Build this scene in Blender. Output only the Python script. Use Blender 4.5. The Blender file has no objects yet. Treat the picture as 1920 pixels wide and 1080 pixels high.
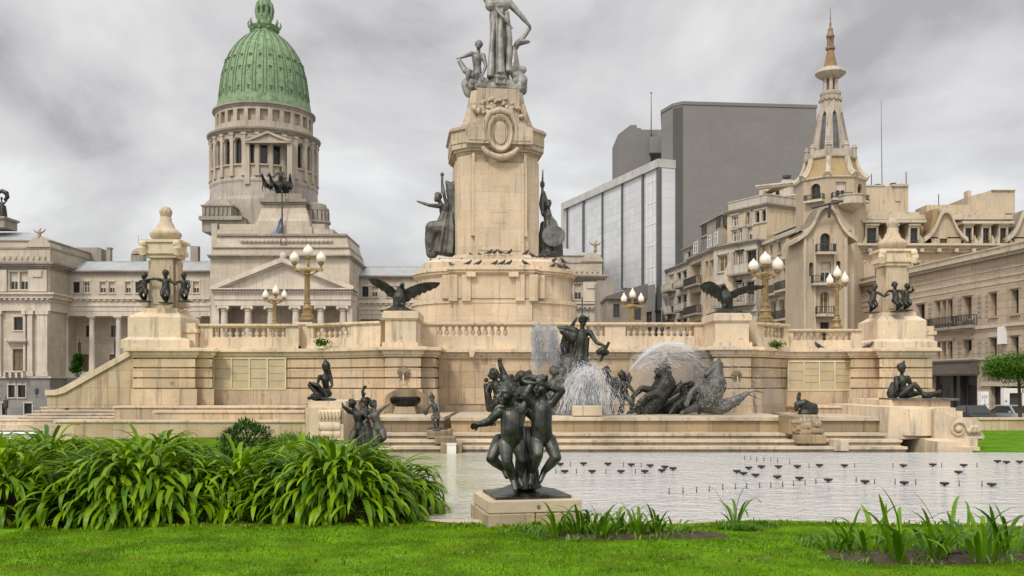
import bpy, bmesh, math, random
import numpy as np
from mathutils import Vector, Matrix
R = math.radians
rnd = random.Random(7)
scene = bpy.context.scene
COL = scene.collection

# ---------------------------------------------------------------- camera
F = 1800.0      # focal length in photo pixels (1920 wide)
CH = 2.0        # eye height
HY = 720.0      # horizon row
cd = bpy.data.cameras.new('camera'); cam = bpy.data.objects.new('camera', cd); COL.objects.link(cam)
cd.sensor_width = 36.0; cd.lens = 36.0 * F / 1920.0; cd.shift_y = (HY - 540.0) / 1920.0
cd.clip_end = 3000.0; cd.clip_start = 0.1
cam.location = (0, 0, CH); cam.rotation_euler = (R(90), 0, 0)
scene.camera = cam

# ---------------------------------------------------------------- exposure, sky, sun
scene.cycles.transparent_max_bounces = 64; scene.cycles.max_bounces = 12
vs = scene.view_settings
vs.view_transform = 'Standard'; vs.look = 'None'; vs.gamma = 1.0; vs.exposure = 0.50
SUN_EL, SUN_AZ = R(48), R(207)      # azimuth clockwise from +Y: behind the camera, a little to the left
world = bpy.data.worlds.new("World"); scene.world = world; world.use_nodes = True
def build_world():
    nt = world.node_tree; nt.nodes.clear(); N = nt.nodes.new; L = nt.links.new
    out = N('ShaderNodeOutputWorld'); bg = N('ShaderNodeBackground'); bg.inputs['Strength'].default_value = 0.1
    L(bg.outputs[0], out.inputs[0])
    sky = N('ShaderNodeTexSky'); sky.sky_type = 'NISHITA'; sky.sun_disc = False
    sky.sun_elevation = SUN_EL; sky.sun_rotation = SUN_AZ
    tc = N('ShaderNodeTexCoord'); sep = N('ShaderNodeSeparateXYZ'); L(tc.outputs['Generated'], sep.inputs[0])
    def m(op, a, b=None, clamp=False):
        n = N('ShaderNodeMath'); n.operation = op; n.use_clamp = clamp
        for i, q in enumerate((a, b)):
            if q is None: continue
            if isinstance(q, (int, float)): n.inputs[i].default_value = q
            else: L(q, n.inputs[i])
        return n.outputs[0]
    z = m('MAXIMUM', sep.outputs['Z'], 0.0)
    zz = m('ADD', z, 0.42)
    cb = N('ShaderNodeCombineXYZ'); L(m('DIVIDE', sep.outputs['X'], zz), cb.inputs[0]); L(m('DIVIDE', sep.outputs['Y'], zz), cb.inputs[1])
    mp = N('ShaderNodeMapping'); L(cb.outputs[0], mp.inputs[0]); mp.inputs['Location'].default_value = (24.3, 5.7, 0.0)
    mp.inputs['Scale'].default_value = (0.8, 0.75, 1)
    n1 = N('ShaderNodeTexNoise'); n1.inputs['Scale'].default_value = 2.7; n1.inputs['Detail'].default_value = 7; n1.inputs['Roughness'].default_value = 0.53
    n1.inputs['Distortion'].default_value = 0.25
    L(mp.outputs[0], n1.inputs['Vector'])
    rp = N('ShaderNodeValToRGB'); L(n1.outputs['Fac'], rp.inputs[0])
    e = rp.color_ramp.elements
    e[0].position = 0.36; e[0].color = (3.05, 2.95, 2.98, 1)
    e[1].position = 0.63; e[1].color = (6.5, 6.46, 6.4, 1)
    k = e.new(0.44); k.color = (4.35, 4.26, 4.26, 1)
    k = e.new(0.55); k.color = (5.4, 5.34, 5.28, 1)
    # an overcast sky is brighter overhead, and brightest round the veiled sun
    d = Vector((math.sin(SUN_AZ) * math.cos(SUN_EL), math.cos(SUN_AZ) * math.cos(SUN_EL), math.sin(SUN_EL)))
    dot = N('ShaderNodeVectorMath'); dot.operation = 'DOT_PRODUCT'; L(tc.outputs['Generated'], dot.inputs[0]); dot.inputs[1].default_value = d
    glow = m('POWER', m('MAXIMUM', dot.outputs['Value'], 0.0), 2.0)
    lift = m('ADD', m('ADD', m('MULTIPLY', z, 0.7), 0.84), m('MULTIPLY', glow, 1.25))
    mul = N('ShaderNodeVectorMath'); mul.operation = 'SCALE'; L(rp.outputs[0], mul.inputs[0]); L(lift, mul.inputs['Scale'])
    mx = N('ShaderNodeMixRGB'); mx.inputs[0].default_value = 0.93; L(sky.outputs[0], mx.inputs[1]); L(mul.outputs[0], mx.inputs[2])
    L(mx.outputs[0], bg.inputs['Color'])
build_world()
sd = bpy.data.lights.new('sun', 'SUN'); sd.energy = 1.5; sd.angle = R(10); sd.color = (1.0, 0.94, 0.84)
sun = bpy.data.objects.new('sun', sd); COL.objects.link(sun)
sun.rotation_euler = Vector((-math.sin(SUN_AZ) * math.cos(SUN_EL), -math.cos(SUN_AZ) * math.cos(SUN_EL), -math.sin(SUN_EL))).to_track_quat('-Z', 'Y').to_euler()
# ---------------------------------------------------------------- measuring helpers: a pixel of the photo at a distance D -> metres
def PX(px, D): return (px - 960.0) / F * D
def PZ(py, D): return CH + (HY - py) / F * D
def P(px, py, D): return Vector((PX(px, D), D, PZ(py, D)))

def offset(poly, d):
    """closed CCW polygon moved outwards by d (mitred)"""
    n = len(poly); out = []
    for i in range(n):
        p0, p1, p2 = Vector(poly[i - 1]), Vector(poly[i]), Vector(poly[(i + 1) % n])
        a = (p1 - p0).normalized(); b = (p2 - p1).normalized()
        na = Vector((a.y, -a.x)); nb = Vector((b.y, -b.x))
        k = na + nb; q = 1 + na.dot(nb)
        if q < 0.15: q = 0.15
        out.append(tuple(p1 + k * (d / q)))
    return out

WL = {}
class MB:
    def __init__(s): s.v = []; s.f = []; s.m = []; s.M = None
    def add(s, vs, fs, m=0):
        o = len(s.v)
        if s.M is not None: vs = [s.M @ Vector(q) for q in vs]
        s.v.extend(tuple(q) for q in vs); s.f.extend(tuple(i + o for i in q) for q in fs); s.m.extend([m] * len(fs))
    def box(s, x0, x1, y0, y1, z0, z1, m=0):
        s.add([(x0,y0,z0),(x1,y0,z0),(x1,y1,z0),(x0,y1,z0),(x0,y0,z1),(x1,y0,z1),(x1,y1,z1),(x0,y1,z1)],
              [(0,3,2,1),(4,5,6,7),(0,1,5,4),(1,2,6,5),(2,3,7,6),(3,0,4,7)], m)
    def pbox(s, a, b, t, bo, D, dep, m=0):
        s.box(PX(a, D), PX(b, D), D, D + dep, PZ(bo, D), PZ(t, D), m)
    def prism(s, poly, z0, z1, m=0, top=None):
        n = len(poly); top = top or poly
        s.add([(p[0], p[1], z0) for p in poly] + [(p[0], p[1], z1) for p in top],
              [tuple(reversed(range(n))), tuple(range(n, 2 * n))] + [(i, (i + 1) % n, n + (i + 1) % n, n + i) for i in range(n)], m)
    def plate(s, pts, y0, y1, m=0):
        """outline in x,z extruded along y"""
        n = len(pts)
        s.add([(p[0], y0, p[1]) for p in pts] + [(p[0], y1, p[1]) for p in pts],
              [tuple(range(n)), tuple(reversed(range(n, 2 * n)))] + [((i + 1) % n, i, n + i, n + (i + 1) % n) for i in range(n)], m)
    def pplate(s, pts, D, dep, m=0):
        s.plate([(PX(a, D), PZ(b, D)) for a, b in pts], D, D + dep, m)
    def loft(s, rings, m=0, closed=True):
        n = len(rings[0]); k = len(rings)
        fs = [(j * n + i, j * n + (i + 1) % n, (j + 1) * n + (i + 1) % n, (j + 1) * n + i) for j in range(k - 1) for i in range(n)]
        if closed: fs += [tuple(reversed(range(n))), tuple(range((k - 1) * n, k * n))]
        s.add([q for r in rings for q in r], fs, m)
    def lathe(s, prof, c=(0,0), n=16, m=0, a0=0.0, sx=1.0, sy=1.0, fl=None):
        rings = []
        for r, z in prof:
            r = max(r, 1e-4); ring = []
            for i in range(n):
                a = a0 + 2 * math.pi * i / n
                q = r * (fl(a) if fl else 1)
                ring.append((c[0] + q * math.cos(a) * sx, c[1] + q * math.sin(a) * sy, z))
            rings.append(ring)
        s.loft(rings, m)
    def tube(s, pts, rs, n=8, m=0, flat=1.0, fl=None):
        pts = [Vector(p) for p in pts]; k = len(pts)
        if isinstance(rs, (int, float)): rs = [rs] * k
        rings = []; prev = None
        for j in range(k):
            t = (pts[min(j + 1, k - 1)] - pts[max(j - 1, 0)]).normalized()
            if prev is None:
                u = t.cross(Vector((0, 0, 1)))
                if u.length < 1e-3: u = Vector((1, 0, 0))
            else: u = prev - t * prev.dot(t)
            u.normalize(); prev = u; w = t.cross(u)
            ring = []
            for i in range(n):
                a = 2 * math.pi * i / n
                q = rs[j] * (fl(a) if fl else 1)
                ring.append(tuple(pts[j] + u * (math.cos(a) * q) + w * (math.sin(a) * q * flat)))
            rings.append(ring)
        s.loft(rings, m)
    def ball(s, c, r, n=12, m=0, rot=None):
        rx, ry, rz = (r, r, r) if isinstance(r, (int, float)) else r
        rings = []
        k = max(5, n // 2 + 1)
        for j in range(k + 1):
            th = math.pi * (j / k); th = min(max(th, 0.03), math.pi - 0.03)
            ring = []
            for i in range(n):
                a = 2 * math.pi * i / n
                q = Vector((rx * math.sin(th) * math.cos(a), ry * math.sin(th) * math.sin(a), -rz * math.cos(th)))
                if rot is not None: q = rot @ q
                ring.append(tuple(Vector(c) + q))
            rings.append(ring)
        s.loft(rings, m)
    def cap(s, a, b, ra, rb, n=10, m=0):
        """tapered limb with round ends"""
        a, b = Vector(a), Vector(b); d = (b - a)
        if d.length < 1e-5: d = Vector((0, 0, 1e-4))
        t = d.normalized(); pts = []; rs = []
        for k in range(4): th = math.pi / 2 * k / 4; pts.append(a - t * ra * math.cos(th)); rs.append(max(ra * math.sin(th), ra * .06))
        pts.append(a); rs.append(ra); pts.append(b); rs.append(rb)
        for k in (3, 2, 1, 0): th = math.pi / 2 * k / 4; pts.append(b + t * rb * math.cos(th)); rs.append(max(rb * math.sin(th), rb * .06))
        u = t.cross(Vector((0.13, 0.21, 1))); 
        if u.length < 1e-3: u = Vector((1, 0, 0))
        u.normalize(); w = t.cross(u)
        s.loft([[tuple(p + u * (math.cos(2 * math.pi * i / n) * r) + w * (math.sin(2 * math.pi * i / n) * r)) for i in range(n)] for p, r in zip(pts, rs)], m)
    def chain(s, pts, rs, n=10, m=0):
        for i in range(len(pts) - 1): s.cap(pts[i], pts[i + 1], rs[i], rs[i + 1], n, m)
    def wall(s, A, B, z0, z1, ops=(), dep=0.25, m=0, mr=None):
        """upright wall from A to B (x,y), outside on the right of A->B; ops = (u0,u1,z0,z1[,arch]) openings with reveals dep deep"""
        A, B = Vector(A), Vector(B); ux = (B - A); L = ux.length; ux.normalize(); nx = Vector((ux.y, -ux.x))
        mr = m if mr is None else mr
        def pt(u, z, d=0.0): q = A + ux * u - nx * d; return (q.x, q.y, z)
        us = sorted({0.0, L} | {min(max(q, 0), L) for o in ops for q in o[:2]}); zs = sorted({z0, z1} | {q for o in ops for q in o[2:4]})
        for i in range(len(us) - 1):
            # merge vertical runs of solid cells
            run = None
            for j in range(len(zs) - 1):
                uc, zc = (us[i] + us[i + 1]) / 2, (zs[j] + zs[j + 1]) / 2
                hole = any(o[0] < uc < o[1] and o[2] < zc < o[3] for o in ops)
                if not hole:
                    if run is None: run = zs[j]
                if (hole or j == len(zs) - 2) and run is not None:
                    top = zs[j] if hole else zs[j + 1]
                    if us[i + 1] - us[i] > 1e-4: s.add([pt(us[i], run), pt(us[i + 1], run), pt(us[i + 1], top), pt(us[i], top)], [(0, 1, 2, 3)], m)
                    run = None
        for o in ops:
            a, b, c, d = o[:4]
            s.add([pt(a, c), pt(b, c), pt(b, d), pt(a, d), pt(a, c, dep), pt(b, c, dep), pt(b, d, dep), pt(a, d, dep)],
                  [(0, 4, 5, 1), (1, 5, 6, 2), (2, 6, 7, 3), (3, 7, 4, 0)], mr)
            if len(o) > 4:
                r = (b - a) / 2; uc = (a + b) / 2; zc = d - r
                for sg in (-1, 1):
                    arc = [(uc + sg * r * math.cos(t), zc + r * math.sin(t)) for t in [math.pi / 2 * k / 6 for k in range(7)]]
                    cor = (uc + sg * r, d)
                    for k in range(6):
                        p, q = arc[k], arc[k + 1]
                        s.add([pt(*cor, .002), pt(*p, .002), pt(*q, .002)], [(0, 1, 2)], m)
                        s.add([pt(*p, .002), pt(*q, .002), pt(*q, dep), pt(*p, dep)], [(0, 1, 2, 3)], mr)
    def build(s, name, mats, parent=None, origin=None, smooth=None, recalc=True):
        if not isinstance(mats, (list, tuple)): mats = [mats]
        if origin is None:
            if parent is not None: origin = WL[parent]
            else:
                q = np.array(s.v); lo, hi = q.min(0), q.max(0); origin = Vector(((lo[0] + hi[0]) / 2, (lo[1] + hi[1]) / 2, lo[2]))
        origin = Vector(origin)
        me = bpy.data.meshes.new(name)
        q = np.array(s.v, dtype=float) - np.array(origin)
        me.from_pydata(q.tolist(), [], s.f)
        me.polygons.foreach_set('material_index', np.array(s.m, dtype=np.int32))
        for k in mats: me.materials.append(k)
        if recalc:
            bm = bmesh.new(); bm.from_mesh(me); bmesh.ops.recalc_face_normals(bm, faces=bm.faces); bm.to_mesh(me); bm.free()
        if smooth is not None:
            me.polygons.foreach_set('use_smooth', [True] * len(me.polygons))
            if smooth < 180: me.set_sharp_from_angle(angle=R(smooth))
        me.update()
        o = bpy.data.objects.new(name, me); COL.objects.link(o)
        if parent is not None: o.parent = parent; o.location = origin - WL[parent]
        else: o.location = origin
        WL[o] = origin
        return o

def tag(o, label=None, cat=None, group=None, kind=None):
    if label: o['label'] = label
    if cat: o['category'] = cat
    if group: o['group'] = group
    if kind: o['kind'] = kind
    return o
def thing(name, label, cat, loc, group=None):
    o = bpy.data.objects.new(name, None); COL.objects.link(o); o.empty_display_size = 0.3
    o.location = Vector(loc); WL[o] = Vector(loc)
    return tag(o, label, cat, group)
KIDS = {}
def copy_tree(o, loc=None, rotz=None, scale=None, parent=None):
    kids = [c for c in COL.objects if c.parent == o] if o not in KIDS else KIDS[o]
    KIDS[o] = kids
    c = o.copy(); COL.objects.link(c)
    if parent is not None: c.parent = parent
    if loc is not None: c.location = Vector(loc)
    if rotz is not None: c.rotation_euler = (0, 0, rotz)
    if scale is not None: c.scale = (scale,) * 3 if isinstance(scale, (int, float)) else scale
    WL[c] = Vector(c.location)
    for k in kids: copy_tree(k, parent=c)
    return c

# ---------------------------------------------------------------- materials (all procedural)
MATS = {}
def shader(name):
    m = bpy.data.materials.new(name); m.use_nodes = True; nt = m.node_tree
    return m, nt, nt.nodes['Principled BSDF']
class G:
    """tiny node-graph writer"""
    def __init__(s, nt): s.nt = nt
    def n(s, t, **kw):
        q = s.nt.nodes.new(t)
        for k, v in kw.items():
            if hasattr(q, k): setattr(q, k, v)
        return q
    def l(s, a, b): s.nt.links.new(a, b)
    def pos(s, scale=(1,1,1), loc=(0,0,0), obj=False):
        if obj: src = s.n('ShaderNodeTexCoord').outputs['Object']
        else: src = s.n('ShaderNodeNewGeometry').outputs['Position']
        mp = s.n('ShaderNodeMapping'); s.l(src, mp.inputs[0]); mp.inputs['Scale'].default_value = scale; mp.inputs['Location'].default_value = loc
        return mp.outputs[0]
    def noise(s, vec, scale, detail=4, rough=0.55, dist=0.0):
        q = s.n('ShaderNodeTexNoise'); s.l(vec, q.inputs['Vector']); q.inputs['Scale'].default_value = scale
        q.inputs['Detail'].default_value = detail; q.inputs['Roughness'].default_value = rough; q.inputs['Distortion'].default_value = dist
        return q.outputs['Fac']
    def ramp(s, fac, stops):
        q = s.n('ShaderNodeValToRGB'); s.l(fac, q.inputs[0]); e = q.color_ramp.elements
        while len(e) < len(stops): e.new(0.5)
        for k, (p, c) in zip(e, stops):
            k.position = p; k.color = (c, c, c, 1) if isinstance(c, (int, float)) else (*c, 1)
        return q.outputs[0]
    def mix(s, fac, a, b, mode='MIX'):
        q = s.n('ShaderNodeMixRGB'); q.blend_type = mode
        for i, v in zip((0, 1, 2), (fac, a, b)):
            if isinstance(v, (int, float)): q.inputs[i].default_value = v if i == 0 else (v, v, v, 1)
            elif isinstance(v, tuple): q.inputs[i].default_value = (*v, 1)
            else: s.l(v, q.inputs[i])
        return q.outputs[0]
    def math(s, op, a, b):
        q = s.n('ShaderNodeMath'); q.operation = op
        for i, v in enumerate((a, b)):
            if isinstance(v, (int, float)): q.inputs[i].default_value = v
            else: s.l(v, q.inputs[i])
        return q.outputs[0]
    def bump(s, h, bsdf, strength=0.3, dist=0.02):
        b = s.n('ShaderNodeBump'); b.inputs['Strength'].default_value = strength; b.inputs['Distance'].default_value = dist
        s.l(h, b.inputs['Height']); s.l(b.outputs[0], bsdf.inputs['Normal'])

def stone(name, col, joint=None, stain=0.25, var=0.25, rough=0.85, scale=1.0, dark=(0.10, 0.085, 0.065), bump=0.25):
    m, nt, b = shader(name); g = G(nt)
    p = g.pos()
    big = g.noise(p, 0.55 * scale, 5, 0.6)
    fine = g.noise(p, 9 * scale, 5, 0.65)
    c = g.mix(g.ramp(big, [(0.3, 0.0), (0.7, 1.0)]), tuple(q * (1 - var) for q in col), tuple(min(q * (1 + var * .6), 0.9) for q in col))
    hue = g.noise(g.pos((1, 1, 1.8), (11, 7, 3)), 0.9 * scale, 5, 0.65); lum = sum(col) / 3
    c = g.mix(g.math('MULTIPLY', g.ramp(hue, [(0.45, 0.0), (0.62, 1.0)]), 0.32), c, (lum * .92, lum * .88, lum * .80))
    c = g.mix(g.ramp(fine, [(0.33, 0.32), (0.6, 0.0)]), c, tuple(q * 0.72 for q in col))
    # rain streaks and soot with their own shape
    st = g.noise(g.pos((3.6 * scale, 3.6 * scale, 0.26 * scale)), 1.3, 6, 0.68, 0.5)
    c = g.mix(g.math('MULTIPLY', g.ramp(st, [(0.52, 0.0), (0.68, 1.0)]), stain), c, dark)
    # dust of dark spots
    sp = g.noise(g.pos((1, 1, 1.6), (5, 3, 1)), 3.2 * scale, 6, 0.75)
    c = g.mix(g.math('MULTIPLY', g.ramp(sp, [(0.60, 0.0), (0.72, 1.0)]), stain * 1.3), c, dark)
    h = fine
    if joint:
        geo = g.n('ShaderNodeNewGeometry'); sx = g.n('ShaderNodeSeparateXYZ'); g.l(geo.outputs['Position'], sx.inputs[0])
        cb = g.n('ShaderNodeCombineXYZ'); g.l(g.math('ADD', sx.outputs[0], g.math('MULTIPLY', sx.outputs[1], 0.83)), cb.inputs[0]); g.l(sx.outputs[2], cb.inputs[1])
        br = g.n('ShaderNodeTexBrick'); g.l(cb.outputs[0], br.inputs['Vector'])
        br.inputs['Scale'].default_value = 1.0; br.inputs['Mortar Size'].default_value = joint[2]; br.inputs['Brick Width'].default_value = joint[0]; br.inputs['Row Height'].default_value = joint[1]
        br.inputs['Mortar Smooth'].default_value = 0.3
        br.inputs['Color1'].default_value = (0.66, 0.63, 0.58, 1); br.inputs['Color2'].default_value = (1, 1, 1, 1); br.inputs['Mortar'].default_value = (0.22, 0.19, 0.16, 1)
        c = g.mix(joint[3] if len(joint) > 3 else 0.6, c, br.outputs['Color'], 'MULTIPLY')
        h = g.mix(0.6, fine, br.outputs['Fac'], 'SUBTRACT')
    g.l(c, b.inputs['Base Color']); b.inputs['Roughness'].default_value = rough
    g.bump(h, b, bump, 0.02)
    MATS[name] = m; return m

def plain(name, col, rough=0.6, metal=0.0, var=0.15, scale=2.0, bump=0.0, spec=None, obj=False):
    m, nt, b = shader(name); g = G(nt)
    nz = g.noise(g.pos(obj=obj), scale, 5, 0.6)
    c = g.mix(g.ramp(nz, [(0.3, 0.0), (0.7, 1.0)]), tuple(q * (1 - var) for q in col), tuple(min(1, q * (1 + var)) for q in col))
    g.l(c, b.inputs['Base Color']); b.inputs['Roughness'].default_value = rough; b.inputs['Metallic'].default_value = metal
    if spec is not None: b.inputs['Specular IOR Level'].default_value = spec
    if bump: g.bump(g.noise(g.pos(obj=obj), scale * 6, 4), b, bump, 0.01)
    MATS[name] = m; return m

def bronze(name, dark, light, rough=0.42, metal=0.55, scale=5.0, pat=(0.42, 0.72)):
    m, nt, b = shader(name); g = G(nt)
    nz = g.noise(g.pos(), scale, 6, 0.62)
    st = g.noise(g.pos((3, 3, 0.5)), scale * 0.5, 5, 0.6)
    c = g.mix(g.ramp(nz, [(pat[0], 0.0), (pat[1], 1.0)]), dark, light)  # patina tones, with bright highlights put into the lighter colour
    c = g.mix(g.math('MULTIPLY', g.ramp(st, [(0.55, 0.0), (0.75, 1.0)]), 0.45), c, tuple(min(1, q * 1.6) for q in light))
    g.l(c, b.inputs['Base Color']); b.inputs['Metallic'].default_value = metal
    g.l(g.ramp(nz, [(0.3, rough * 0.8), (0.7, min(1, rough * 1.5))]), b.inputs['Roughness'])
    g.bump(g.noise(g.pos(), scale * 7, 4), b, 0.25, 0.008)
    MATS[name] = m; return m

ST = stone('platform_limestone', (0.63, 0.475, 0.305), joint=(1.3, 0.62, 0.008, 0.65), stain=0.62, var=0.3)
STP = stone('plain_limestone', (0.68, 0.54, 0.375), stain=0.55, var=0.25)
STM = stone('monument_limestone', (0.655, 0.52, 0.365), joint=(1.9, 0.85, 0.006, 0.45), stain=0.42, var=0.2)
STW = stone('weathered_monument_stone', (0.52, 0.42, 0.305), joint=(1.9, 0.85, 0.006, 0.4), stain=0.8, var=0.3, scale=1.4)
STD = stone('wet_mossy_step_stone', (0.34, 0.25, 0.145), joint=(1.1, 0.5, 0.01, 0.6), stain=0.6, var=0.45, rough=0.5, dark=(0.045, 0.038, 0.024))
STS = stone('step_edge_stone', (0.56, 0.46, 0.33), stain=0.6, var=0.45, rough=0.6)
MOSS = stone('mossy_plinth_stone', (0.46, 0.36, 0.24), stain=0.85, var=0.35, dark=(0.08, 0.12, 0.02), scale=2.0)
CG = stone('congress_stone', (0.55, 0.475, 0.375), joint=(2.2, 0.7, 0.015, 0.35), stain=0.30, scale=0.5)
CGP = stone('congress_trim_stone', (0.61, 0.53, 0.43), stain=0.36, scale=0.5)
CGD = stone('dark_sooty_congress_stone', (0.33, 0.29, 0.24), stain=0.7, scale=0.6, var=0.35)
CGB = stone('grey_basement_stone', (0.27, 0.26, 0.245), joint=(2.4, 1.6, 0.02, 0.5), stain=0.2, scale=0.5)
APT = stone('cream_render', (0.54, 0.435, 0.30), stain=0.5, scale=0.5, var=0.2)
APW = stone('pale_render', (0.53, 0.475, 0.39), stain=0.6, scale=0.5, var=0.2)
APG = stone('grey_render', (0.32, 0.28, 0.23), stain=0.5, scale=0.5, var=0.25)
CONF = stone('ochre_grey_render', (0.50, 0.40, 0.275), joint=(3.0, 2.4, 0.012, 0.25), stain=0.28, scale=0.5, var=0.16)
CONT = stone('pale_trim_render', (0.53, 0.45, 0.335), stain=0.5, scale=0.5, var=0.16)
CORN = stone('rose_beige_ashlar', (0.52, 0.405, 0.295), joint=(1.6, 0.55, 0.02, 0.6), stain=0.25, scale=0.6, var=0.15)
GOLD = stone('ochre_roof_tiles', (0.33, 0.23, 0.10), stain=0.4, scale=0.6, var=0.25, rough=0.55, dark=(0.16, 0.10, 0.03))
GLASS = plain('dark_window_glass', (0.018, 0.019, 0.018), 0.12, var=0.5, scale=0.8)
PANE2 = plain('mid_grey_window_glass', (0.12, 0.12, 0.11), 0.15, var=0.6, scale=0.6)  # uneven mid-grey set as the pane's colour
SHUT = plain('brown_roller_shutter', (0.17, 0.12, 0.06), 0.6, var=0.25, scale=1.2)
FRAME = plain('pale_window_frame', (0.55, 0.49, 0.40), 0.55)
WHITEP = plain('white_paint', (0.74, 0.73, 0.70), 0.5, var=0.08)
DKFR = plain('dark_metal_frame', (0.05, 0.048, 0.045), 0.5)
IRON = plain('wrought_iron', (0.05, 0.048, 0.044), 0.5)
SLATE = stone('blue_grey_zinc_roof', (0.36, 0.38, 0.385), stain=0.5, scale=0.5, var=0.25, rough=0.5)
SLATED = stone('dark_slate', (0.13, 0.12, 0.11), stain=0.4, scale=0.5, var=0.3, rough=0.6)
BRZ = bronze('dark_bronze', (0.022, 0.022, 0.019), (0.085, 0.087, 0.072))
BRZF = bronze('highlit_patina_bronze', (0.026, 0.027, 0.023), (0.150, 0.147, 0.130), rough=0.34, metal=0.55, scale=3.0)
BRZG = bronze('pale_weathered_bronze', (0.17, 0.165, 0.15), (0.46, 0.45, 0.42), rough=0.5, metal=0.35, scale=1.4)
BRZM = bronze('grey_weathered_bronze', (0.06, 0.058, 0.052), (0.21, 0.205, 0.185), rough=0.5, metal=0.4, scale=2.0)
GILT = plain('gilded_lamp_metal', (0.25, 0.175, 0.08), 0.55, metal=0.25, var=0.45, scale=6)
OPAL = plain('opal_glass_globe', (0.76, 0.70, 0.60), 0.3, var=0.06, scale=5)
PIG = plain('pigeon_grey_feathers', (0.045, 0.043, 0.045), 0.7, var=0.4, scale=9)
# ================================================================ the setting: ground, pool, lawn
POOL_X0 = -1.3
def near_edge(x):            # the front edge of the pool
    return 13.75 - 0.05 * x
def ground_z(x, y):
    z = 0.0
    z -= 0.7 * min(max((y - 52) / 20, 0), 1) + 2.9 * min(max((y - 80) / 50, 0), 1)
    return z - 0.45
def make_ground():
    mb = MB(); xs = [-900, -300, -120, -60, -30, -15, 0, 15, 30, 60, 120, 300, 900]; ys = [-60, 5, 15, 40, 52, 62, 72, 80, 95, 110, 130, 200, 400, 2000]
    vs = [(x, y, ground_z(x, y)) for y in ys for x in xs]; n = len(xs)
    mb.add(vs, [(j * n + i, j * n + i + 1, (j + 1) * n + i + 1, (j + 1) * n + i) for j in range(len(ys) - 1) for i in range(n - 1)])
    return tag(mb.build('ground', plain('grey_paving', (0.20, 0.185, 0.165), 0.85, var=0.25, scale=0.4, bump=0.2)), kind='structure')
make_ground()

def water_mat():
    m, nt, b = shader('rippled_pool_water'); g = G(nt)
    p = g.pos((1, 1, 1)); big = g.noise(g.pos((0.5, 0.9, 1)), 0.5, 6, 0.6)
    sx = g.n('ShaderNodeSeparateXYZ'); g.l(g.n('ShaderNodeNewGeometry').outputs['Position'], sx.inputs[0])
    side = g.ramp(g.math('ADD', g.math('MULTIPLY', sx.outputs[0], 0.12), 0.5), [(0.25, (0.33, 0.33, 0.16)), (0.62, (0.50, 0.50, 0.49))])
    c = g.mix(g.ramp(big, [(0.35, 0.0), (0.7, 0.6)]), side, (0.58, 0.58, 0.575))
    g.l(c, b.inputs['Base Color']); b.inputs['IOR'].default_value = 1.33
    g.l(g.ramp(big, [(0.3, 0.05), (0.7, 0.14)]), b.inputs['Roughness'])
    n1 = g.noise(g.pos((1.0, 1.5, 1)), 1.7, 4, 0.62, 0.5); n2 = g.noise(g.pos((1.0, 1.4, 1)), 6.5, 3, 0.6, .3)
    h = g.mix(0.45, n1, n2, 'ADD')
    g.bump(h, b, 1.0, 0.16)
    return m
def make_pool():
    mb = MB()
    xs = np.linspace(POOL_X0, 60, 60)
    vs = []; fs = []
    for x in xs: vs += [(x, near_edge(x), 0.0), (x, 28.05, 0.0)]
    for i in range(len(xs) - 1): fs.append((2 * i, 2 * i + 2, 2 * i + 3, 2 * i + 1))
    mb.add(vs, fs)
    mb.add([(POOL_X0, near_edge(POOL_X0), 0), (POOL_X0, 28.05, 0), (-6.4, 28.05, 0), (-5.0, 26.9, 0), (-3.6, 26.0, 0), (-2.6, 21.0, 0)], [(0, 1, 2, 3, 4, 5)])
    tag(mb.build('pool_water', water_mat()), kind='structure')
    # stone rim along the near edge
    mb = MB(); n = len(xs)
    ring = lambda x, d0, z: (x, near_edge(x) + d0, z)
    for i in range(n - 1):
        a, b_ = xs[i], xs[i + 1]
        vs = [ring(a, -.26, -.3), ring(a, -.26, .055), ring(a, .02, .055), ring(a, .02, -.3), ring(b_, -.26, -.3), ring(b_, -.26, .055), ring(b_, .02, .055), ring(b_, .02, -.3)]
        mb.add(vs, [(0, 4, 5, 1), (1, 5, 6, 2), (2, 6, 7, 3)])
    tag(mb.build('pool_kerb', STS, recalc=False), kind='structure')
make_pool()

def lawn_z(x, y):
    z = 0.06 + 0.03 * math.sin(x * 0.9 + 1) * math.sin(y * 0.8)
    if y < 13: z += 0.02
    z += 0.015 * math.sin(x * 2.3) * math.cos(y * 1.9)
    if x < 0: z += 0.25 * math.exp(-((x + 9.5) ** 2 / 9 + (y - 27) ** 2 / 40))
    return z
LAWN = plain('lawn_turf', (0.085, 0.19, 0.003), 0.95, var=0.5, scale=1.6, bump=0.6, spec=.1)
def lawn_patch(name, inside, x0, x1, y0, y1, st):
    mb = MB(); xs = np.arange(x0, x1 + st * .5, st); ys = np.arange(y0, y1 + st * .5, st); idx = {}
    for j, y in enumerate(ys):
        for i, x in enumerate(xs):
            idx[i, j] = len(mb.v); mb.v.append((x, y, lawn_z(x, y)))
    for j in range(len(ys) - 1):
        for i in range(len(xs) - 1):
            if inside((xs[i] + xs[i + 1]) / 2, (ys[j] + ys[j + 1]) / 2): mb.f.append((idx[i, j], idx[i + 1, j], idx[i + 1, j + 1], idx[i, j + 1])); mb.m.append(0)
    o = mb.build(name, LAWN, smooth=180, recalc=False); return tag(o, kind='structure')
def left_bank(y):           # x of the pool's left shore
    pl = [(13.6, POOL_X0), (21, -2.6), (26, -3.6), (26.9, -5.0), (28.05, -6.4), (60, -6.4)]
    if y <= pl[0][0]: return POOL_X0
    for (y0, x0), (y1, x1) in zip(pl, pl[1:]):
        if y <= y1: return x0 + (x1 - x0) * (y - y0) / (y1 - y0)
def in_front(x, y):
    if y < near_edge(x) - 0.2: return True
    return x < left_bank(y)
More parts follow.
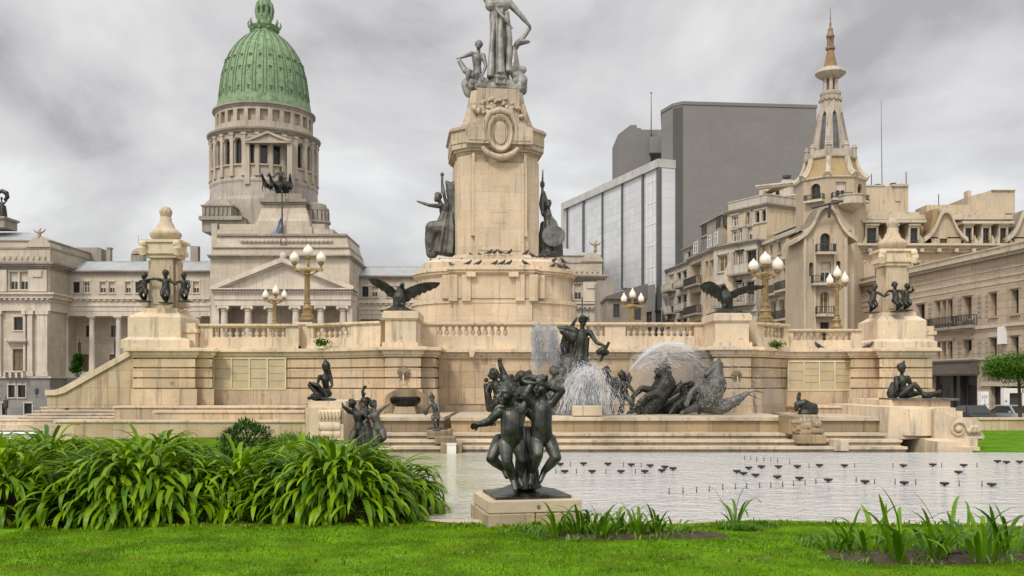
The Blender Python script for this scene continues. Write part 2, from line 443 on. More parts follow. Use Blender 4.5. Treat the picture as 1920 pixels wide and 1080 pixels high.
lawn_patch('lawn', in_front, -34, 22, 4, 34, 0.2)
def in_right(x, y): return True
def strip(name, x0, x1, y0, y1, z, m):
    mb = MB(); mb.box(x0, x1, y0, y1, -0.5, z); return tag(mb.build(name, m), kind='structure')
strip('far_lawn', PX(1838, 28.1), 60, 28.1, 41, 0.02, LAWN)

# mown grass blades on the near lawn: nobody could count them
def grass_blades(name, n, x0, x1, y0, y1, ok, hmin, hmax, seed, m):
    r = np.random.default_rng(seed)
    x = r.uniform(x0, x1, n); y = r.uniform(y0, y1, n)
    keep = np.array([ok(a, b) for a, b in zip(x, y)]); x, y = x[keep], y[keep]; n = len(x)
    z = np.array([lawn_z(a, b) for a, b in zip(x, y)]) - 0.01
    clump = 0.5 + 0.5 * np.sin(x * 5.1 + 2 * np.sin(y * 3.7)) * np.sin(y * 6.3 + np.sin(x * 4))
    h = r.uniform(hmin, hmax, n) * (0.65 + 0.55 * clump); a = r.uniform(0, 2 * np.pi, n); w = r.uniform(.004, .008, n); t = r.uniform(0, 0.8, n) * h; b = r.uniform(0, 2 * np.pi, n)
    v = np.zeros((n, 3, 3)); ca, sa = np.cos(a) * w, np.sin(a) * w
    v[:, 0] = np.stack([x - ca, y - sa, z], 1); v[:, 1] = np.stack([x + ca, y + sa, z], 1); v[:, 2] = np.stack([x + t * np.cos(b), y + t * np.sin(b), z + h], 1)
    me = bpy.data.meshes.new(name); me.vertices.add(3 * n); me.vertices.foreach_set('co', v.reshape(-1))
    me.loops.add(3 * n); me.loops.foreach_set('vertex_index', np.arange(3 * n, dtype=np.int32)); me.polygons.add(n)
    me.polygons.foreach_set('loop_start', np.arange(0, 3 * n, 3, dtype=np.int32)); me.update(calc_edges=True); me.materials.append(m)
    o = bpy.data.objects.new(name, me); COL.objects.link(o); return tag(o, kind='stuff')
def leafmat(name, c0, c1, tr=0.35, rough=0.4, scale=3.0, spec=.5, dry=0):
    m, nt, b = shader(name); g = G(nt)
    oi = g.n('ShaderNodeNewGeometry')
    nz = g.noise(g.pos(), scale, 4, 0.6)
    c = g.mix(oi.outputs['Random Per Island'], c0, c1)
    if dry: c = g.mix(g.math('MULTIPLY', g.ramp(g.noise(g.pos((1, 1.5, 1), (3, 1, 0)), 1.1, 6, .7), [(0.50, 0.0), (0.66, 1.0)]), dry), c, (0.27, 0.27, 0.03)); c = g.mix(g.math('MULTIPLY', g.ramp(g.noise(g.pos((1, 1.6, 1), (9, 4, 0)), .55, 4, .6), [(0.48, 0.0), (0.66, 1.0)]), .65), c, (0.035, 0.105, 0.002))
    c = g.mix(g.ramp(nz, [(0.35, 0.0), (0.65, 0.5)]), c, tuple(q * 0.6 for q in c0))
    g.l(c, b.inputs['Base Color']); b.inputs['Roughness'].default_value = rough; b.inputs['Specular IOR Level'].default_value = spec
    t = g.n('ShaderNodeBsdfTranslucent'); g.l(c, t.inputs['Color'])
    ms = g.n('ShaderNodeMixShader'); ms.inputs[0].default_value = tr; g.l(b.outputs[0], ms.inputs[1]); g.l(t.outputs[0], ms.inputs[2])
    g.l(ms.outputs[0], nt.nodes['Material Output'].inputs['Surface'])
    MATS[name] = m; return m
GR = leafmat('grass_blade', (0.075, 0.18, 0.002), (0.26, 0.375, 0.005), 0.3, 0.7, 1.4, .15, .8)
SOILS = [(1.35, 12.15, 1.15, .34), (2.15, 12.05, .55, .22), (4.75, 10.75, 1.35, .42), (-5.3, 14.0, 4.2, .85), (-2.5, 13.9, 1.1, .75)]
def bare(x, y): return any(((x - a) / c) ** 2 + ((y - b) / d) ** 2 < 1 for a, b, c, d in SOILS)
grass_blades('grass', 150000, -6.5, 8.5, 8.6, 13.9, lambda x, y: y < near_edge(x) - 0.24 and abs(x) < y * .58 and not bare(x, y), 0.02, 0.05, 3, GR)
grass_blades('grass', 90000, -17, -1.3, 10.0, 33, lambda x, y: (abs(x) > y * .55 or y > 13.6) and in_front(x, y) and not bare(x, y), 0.035, 0.085, 4, GR)
SOIL = plain('dark_bed_soil', (0.055, 0.038, 0.022), 0.95, var=0.5, scale=7, bump=0.8)
for k, (a, b, c, d) in enumerate(SOILS):
    mb = MB(); n = 36
    for j, q in enumerate((0.02, 0.5, 0.85, 1.04)):
        for i in range(n):
            t = 2 * math.pi * i / n; w = q * (1 + 0.08 * math.sin(3 * t + k)); x, y = a + c * w * math.cos(t), b + d * w * math.sin(t)
            mb.v.append((x, min(y, near_edge(x) - .27), lawn_z(x, y) + (0.03, 0.045, 0.03, -0.02)[j] + 0.012 * math.sin(9 * t + j)))
    mb.f = [(j * n + i, j * n + (i + 1) % n, (j + 1) * n + (i + 1) % n, (j + 1) * n + i) for j in range(3) for i in range(n)]; mb.m = [0] * len(mb.f)
    tag(mb.build('bed_soil', SOIL, smooth=180, recalc=False), kind='structure')
# ================================================================ monument terrace
def pts(lst): return [(PX(a, D), D) for a, D in lst]
ZC = 3.32        # top of the terrace cornice
def wing(name, label, front, side_win):
    poly = pts(front); xb0, xb1 = poly[0][0], poly[-1][0]
    poly = poly + [(xb1, 44.0), (xb0, 44.0)]
    cen = ((xb0 + xb1) / 2, 36, 0)
    t = thing(name, label, 'terrace wall', cen)
    mb = MB()
    mb.prism(offset(poly, .10), -0.6, 1.20)
    mb.prism(offset(poly, .06), 1.20, 1.82)
    gz = [1.86, 2.25, 2.62, 2.97]
    for i in range(3):
        mb.prism(offset(poly, -.09), gz[i] - .055, gz[i])
        mb.prism(poly, gz[i], gz[i + 1] - .055)
    mb.prism(offset(poly, -.09), gz[3] - .055, gz[3])
    mb.build('rusticated_wall', ST, t)
    mb = MB()
    mb.prism(offset(poly, .05), 2.97, 3.05); mb.prism(offset(poly, .11), 3.05, 3.17)
    mb.prism(offset(poly, .17), 3.17, 3.20); mb.prism(offset(poly, .24), 3.20, 3.28); mb.prism(offset(poly, .20), 3.28, ZC)
    mb.build('cornice', STP, t)
    # grid window of four yellow panes
    a, b, top, bot, D = side_win
    x0, x1 = PX(a, D), PX(b, D); z0, z1 = PZ(bot, D), PZ(top, D); n = 4; w = (x1 - x0) / n
    fr = MB(); fw = .045
    for i in range(n + 1): fr.box(x0 + i * w - fw / 2, x0 + i * w + fw / 2, D - .09, D + .05, z0, z1)
    fr.box(x0 - fw / 2, x1 + fw / 2, D - .085, D + .05, z0 - .05, z0); fr.box(x0 - fw / 2, x1 + fw / 2, D - .085, D + .05, z1, z1 + .05)
    wn = fr.build('window', FRAMEY, t)
    pa = MB()
    for i in range(n):
        k = 3 + (i % 2); hh = (z1 - z0) / k
        for j in range(k): pa.box(x0 + i * w + fw / 2, x0 + (i + 1) * w - fw / 2, D - .045 + .006 * ((i + j) % 2), D + .04, z0 + j * hh + .006, z0 + (j + 1) * hh - .006)
    pa.build('pane', YPANE, wn)
    return t
FRAMEY = plain('pale_yellow_frame', (0.60, 0.53, 0.34), 0.5)
YPANE = stone('yellowed_frosted_pane', (0.52, 0.42, 0.25), stain=0.15, var=0.2, rough=0.35, scale=2.0)
LW = wing('terrace_wall', 'left end of the limestone terrace with its yellow grid window', [(249,35),(366,35),(366,35.4),(398,35.4),(398,36),(545,36),(575,35.95),(610,35.7),(650,35.2),(685,34.6),(705,34.3),(722,34.3),(722,33.8),(789,33.8),(789,34.4),(816,34.4)], (401, 536, 673, 728, 36))
RW = wing('terrace_wall', 'right end of the limestone terrace behind the reclining bronze figure', [(1318,34.4),(1338,34.4),(1338,33.8),(1408,33.8),(1408,34.3),(1425,34.3),(1440,34.8),(1460,35.6),(1474,36),(1595,36),(1595,35.6),(1649,35.6),(1649,35),(1748,35)], (1477, 1593, 679, 730, 36))
def centre():
    xa, xb = PX(816, 34.4) + .012, PX(1318, 34.4) - .012
    t = thing('terrace_wall', 'long plain middle wall of the terrace behind the fountain horses', 'terrace wall', ((xa + xb) / 2, 36, 0))
    mb = MB(); mb.box(xa, xb, 36, 44, -.5, 2.96); 
    # shallow raised panels
    mb.box(PX(842, 36), PX(975, 36), 35.96, 36.1, 1.25, 2.72); mb.box(PX(1130, 36), PX(1300, 36), 35.96, 36.1, 1.25, 2.72)
    mb.build('plain_wall', ST, t)
    mb = MB(); mb.box(xa, xb, 35.93, 44, 2.96, 3.05); mb.box(xa, xb, 35.88, 44, 3.05, 3.17); mb.box(xa, xb, 35.80, 44, 3.17, 3.19); mb.box(xa, xb, 35.72, 44, 3.19, 3.30)
    mb.build('cornice', STP, t)
    for px in (885, 1245):
        m2 = MB(); x = PX(px, 35.7); m2.box(x - .1, x + .1, 35.55, 35.9, 3.1, 3.26); m2.box(x - .07, x + .07, 35.5, 35.8, 3.0, 3.1)
        m2.build('water_spout', STP, t)
centre()

# balustrades: path in (px, D), bays as fractions of the path
def make_baluster():
    mb = MB(); h = 1.0
    mb.box(-.085, .085, -.085, .085, 0, .08); mb.box(-.085, .085, -.085, .085, .92, 1.0)
    mb.lathe([(.05, .08), (.06, .13), (.045, .18), (.085, .30), (.095, .40), (.07, .55), (.045, .72), (.04, .80), (.06, .85), (.05, .92)], n=8)
    return mb
BAL = None
def balustrade(label, path, z0, zb, zt, zc, bays, pitch=0.235):
    global BAL
    p = [Vector((PX(a, D), D)) for a, D in path]
    seg = [(p[i + 1] - p[i]).length for i in range(len(p) - 1)]; Lt = sum(seg)
    def at(u):
        u = min(max(u, 0), Lt)
        for i, s_ in enumerate(seg):
            if u <= s_ + 1e-9: q = p[i].lerp(p[i + 1], u / s_); return q, (p[i + 1] - p[i]).normalized()
            u -= s_
        return p[-1], (p[-1] - p[-2]).normalized()
    c = at(Lt / 2)[0]
    t = thing('balustrade', label, 'balustrade', (c.x, c.y, z0), 'stone balustrades along the terrace')
    def ribbon(mb, u0, u1, d, z0_, z1_, lip=0.0):
        us = [u0] + [x for x in np.cumsum(seg)[:-1] if u0 < x < u1] + [u1]
        fr, bk = [], []
        for u in us:
            q, ux = at(u); nn = Vector((ux.y, -ux.x)); fr.append(tuple(q + nn * d)); bk.append(tuple(q - nn * d))
        mb.prism(fr + bk[::-1], z0_, z1_)
    mb = MB(); ribbon(mb, 0, Lt, .20, z0, zb); ribbon(mb, 0, Lt, .235, z0, z0 + .12)
    last = 0
    for a, b in bays:
        if a * Lt - last > .05: ribbon(mb, last, a * Lt, .18, zb, zt)
        last = b * Lt
    if Lt - last > .05: ribbon(mb, last, Lt, .18, zb, zt)
    mb.build('base_wall', STP, t)
    mb = MB(); ribbon(mb, -.0, Lt, .215, zt, zt + .05); ribbon(mb, 0, Lt, .27, zt + .05, zc)
    mb.build('cap_rail', STP, t)
    for a, b in bays:
        n = max(2, int((b - a) * Lt / pitch))
        for i in range(n):
            q, ux = at((a + (b - a) * (i + .5) / n) * Lt)
            if BAL is None:
                BAL = make_baluster().build('baluster', STP, t, origin=(0, 0, 0), smooth=40); o = BAL
            else: o = BAL.copy(); COL.objects.link(o); o.parent = t
            o.location = Vector((q.x, q.y, zb)) - WL[t]; o.scale = (1, 1, zt - zb)
            o.rotation_euler = (0, 0, math.atan2(ux.y, ux.x))
    return t
balustrade('straight stone balustrade above the left yellow grid window', [(377, 36.4), (562, 36.4)], ZC, 3.76, 4.14, 4.27, [(.13, .87)])
balustrade('curved stone balustrade between the left lamp and the left condor', [(582, 36.6), (610, 36.3), (645, 35.8), (680, 35.3), (719, 34.9)], ZC, 3.72, 4.15, 4.28, [(.08, .62)])
balustrade('long middle stone balustrade in front of the monument drum', [(784, 36.5), (1330, 36.5)], ZC, 3.80, 4.20, 4.33, [(.065, .31), (.385, .48), (.575, .64), (.71, .945)])
balustrade('short curved stone balustrade just right of the right condor', [(1411, 35.0), (1440, 35.5), (1470, 36.3)], ZC, 3.70, 4.12, 4.25, [(.2, .85)])
balustrade('straight stone balustrade above the right yellow grid window', [(1474, 36.7), (1612, 36.7)], ZC, 3.66, 3.98, 4.09, [(.08, .86)])

def condor_block(label, a, b, D, z1, dep=2.0):
    x0, x1 = PX(a, D), PX(b, D); t = thing('statue_plinth', label, 'plinth', ((x0 + x1) / 2, D + dep / 2, ZC))
    mb = MB(); mb.box(x0 - .10, x1 + .10, D - .10, D + dep, ZC, ZC + .16); mb.box(x0, x1, D, D + dep, ZC + .16, z1 - .32)
    mb.box(x0 - .05, x1 + .05, D - .05, D + dep, z1 - .32, z1 - .27); mb.box(x0 - .09, x1 + .09, D - .09, D + dep, z1 - .27, z1 - .06); mb.box(x0 - .05, x1 + .05, D - .05, D + dep, z1 - .06, z1)
    mb.build('plinth_block', STP, t); return t
ZE = 4.60
condor_block('pale stone plinth under the left bronze condor', 722, 780, 34.1, ZE)
condor_block('pale stone plinth under the right bronze condor', 1341, 1404, 34.1, ZE - .08)
def lamp_block(label, px, D, w, z1):
    x = PX(px, D); t = thing('lamp_plinth', label, 'plinth', (x, D, ZC))
    mb = MB(); mb.box(x - w, x + w, D - w, D + w, ZC, z1 - .1); mb.box(x - w - .05, x + w + .05, D - w - .05, D + w + .05, z1 - .1, z1); mb.build('plinth_block', STP, t)
lamp_block('small stone plinth under the left gilded lamp post', 572, 36.9, .27, 4.36)
lamp_block('small stone plinth under the right big gilded lamp post', 1436, 37.2, .38, 4.35)

# stepped ledges at the terrace foot
def ledge(name, label, a, b, D, top, dep=None, zb=-.45, mat=None, lip=.05, over=0.0):
    x0, x1 = PX(a, D), PX(b, D); z1 = PZ(top, D); dep = dep or (35.2 - D)
    t = thing(name, label, 'stone ledge', ((x0 + x1) / 2, D, zb))
    mb = MB(); mb.box(x0, x1, D, D + dep, zb, z1 - .07); mb.build('ledge_wall', mat or ST, t)
    mb = MB(); mb.box(x0 - lip, x1 + lip * over, D - lip, D + dep, z1 - .07, z1); mb.build('ledge_coping', STP, t)
    return t
ledge('stone_ledge', 'upper bare stone ledge along the foot of the left terrace', 215, 575, 34.3, 761)
ledge('stone_bench', 'stone bench with pale rounded top below the left yellow window', 290, 571, 33.6, 770, dep=.68)
ledge('low_stone_wall', 'low stone wall with thin coping behind the strappy green bushes', 104, 572, 33.0, 788, dep=.58)
ledge('stone_ledge', 'bare stone ledge at the foot of the right terrace', 1505, 1662, 33.4, 761, dep=2.1)
# outer stair at the left
def stair():
    t = thing('outer_stair', 'flight of wide pale steps at the far left of the terrace', 'stair', (PX(60, 37), 37, -.5))
    mb = MB()
    for a, top, D in ((77, 763, 39.6), (65, 769.5, 38.9), (49, 776, 38.2), (34, 781.5, 37.5), (-260, 786.5, 36.8)):
        mb.box(PX(a, D), PX(240, D), D, 42, -.5, PZ(top, D) - .05); mb.box(PX(a, D) - .04, PX(240, D), D - .04, 42.01, PZ(top, D) - .05, PZ(top, D))
    for a, top, D in ((-300, 797, 36.0), (-300, 806, 35.3)): mb.box(PX(a, D), PX(108, D), D, 37, -.5, PZ(top, D))
    mb.build('stair_steps', STS, t)
stair()
def ramp():
    D0, D1 = 35.25, 37.5
    t = thing('stair_parapet', 'sloping stone parapet wall with a thick coping at the left stair', 'parapet', (PX(170, 36), 36, 0))
    mb = MB(); mb.plate([(PX(88, D0), PZ(765, D0)), (PX(250, D0), PZ(765, D0)), (PX(250, D0), PZ(662, D0)), (PX(112, D0), PZ(737, D0)), (PX(88, D0), PZ(737, D0))], D0, D0 + .55)
    mb.build('parapet_wall', ST, t)
    mb = MB(); e = .05
    up = [(86, 731), (104, 731), (118, 726), (180, 692), (246, 655)]; lo = [(246, 667), (182, 703), (122, 737), (106, 741), (86, 741)]
    mb.plate([(PX(a, D0), PZ(b, D0)) for a, b in lo[::-1] + up[::-1]][::-1], D0 - .08, D0 + .63); mb.build('parapet_coping', STP, t)
ramp()
# the near pool steps and the basin wall
def pool_steps():
    t = thing('pool_steps', 'broad stained stone steps rising out of the pool to the basin', 'steps', (PX(1180, 29), 29, -.4))
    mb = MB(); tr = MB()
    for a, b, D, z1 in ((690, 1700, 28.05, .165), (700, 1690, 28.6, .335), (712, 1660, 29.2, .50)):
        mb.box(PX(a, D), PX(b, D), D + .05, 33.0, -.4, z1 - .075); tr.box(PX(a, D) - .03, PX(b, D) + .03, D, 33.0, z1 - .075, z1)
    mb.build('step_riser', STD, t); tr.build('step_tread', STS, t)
pool_steps()
def basin(label, a, b, D=30.0, top=782, mat=STD):
    x0, x1 = PX(a, D), PX(b, D); z1 = PZ(top, D)
    t = thing('basin_wall', label, 'basin wall', ((x0 + x1) / 2, D, .5))
    mb = MB(); mb.box(x0, x1, D, 35.9, .5, z1 - .11); mb.build('block_course', mat, t)
    mb = MB(); mb.box(x0 - .02, x1 + .02, D - .10, 35.9, z1 - .11, z1 - .03); mb.box(x0 - .02, x1 + .02, D - .07, 35.9, z1 - .03, z1); mb.build('rim', STS, t)
STB = stone('tan_basin_block', (0.46, 0.335, 0.185), joint=(1.45, 0.9, 0.012, 0.7), stain=0.4, var=0.3, dark=(0.07, 0.055, 0.035))
basin('long tan block wall of the fountain basin below the horses', 846, 1490, mat=STB)
basin('damp mossy basin wall at the left behind the crouching child', 700, 832)
basin('dark stained basin wall right of the spouting turtle', 1534, 1664)
# rough stone blocks that carry small sculptures
def block(label, a, b, t_, bo, D, dep, m=STD, name='stone_block'):
    x0, x1 = PX(a, D), PX(b, D); z0, z1 = PZ(bo, D), PZ(t_, D)
    mb = MB(); mb.box(x0, x1, D, D + dep, z0, z1)
    o = mb.build(name, m); bv = o.modifiers.new('edge', 'BEVEL'); bv.width = .025; bv.segments = 2
    return tag(o, label, 'stone block')
block('square stained stone block under the crouching bronze child', 800, 845, 806, 822, 28.9, .95)
block('wet block on the step below the crouching child', 815, 853, 819, 833, 28.45, .5)
block('mossy foot block standing in the pool near the white box', 826, 866, 831, 851, 27.75, .5)
block('broken wet stone block below the spouting turtle', 1480, 1535, 778, 815, 28.7, 1.2, STD)
block('white step block in the water below the turtle', 1565, 1592, 824, 846, 28.0, .55, STS)
block('rough pale block lying on the basin rim beside the spray', 1074, 1130, 761, 780, 30.3, .6, STS)
block('lower block left of the spouting turtle', 1493, 1550, 815, 832, 28.4, .5, STD)
def whitebox():
    D = 27.6; t = thing('utility_box', 'small white box at the waterline below the crouching child', 'box', (PX(847, D), D, PZ(853, D)))
    mb = MB(); mb.pbox(838, 855, 834, 852, D, .25); mb.build('box_body', WHITEP, t)
    mb = MB(); mb.pbox(837, 856, 832, 834, D - .015, .28); mb.build('box_lid', WHITEP, t)
whitebox()
# far right low wall behind the right lawn
def low_wall():
    D = 41.0; t = thing('low_wall', 'long low cream wall behind the right lawn', 'wall', (PX(1900, D), D, 0))
    mb = MB(); mb.box(PX(1760, D), 60, D, D + .5, -.5, PZ(787, D)); mb.build('wall_face', ST, t)
    mb = MB(); mb.box(PX(1760, D), 60, D - .06, D + .56, PZ(787, D), PZ(783.5, D)); mb.build('coping', STP, t)
low_wall()

# scroll pedestals at both ends of the pool steps
def scroll_side(mb, x, D, z0, h, w, mirror=1, m=0):
    """a volute bracket lying along x seen from the front: S shaped outline extruded in depth"""
    out = []
    prof = [(0, 0), (1.62, 0), (1.66, .1), (1.6, .2), (1.55, .3), (1.62, .42), (1.56, .6), (1.40, .70), (1.1, .72), (.82, .70), (.60, .80), (.42, .86), (.30, .97), (.06, 1.0), (0, 1.0)]
    mb.plate([(x + mirror * a * w, z0 + b * h) for a, b in prof][::mirror], D, D + .9, m)
    for k, (cx_, cz_, r0) in enumerate(((.78, .36, .30), (.30, .70, .0))):
        if not r0: continue
        pl = []
        for i in range(30):
            th = i * .38; r = r0 * h * (1 - i / 34); pl.append((x + mirror * (cx_ * w + r * math.cos(th)), D - .03, z0 + cz_ * h + r * math.sin(th)))
        mb.tube(pl, [.055 * (1 - i / 50) for i in range(30)], 7, m)
        mb.ball((x + mirror * cx_ * w, D - .03, z0 + cz_ * h), (.12, .09, .09), 10, m)
def right_scroll():
    D = 29.6; t = thing('scroll_pedestal', 'big pale stone pedestal with a carved volute at the right pool corner', 'pedestal', (PX(1740, D), D, 0))
    mb = MB()
    mb.box(PX(1657, D), PX(1742, D), D, 34.9, .3, PZ(763, D)); mb.box(PX(1668, 31), PX(1782, 31), 31, 34.8, .3, PZ(750, 31)); mb.box(PX(1662, D), PX(1800, D), D + .3, 34.7, .3, PZ(766, D) + .02)
    mb.box(PX(1735, D), PX(1822, D), D + .6, 34.5, .1, PZ(772, D))
    mb.box(PX(1735, 29), PX(1833, 29), 29, 33, -.3, PZ(823, 29)); mb.box(PX(1750, 28.6), PX(1836, 28.6), 28.55, 32.9, -.3, PZ(838, 28.6)); mb.box(PX(1758, 28.2), PX(1802, 28.2), 28.2, 30, -.3, PZ(828, 28.2))
    # rounded front corner
    mb.lathe([(.62, .42), (.62, PZ(766, D))], (PX(1722, D), D + .35), 24)
    mb.build('pedestal_block', STP, t)
    mb = MB(); scroll_side(mb, PX(1743, D), D - .35, PZ(823, D), PZ(770, D) - PZ(823, D), .92, 1)
    for k in range(5): mb.ball((PX(1806 + 4 * k, D), D - .4, PZ(806 - 5 * (k % 2), D)), .10, 8)
    for k in range(6): mb.ball((PX(1800 + 5 * k, D), D - .42, PZ(820, D)), (.09, .1, .06), 8)
    mb.build('carved_volute', stone('carved_stone', (0.55, 0.45, 0.32), stain=.4, var=.3, scale=3, bump=.6), t, smooth=45)
right_scroll()
def left_scroll():
    D = 30.6; t = thing('scroll_pedestal', 'weathered stone pedestal with a banded volute beside the bushes', 'pedestal', (PX(612, D), D, 0))
    mb = MB(); mb.box(PX(573, D), PX(640, D), D, 34.6, -.3, PZ(764, D)); mb.box(PX(578, D + .2), PX(648, D + .2), D + .2, 34.5, -.3, PZ(752.5, D)); mb.box(PX(566, D - .3), PX(655, D - .3), D - .3, 34.4, -.3, PZ(829, D)); mb.build('pedestal_block', STP, t)
    mb = MB()
    for k, (py, r) in enumerate(((778, .22), (787, .16), (800, .26), (814, .24))):
        z = PZ(py, D); mb.tube([(PX(600, D), D - .08, z), (PX(640, D), D - .08, z)], r * .75, 12)
    mb.box(PX(608, D), PX(646, D), D - .22, D + .1, PZ(824, D), PZ(795, D))
    for k in range(6): mb.box(PX(602 + 6.5 * k, D), PX(604.5 + 6.5 * k, D), D - .27, D + .1, PZ(785, D), PZ(771, D))
    mb.build('carved_volute', STP, t, smooth=45)
left_scroll()

# ---------------------------------------------------------------- the column of the monument
def rrect(cx, cy, a, b, r, rot=0, seg=6):
    out = []
    for sx, sy, a0 in ((1, -1, -90), (1, 1, 0), (-1, 1, 90), (-1, -1, 180)):
        for k in range(seg + 1):
            t = R(a0 + 90 * k / seg); out.append((sx * (a - r) + r * math.cos(t), sy * (b - r) + r * math.sin(t)))
    c, s = math.cos(rot), math.sin(rot)
    return [(cx + x * c - y * s, cy + x * s + y * c) for x, y in out]
MC = (-0.85, 47.5)
MROT = R(7)
def octo(w, c, rot=None):
    rot = MROT if rot is None else rot
    q = [(-w + c, -w), (w - c, -w), (w, -w + c), (w, w - c), (w - c, w), (-w + c, w), (-w, w - c), (-w, -w + c)]
    cs, sn = math.cos(rot), math.sin(rot)
    return [(MC[0] + x * cs - y * sn, MC[1] + x * sn + y * cs) for x, y in q]
def monument():
    t = thing('monument_column', 'tall limestone monument shaft with an oval medallion on a stepped drum', 'monument', (MC[0], MC[1], ZC))
    mb = MB()
    D1 = rrect(*MC, 3.95, 3.95, 2.7)
    mb.prism(offset(D1, .15), ZC - .4, 4.85); mb.prism(D1, 4.85, 5.68); mb.prism(offset(D1, .07), 5.68, 5.76); mb.prism(offset(D1, -.05), 5.76, 5.88)
    D2 = rrect(*MC, 3.72, 3.72, 2.6)
    mb.prism(D2, 5.88, 6.96)
    F2 = lambda e: [(MC[0] - 1.86 - e, 43.45 - e), (MC[0] + 1.82 + e, 43.45 - e), (MC[0] + 1.82 + e, 45.5), (MC[0] - 1.86 - e, 45.5)]
    mb.prism(F2(0), 5.89, 6.955)
    for sx in (-1, 1):
        for a in (1.82, 1.22): mb.box(MC[0] + sx * a - .2, MC[0] + sx * a + .2, 43.36, 43.9, 5.76, 6.95)
        mb.box(MC[0] + sx * 2.15 - .18, MC[0] + sx * 2.15 + .18, 43.62, 44.2, 5.89, 6.95)
    mb.prism(F2(-.06), 4.86, 5.88)
    mb.build('drum_base', STM, t)
    mb = MB()
    for z0, z1, e in ((6.96, 7.04, .06), (7.04, 7.16, .16), (7.16, 7.26, .24), (7.26, 7.36, .14)):
        mb.prism(offset(D2, e), z0, z1); mb.prism(F2(e), z0 + .002, z1 + .002 if z1 > 7.3 else z1 - .002)
    for a in (-1.0, .92): mb.box(MC[0] + a - .22, MC[0] + a + .22, 43.2, 43.7, 6.84, 7.05)
    mb.build('drum_cornice', STP, t)
    mb = MB()
    D3 = rrect(*MC, 3.42, 3.1, 1.2); mb.prism(D3, 7.36, 7.66); mb.prism(offset(D3, -.18), 7.66, 7.82, top=offset(D3, -.35)); mb.prism(rrect(*MC, 3.15, 2.2, .6), 7.82, 7.95)
    P4 = octo(2.42, .75); mb.prism(P4, 7.36, 7.9); mb.prism(offset(P4, -.1), 7.9, 8.12, top=offset(P4, -.3)); mb.prism([(MC[0] - 1.25, 44.75), (MC[0] + 1.45, 44.75), (MC[0] + 1.45, 46), (MC[0] - 1.25, 46)], 7.36, 8.02)
    mb.build('stepped_plinth', STM, t)
    mb = MB()
    S = octo(1.94, .58); mb.prism(offset(S, .02), 8.05, 13.0, top=S)
    cs, sn = math.cos(MROT), math.sin(MROT)
    mb.M = Matrix.Translation((MC[0], MC[1], 0)) @ Matrix.Rotation(MROT, 4, 'Z')
    mb.box(-1.16, 1.16, -2.20, -1.9, 8.06, 12.45); mb.box(-1.02, 1.02, -2.23, -1.9, 8.3, 12.2)
    for sx in (-1, 1):
        mb.box(sx * 1.24 - .07, sx * 1.24 + .07, -2.12, -1.9, 9.2, 12.9)
        mb.box(sx * 1.24 - .10, sx * 1.24 + .10, -2.14, -1.9, 9.0, 9.2)
        for sy in (-1,): mb.box(sx * 1.97 - .05, sx * 1.97 + .05, -1.2, 1.2, 8.2, 12.7)
    # faint carved panel courses
    for zz in (9.6, 10.1, 11.3): mb.box(-.42, .42, -2.24, -2.1, zz, zz + .34)
    mb.M = None
    mb.build('shaft', STM, t)
    mb = MB()
    for z0, z1, e in ((12.9, 13.02, .06), (13.02, 13.14, .18), (13.14, 13.34, .28), (13.34, 13.40, .25), (13.40, 13.95, .30), (13.95, 14.0, .33), (14.0, 14.1, .40), (14.1, 14.18, .30)):
        mb.prism(offset(S, e), z0, z1)
    mb.M = Matrix.Translation((MC[0], MC[1], 0)) @ Matrix.Rotation(MROT, 4, 'Z')
    for sx in (-1, 1): mb.box(sx * 1.0 - .62, sx * 1.0 + .55, -2.44, -2.2, 13.3, 14.06); mb.box(sx * 1.0 - .5, sx * 1.0 + .45, -2.47, -2.2, 13.44, 13.92)
    mb.M = None
    mb.build('capital', STW, t)
    mb = MB(); mb.M = Matrix.Translation((MC[0], MC[1], 0)) @ Matrix.Rotation(MROT, 4, 'Z')
    n = 28
    def oval(rx, rz, y, cz=13.78): return [(rx * math.cos(2 * math.pi * i / n), y, cz + rz * math.sin(2 * math.pi * i / n)) for i in range(n)]
    mb.loft([oval(.60, .90, -2.2), oval(.62, .92, -2.5), oval(.56, .84, -2.6), oval(.46, .68, -2.56), oval(.43, .64, -2.48), oval(.36, .56, -2.46), oval(.33, .52, -2.54), oval(.2, .3, -2.58), oval(.03, .05, -2.585)])
    mb.tube([(-.85, -2.4, 13.1), (-.62, -2.45, 12.85), (-.3, -2.48, 12.68), (0, -2.5, 12.62), (.3, -2.48, 12.68), (.62, -2.45, 12.85), (.85, -2.4, 13.1)], [.1, .14, .16, .17, .16, .14, .1], 8)
    for sx in (-1, 1): mb.tube([(sx * .75, -2.42, 13.4), (sx * .72, -2.45, 14.2), (sx * .5, -2.48, 14.7), (0, -2.5, 14.85)], [.08, .12, .14, .16], 8)
    mb.M = None
    mb.build('medallion', STW, t, smooth=50)
    mb = MB()
    Q = octo(1.78, .5); Q2 = octo(1.32, .35)
    mb.prism(Q, 14.18, 14.42); mb.prism(offset(Q, -.06), 14.42, 15.35, top=octo(1.42, .35)); mb.prism(octo(1.42, .35), 15.35, 15.45); mb.prism(octo(1.36, .3), 15.45, 16.15, top=octo(1.26, .3))
    mb.M = Matrix.Translation((MC[0], MC[1], 0)) @ Matrix.Rotation(MROT, 4, 'Z')
    mb.box(-1.0, 1.0, -1.72, -1.3, 14.2, 16.1)
    for sx in (-1, 1): mb.box(sx * 1.2 - .12, sx * 1.2 + .12, -1.66, -1.2, 14.4, 15.4)
    mb.M = None
    mb.build('crown_block', STW, t)
    mb = MB(); mb.M = Matrix.Translation((MC[0], MC[1], 0)) @ Matrix.Rotation(MROT, 4, 'Z')
    r2 = random.Random(3)
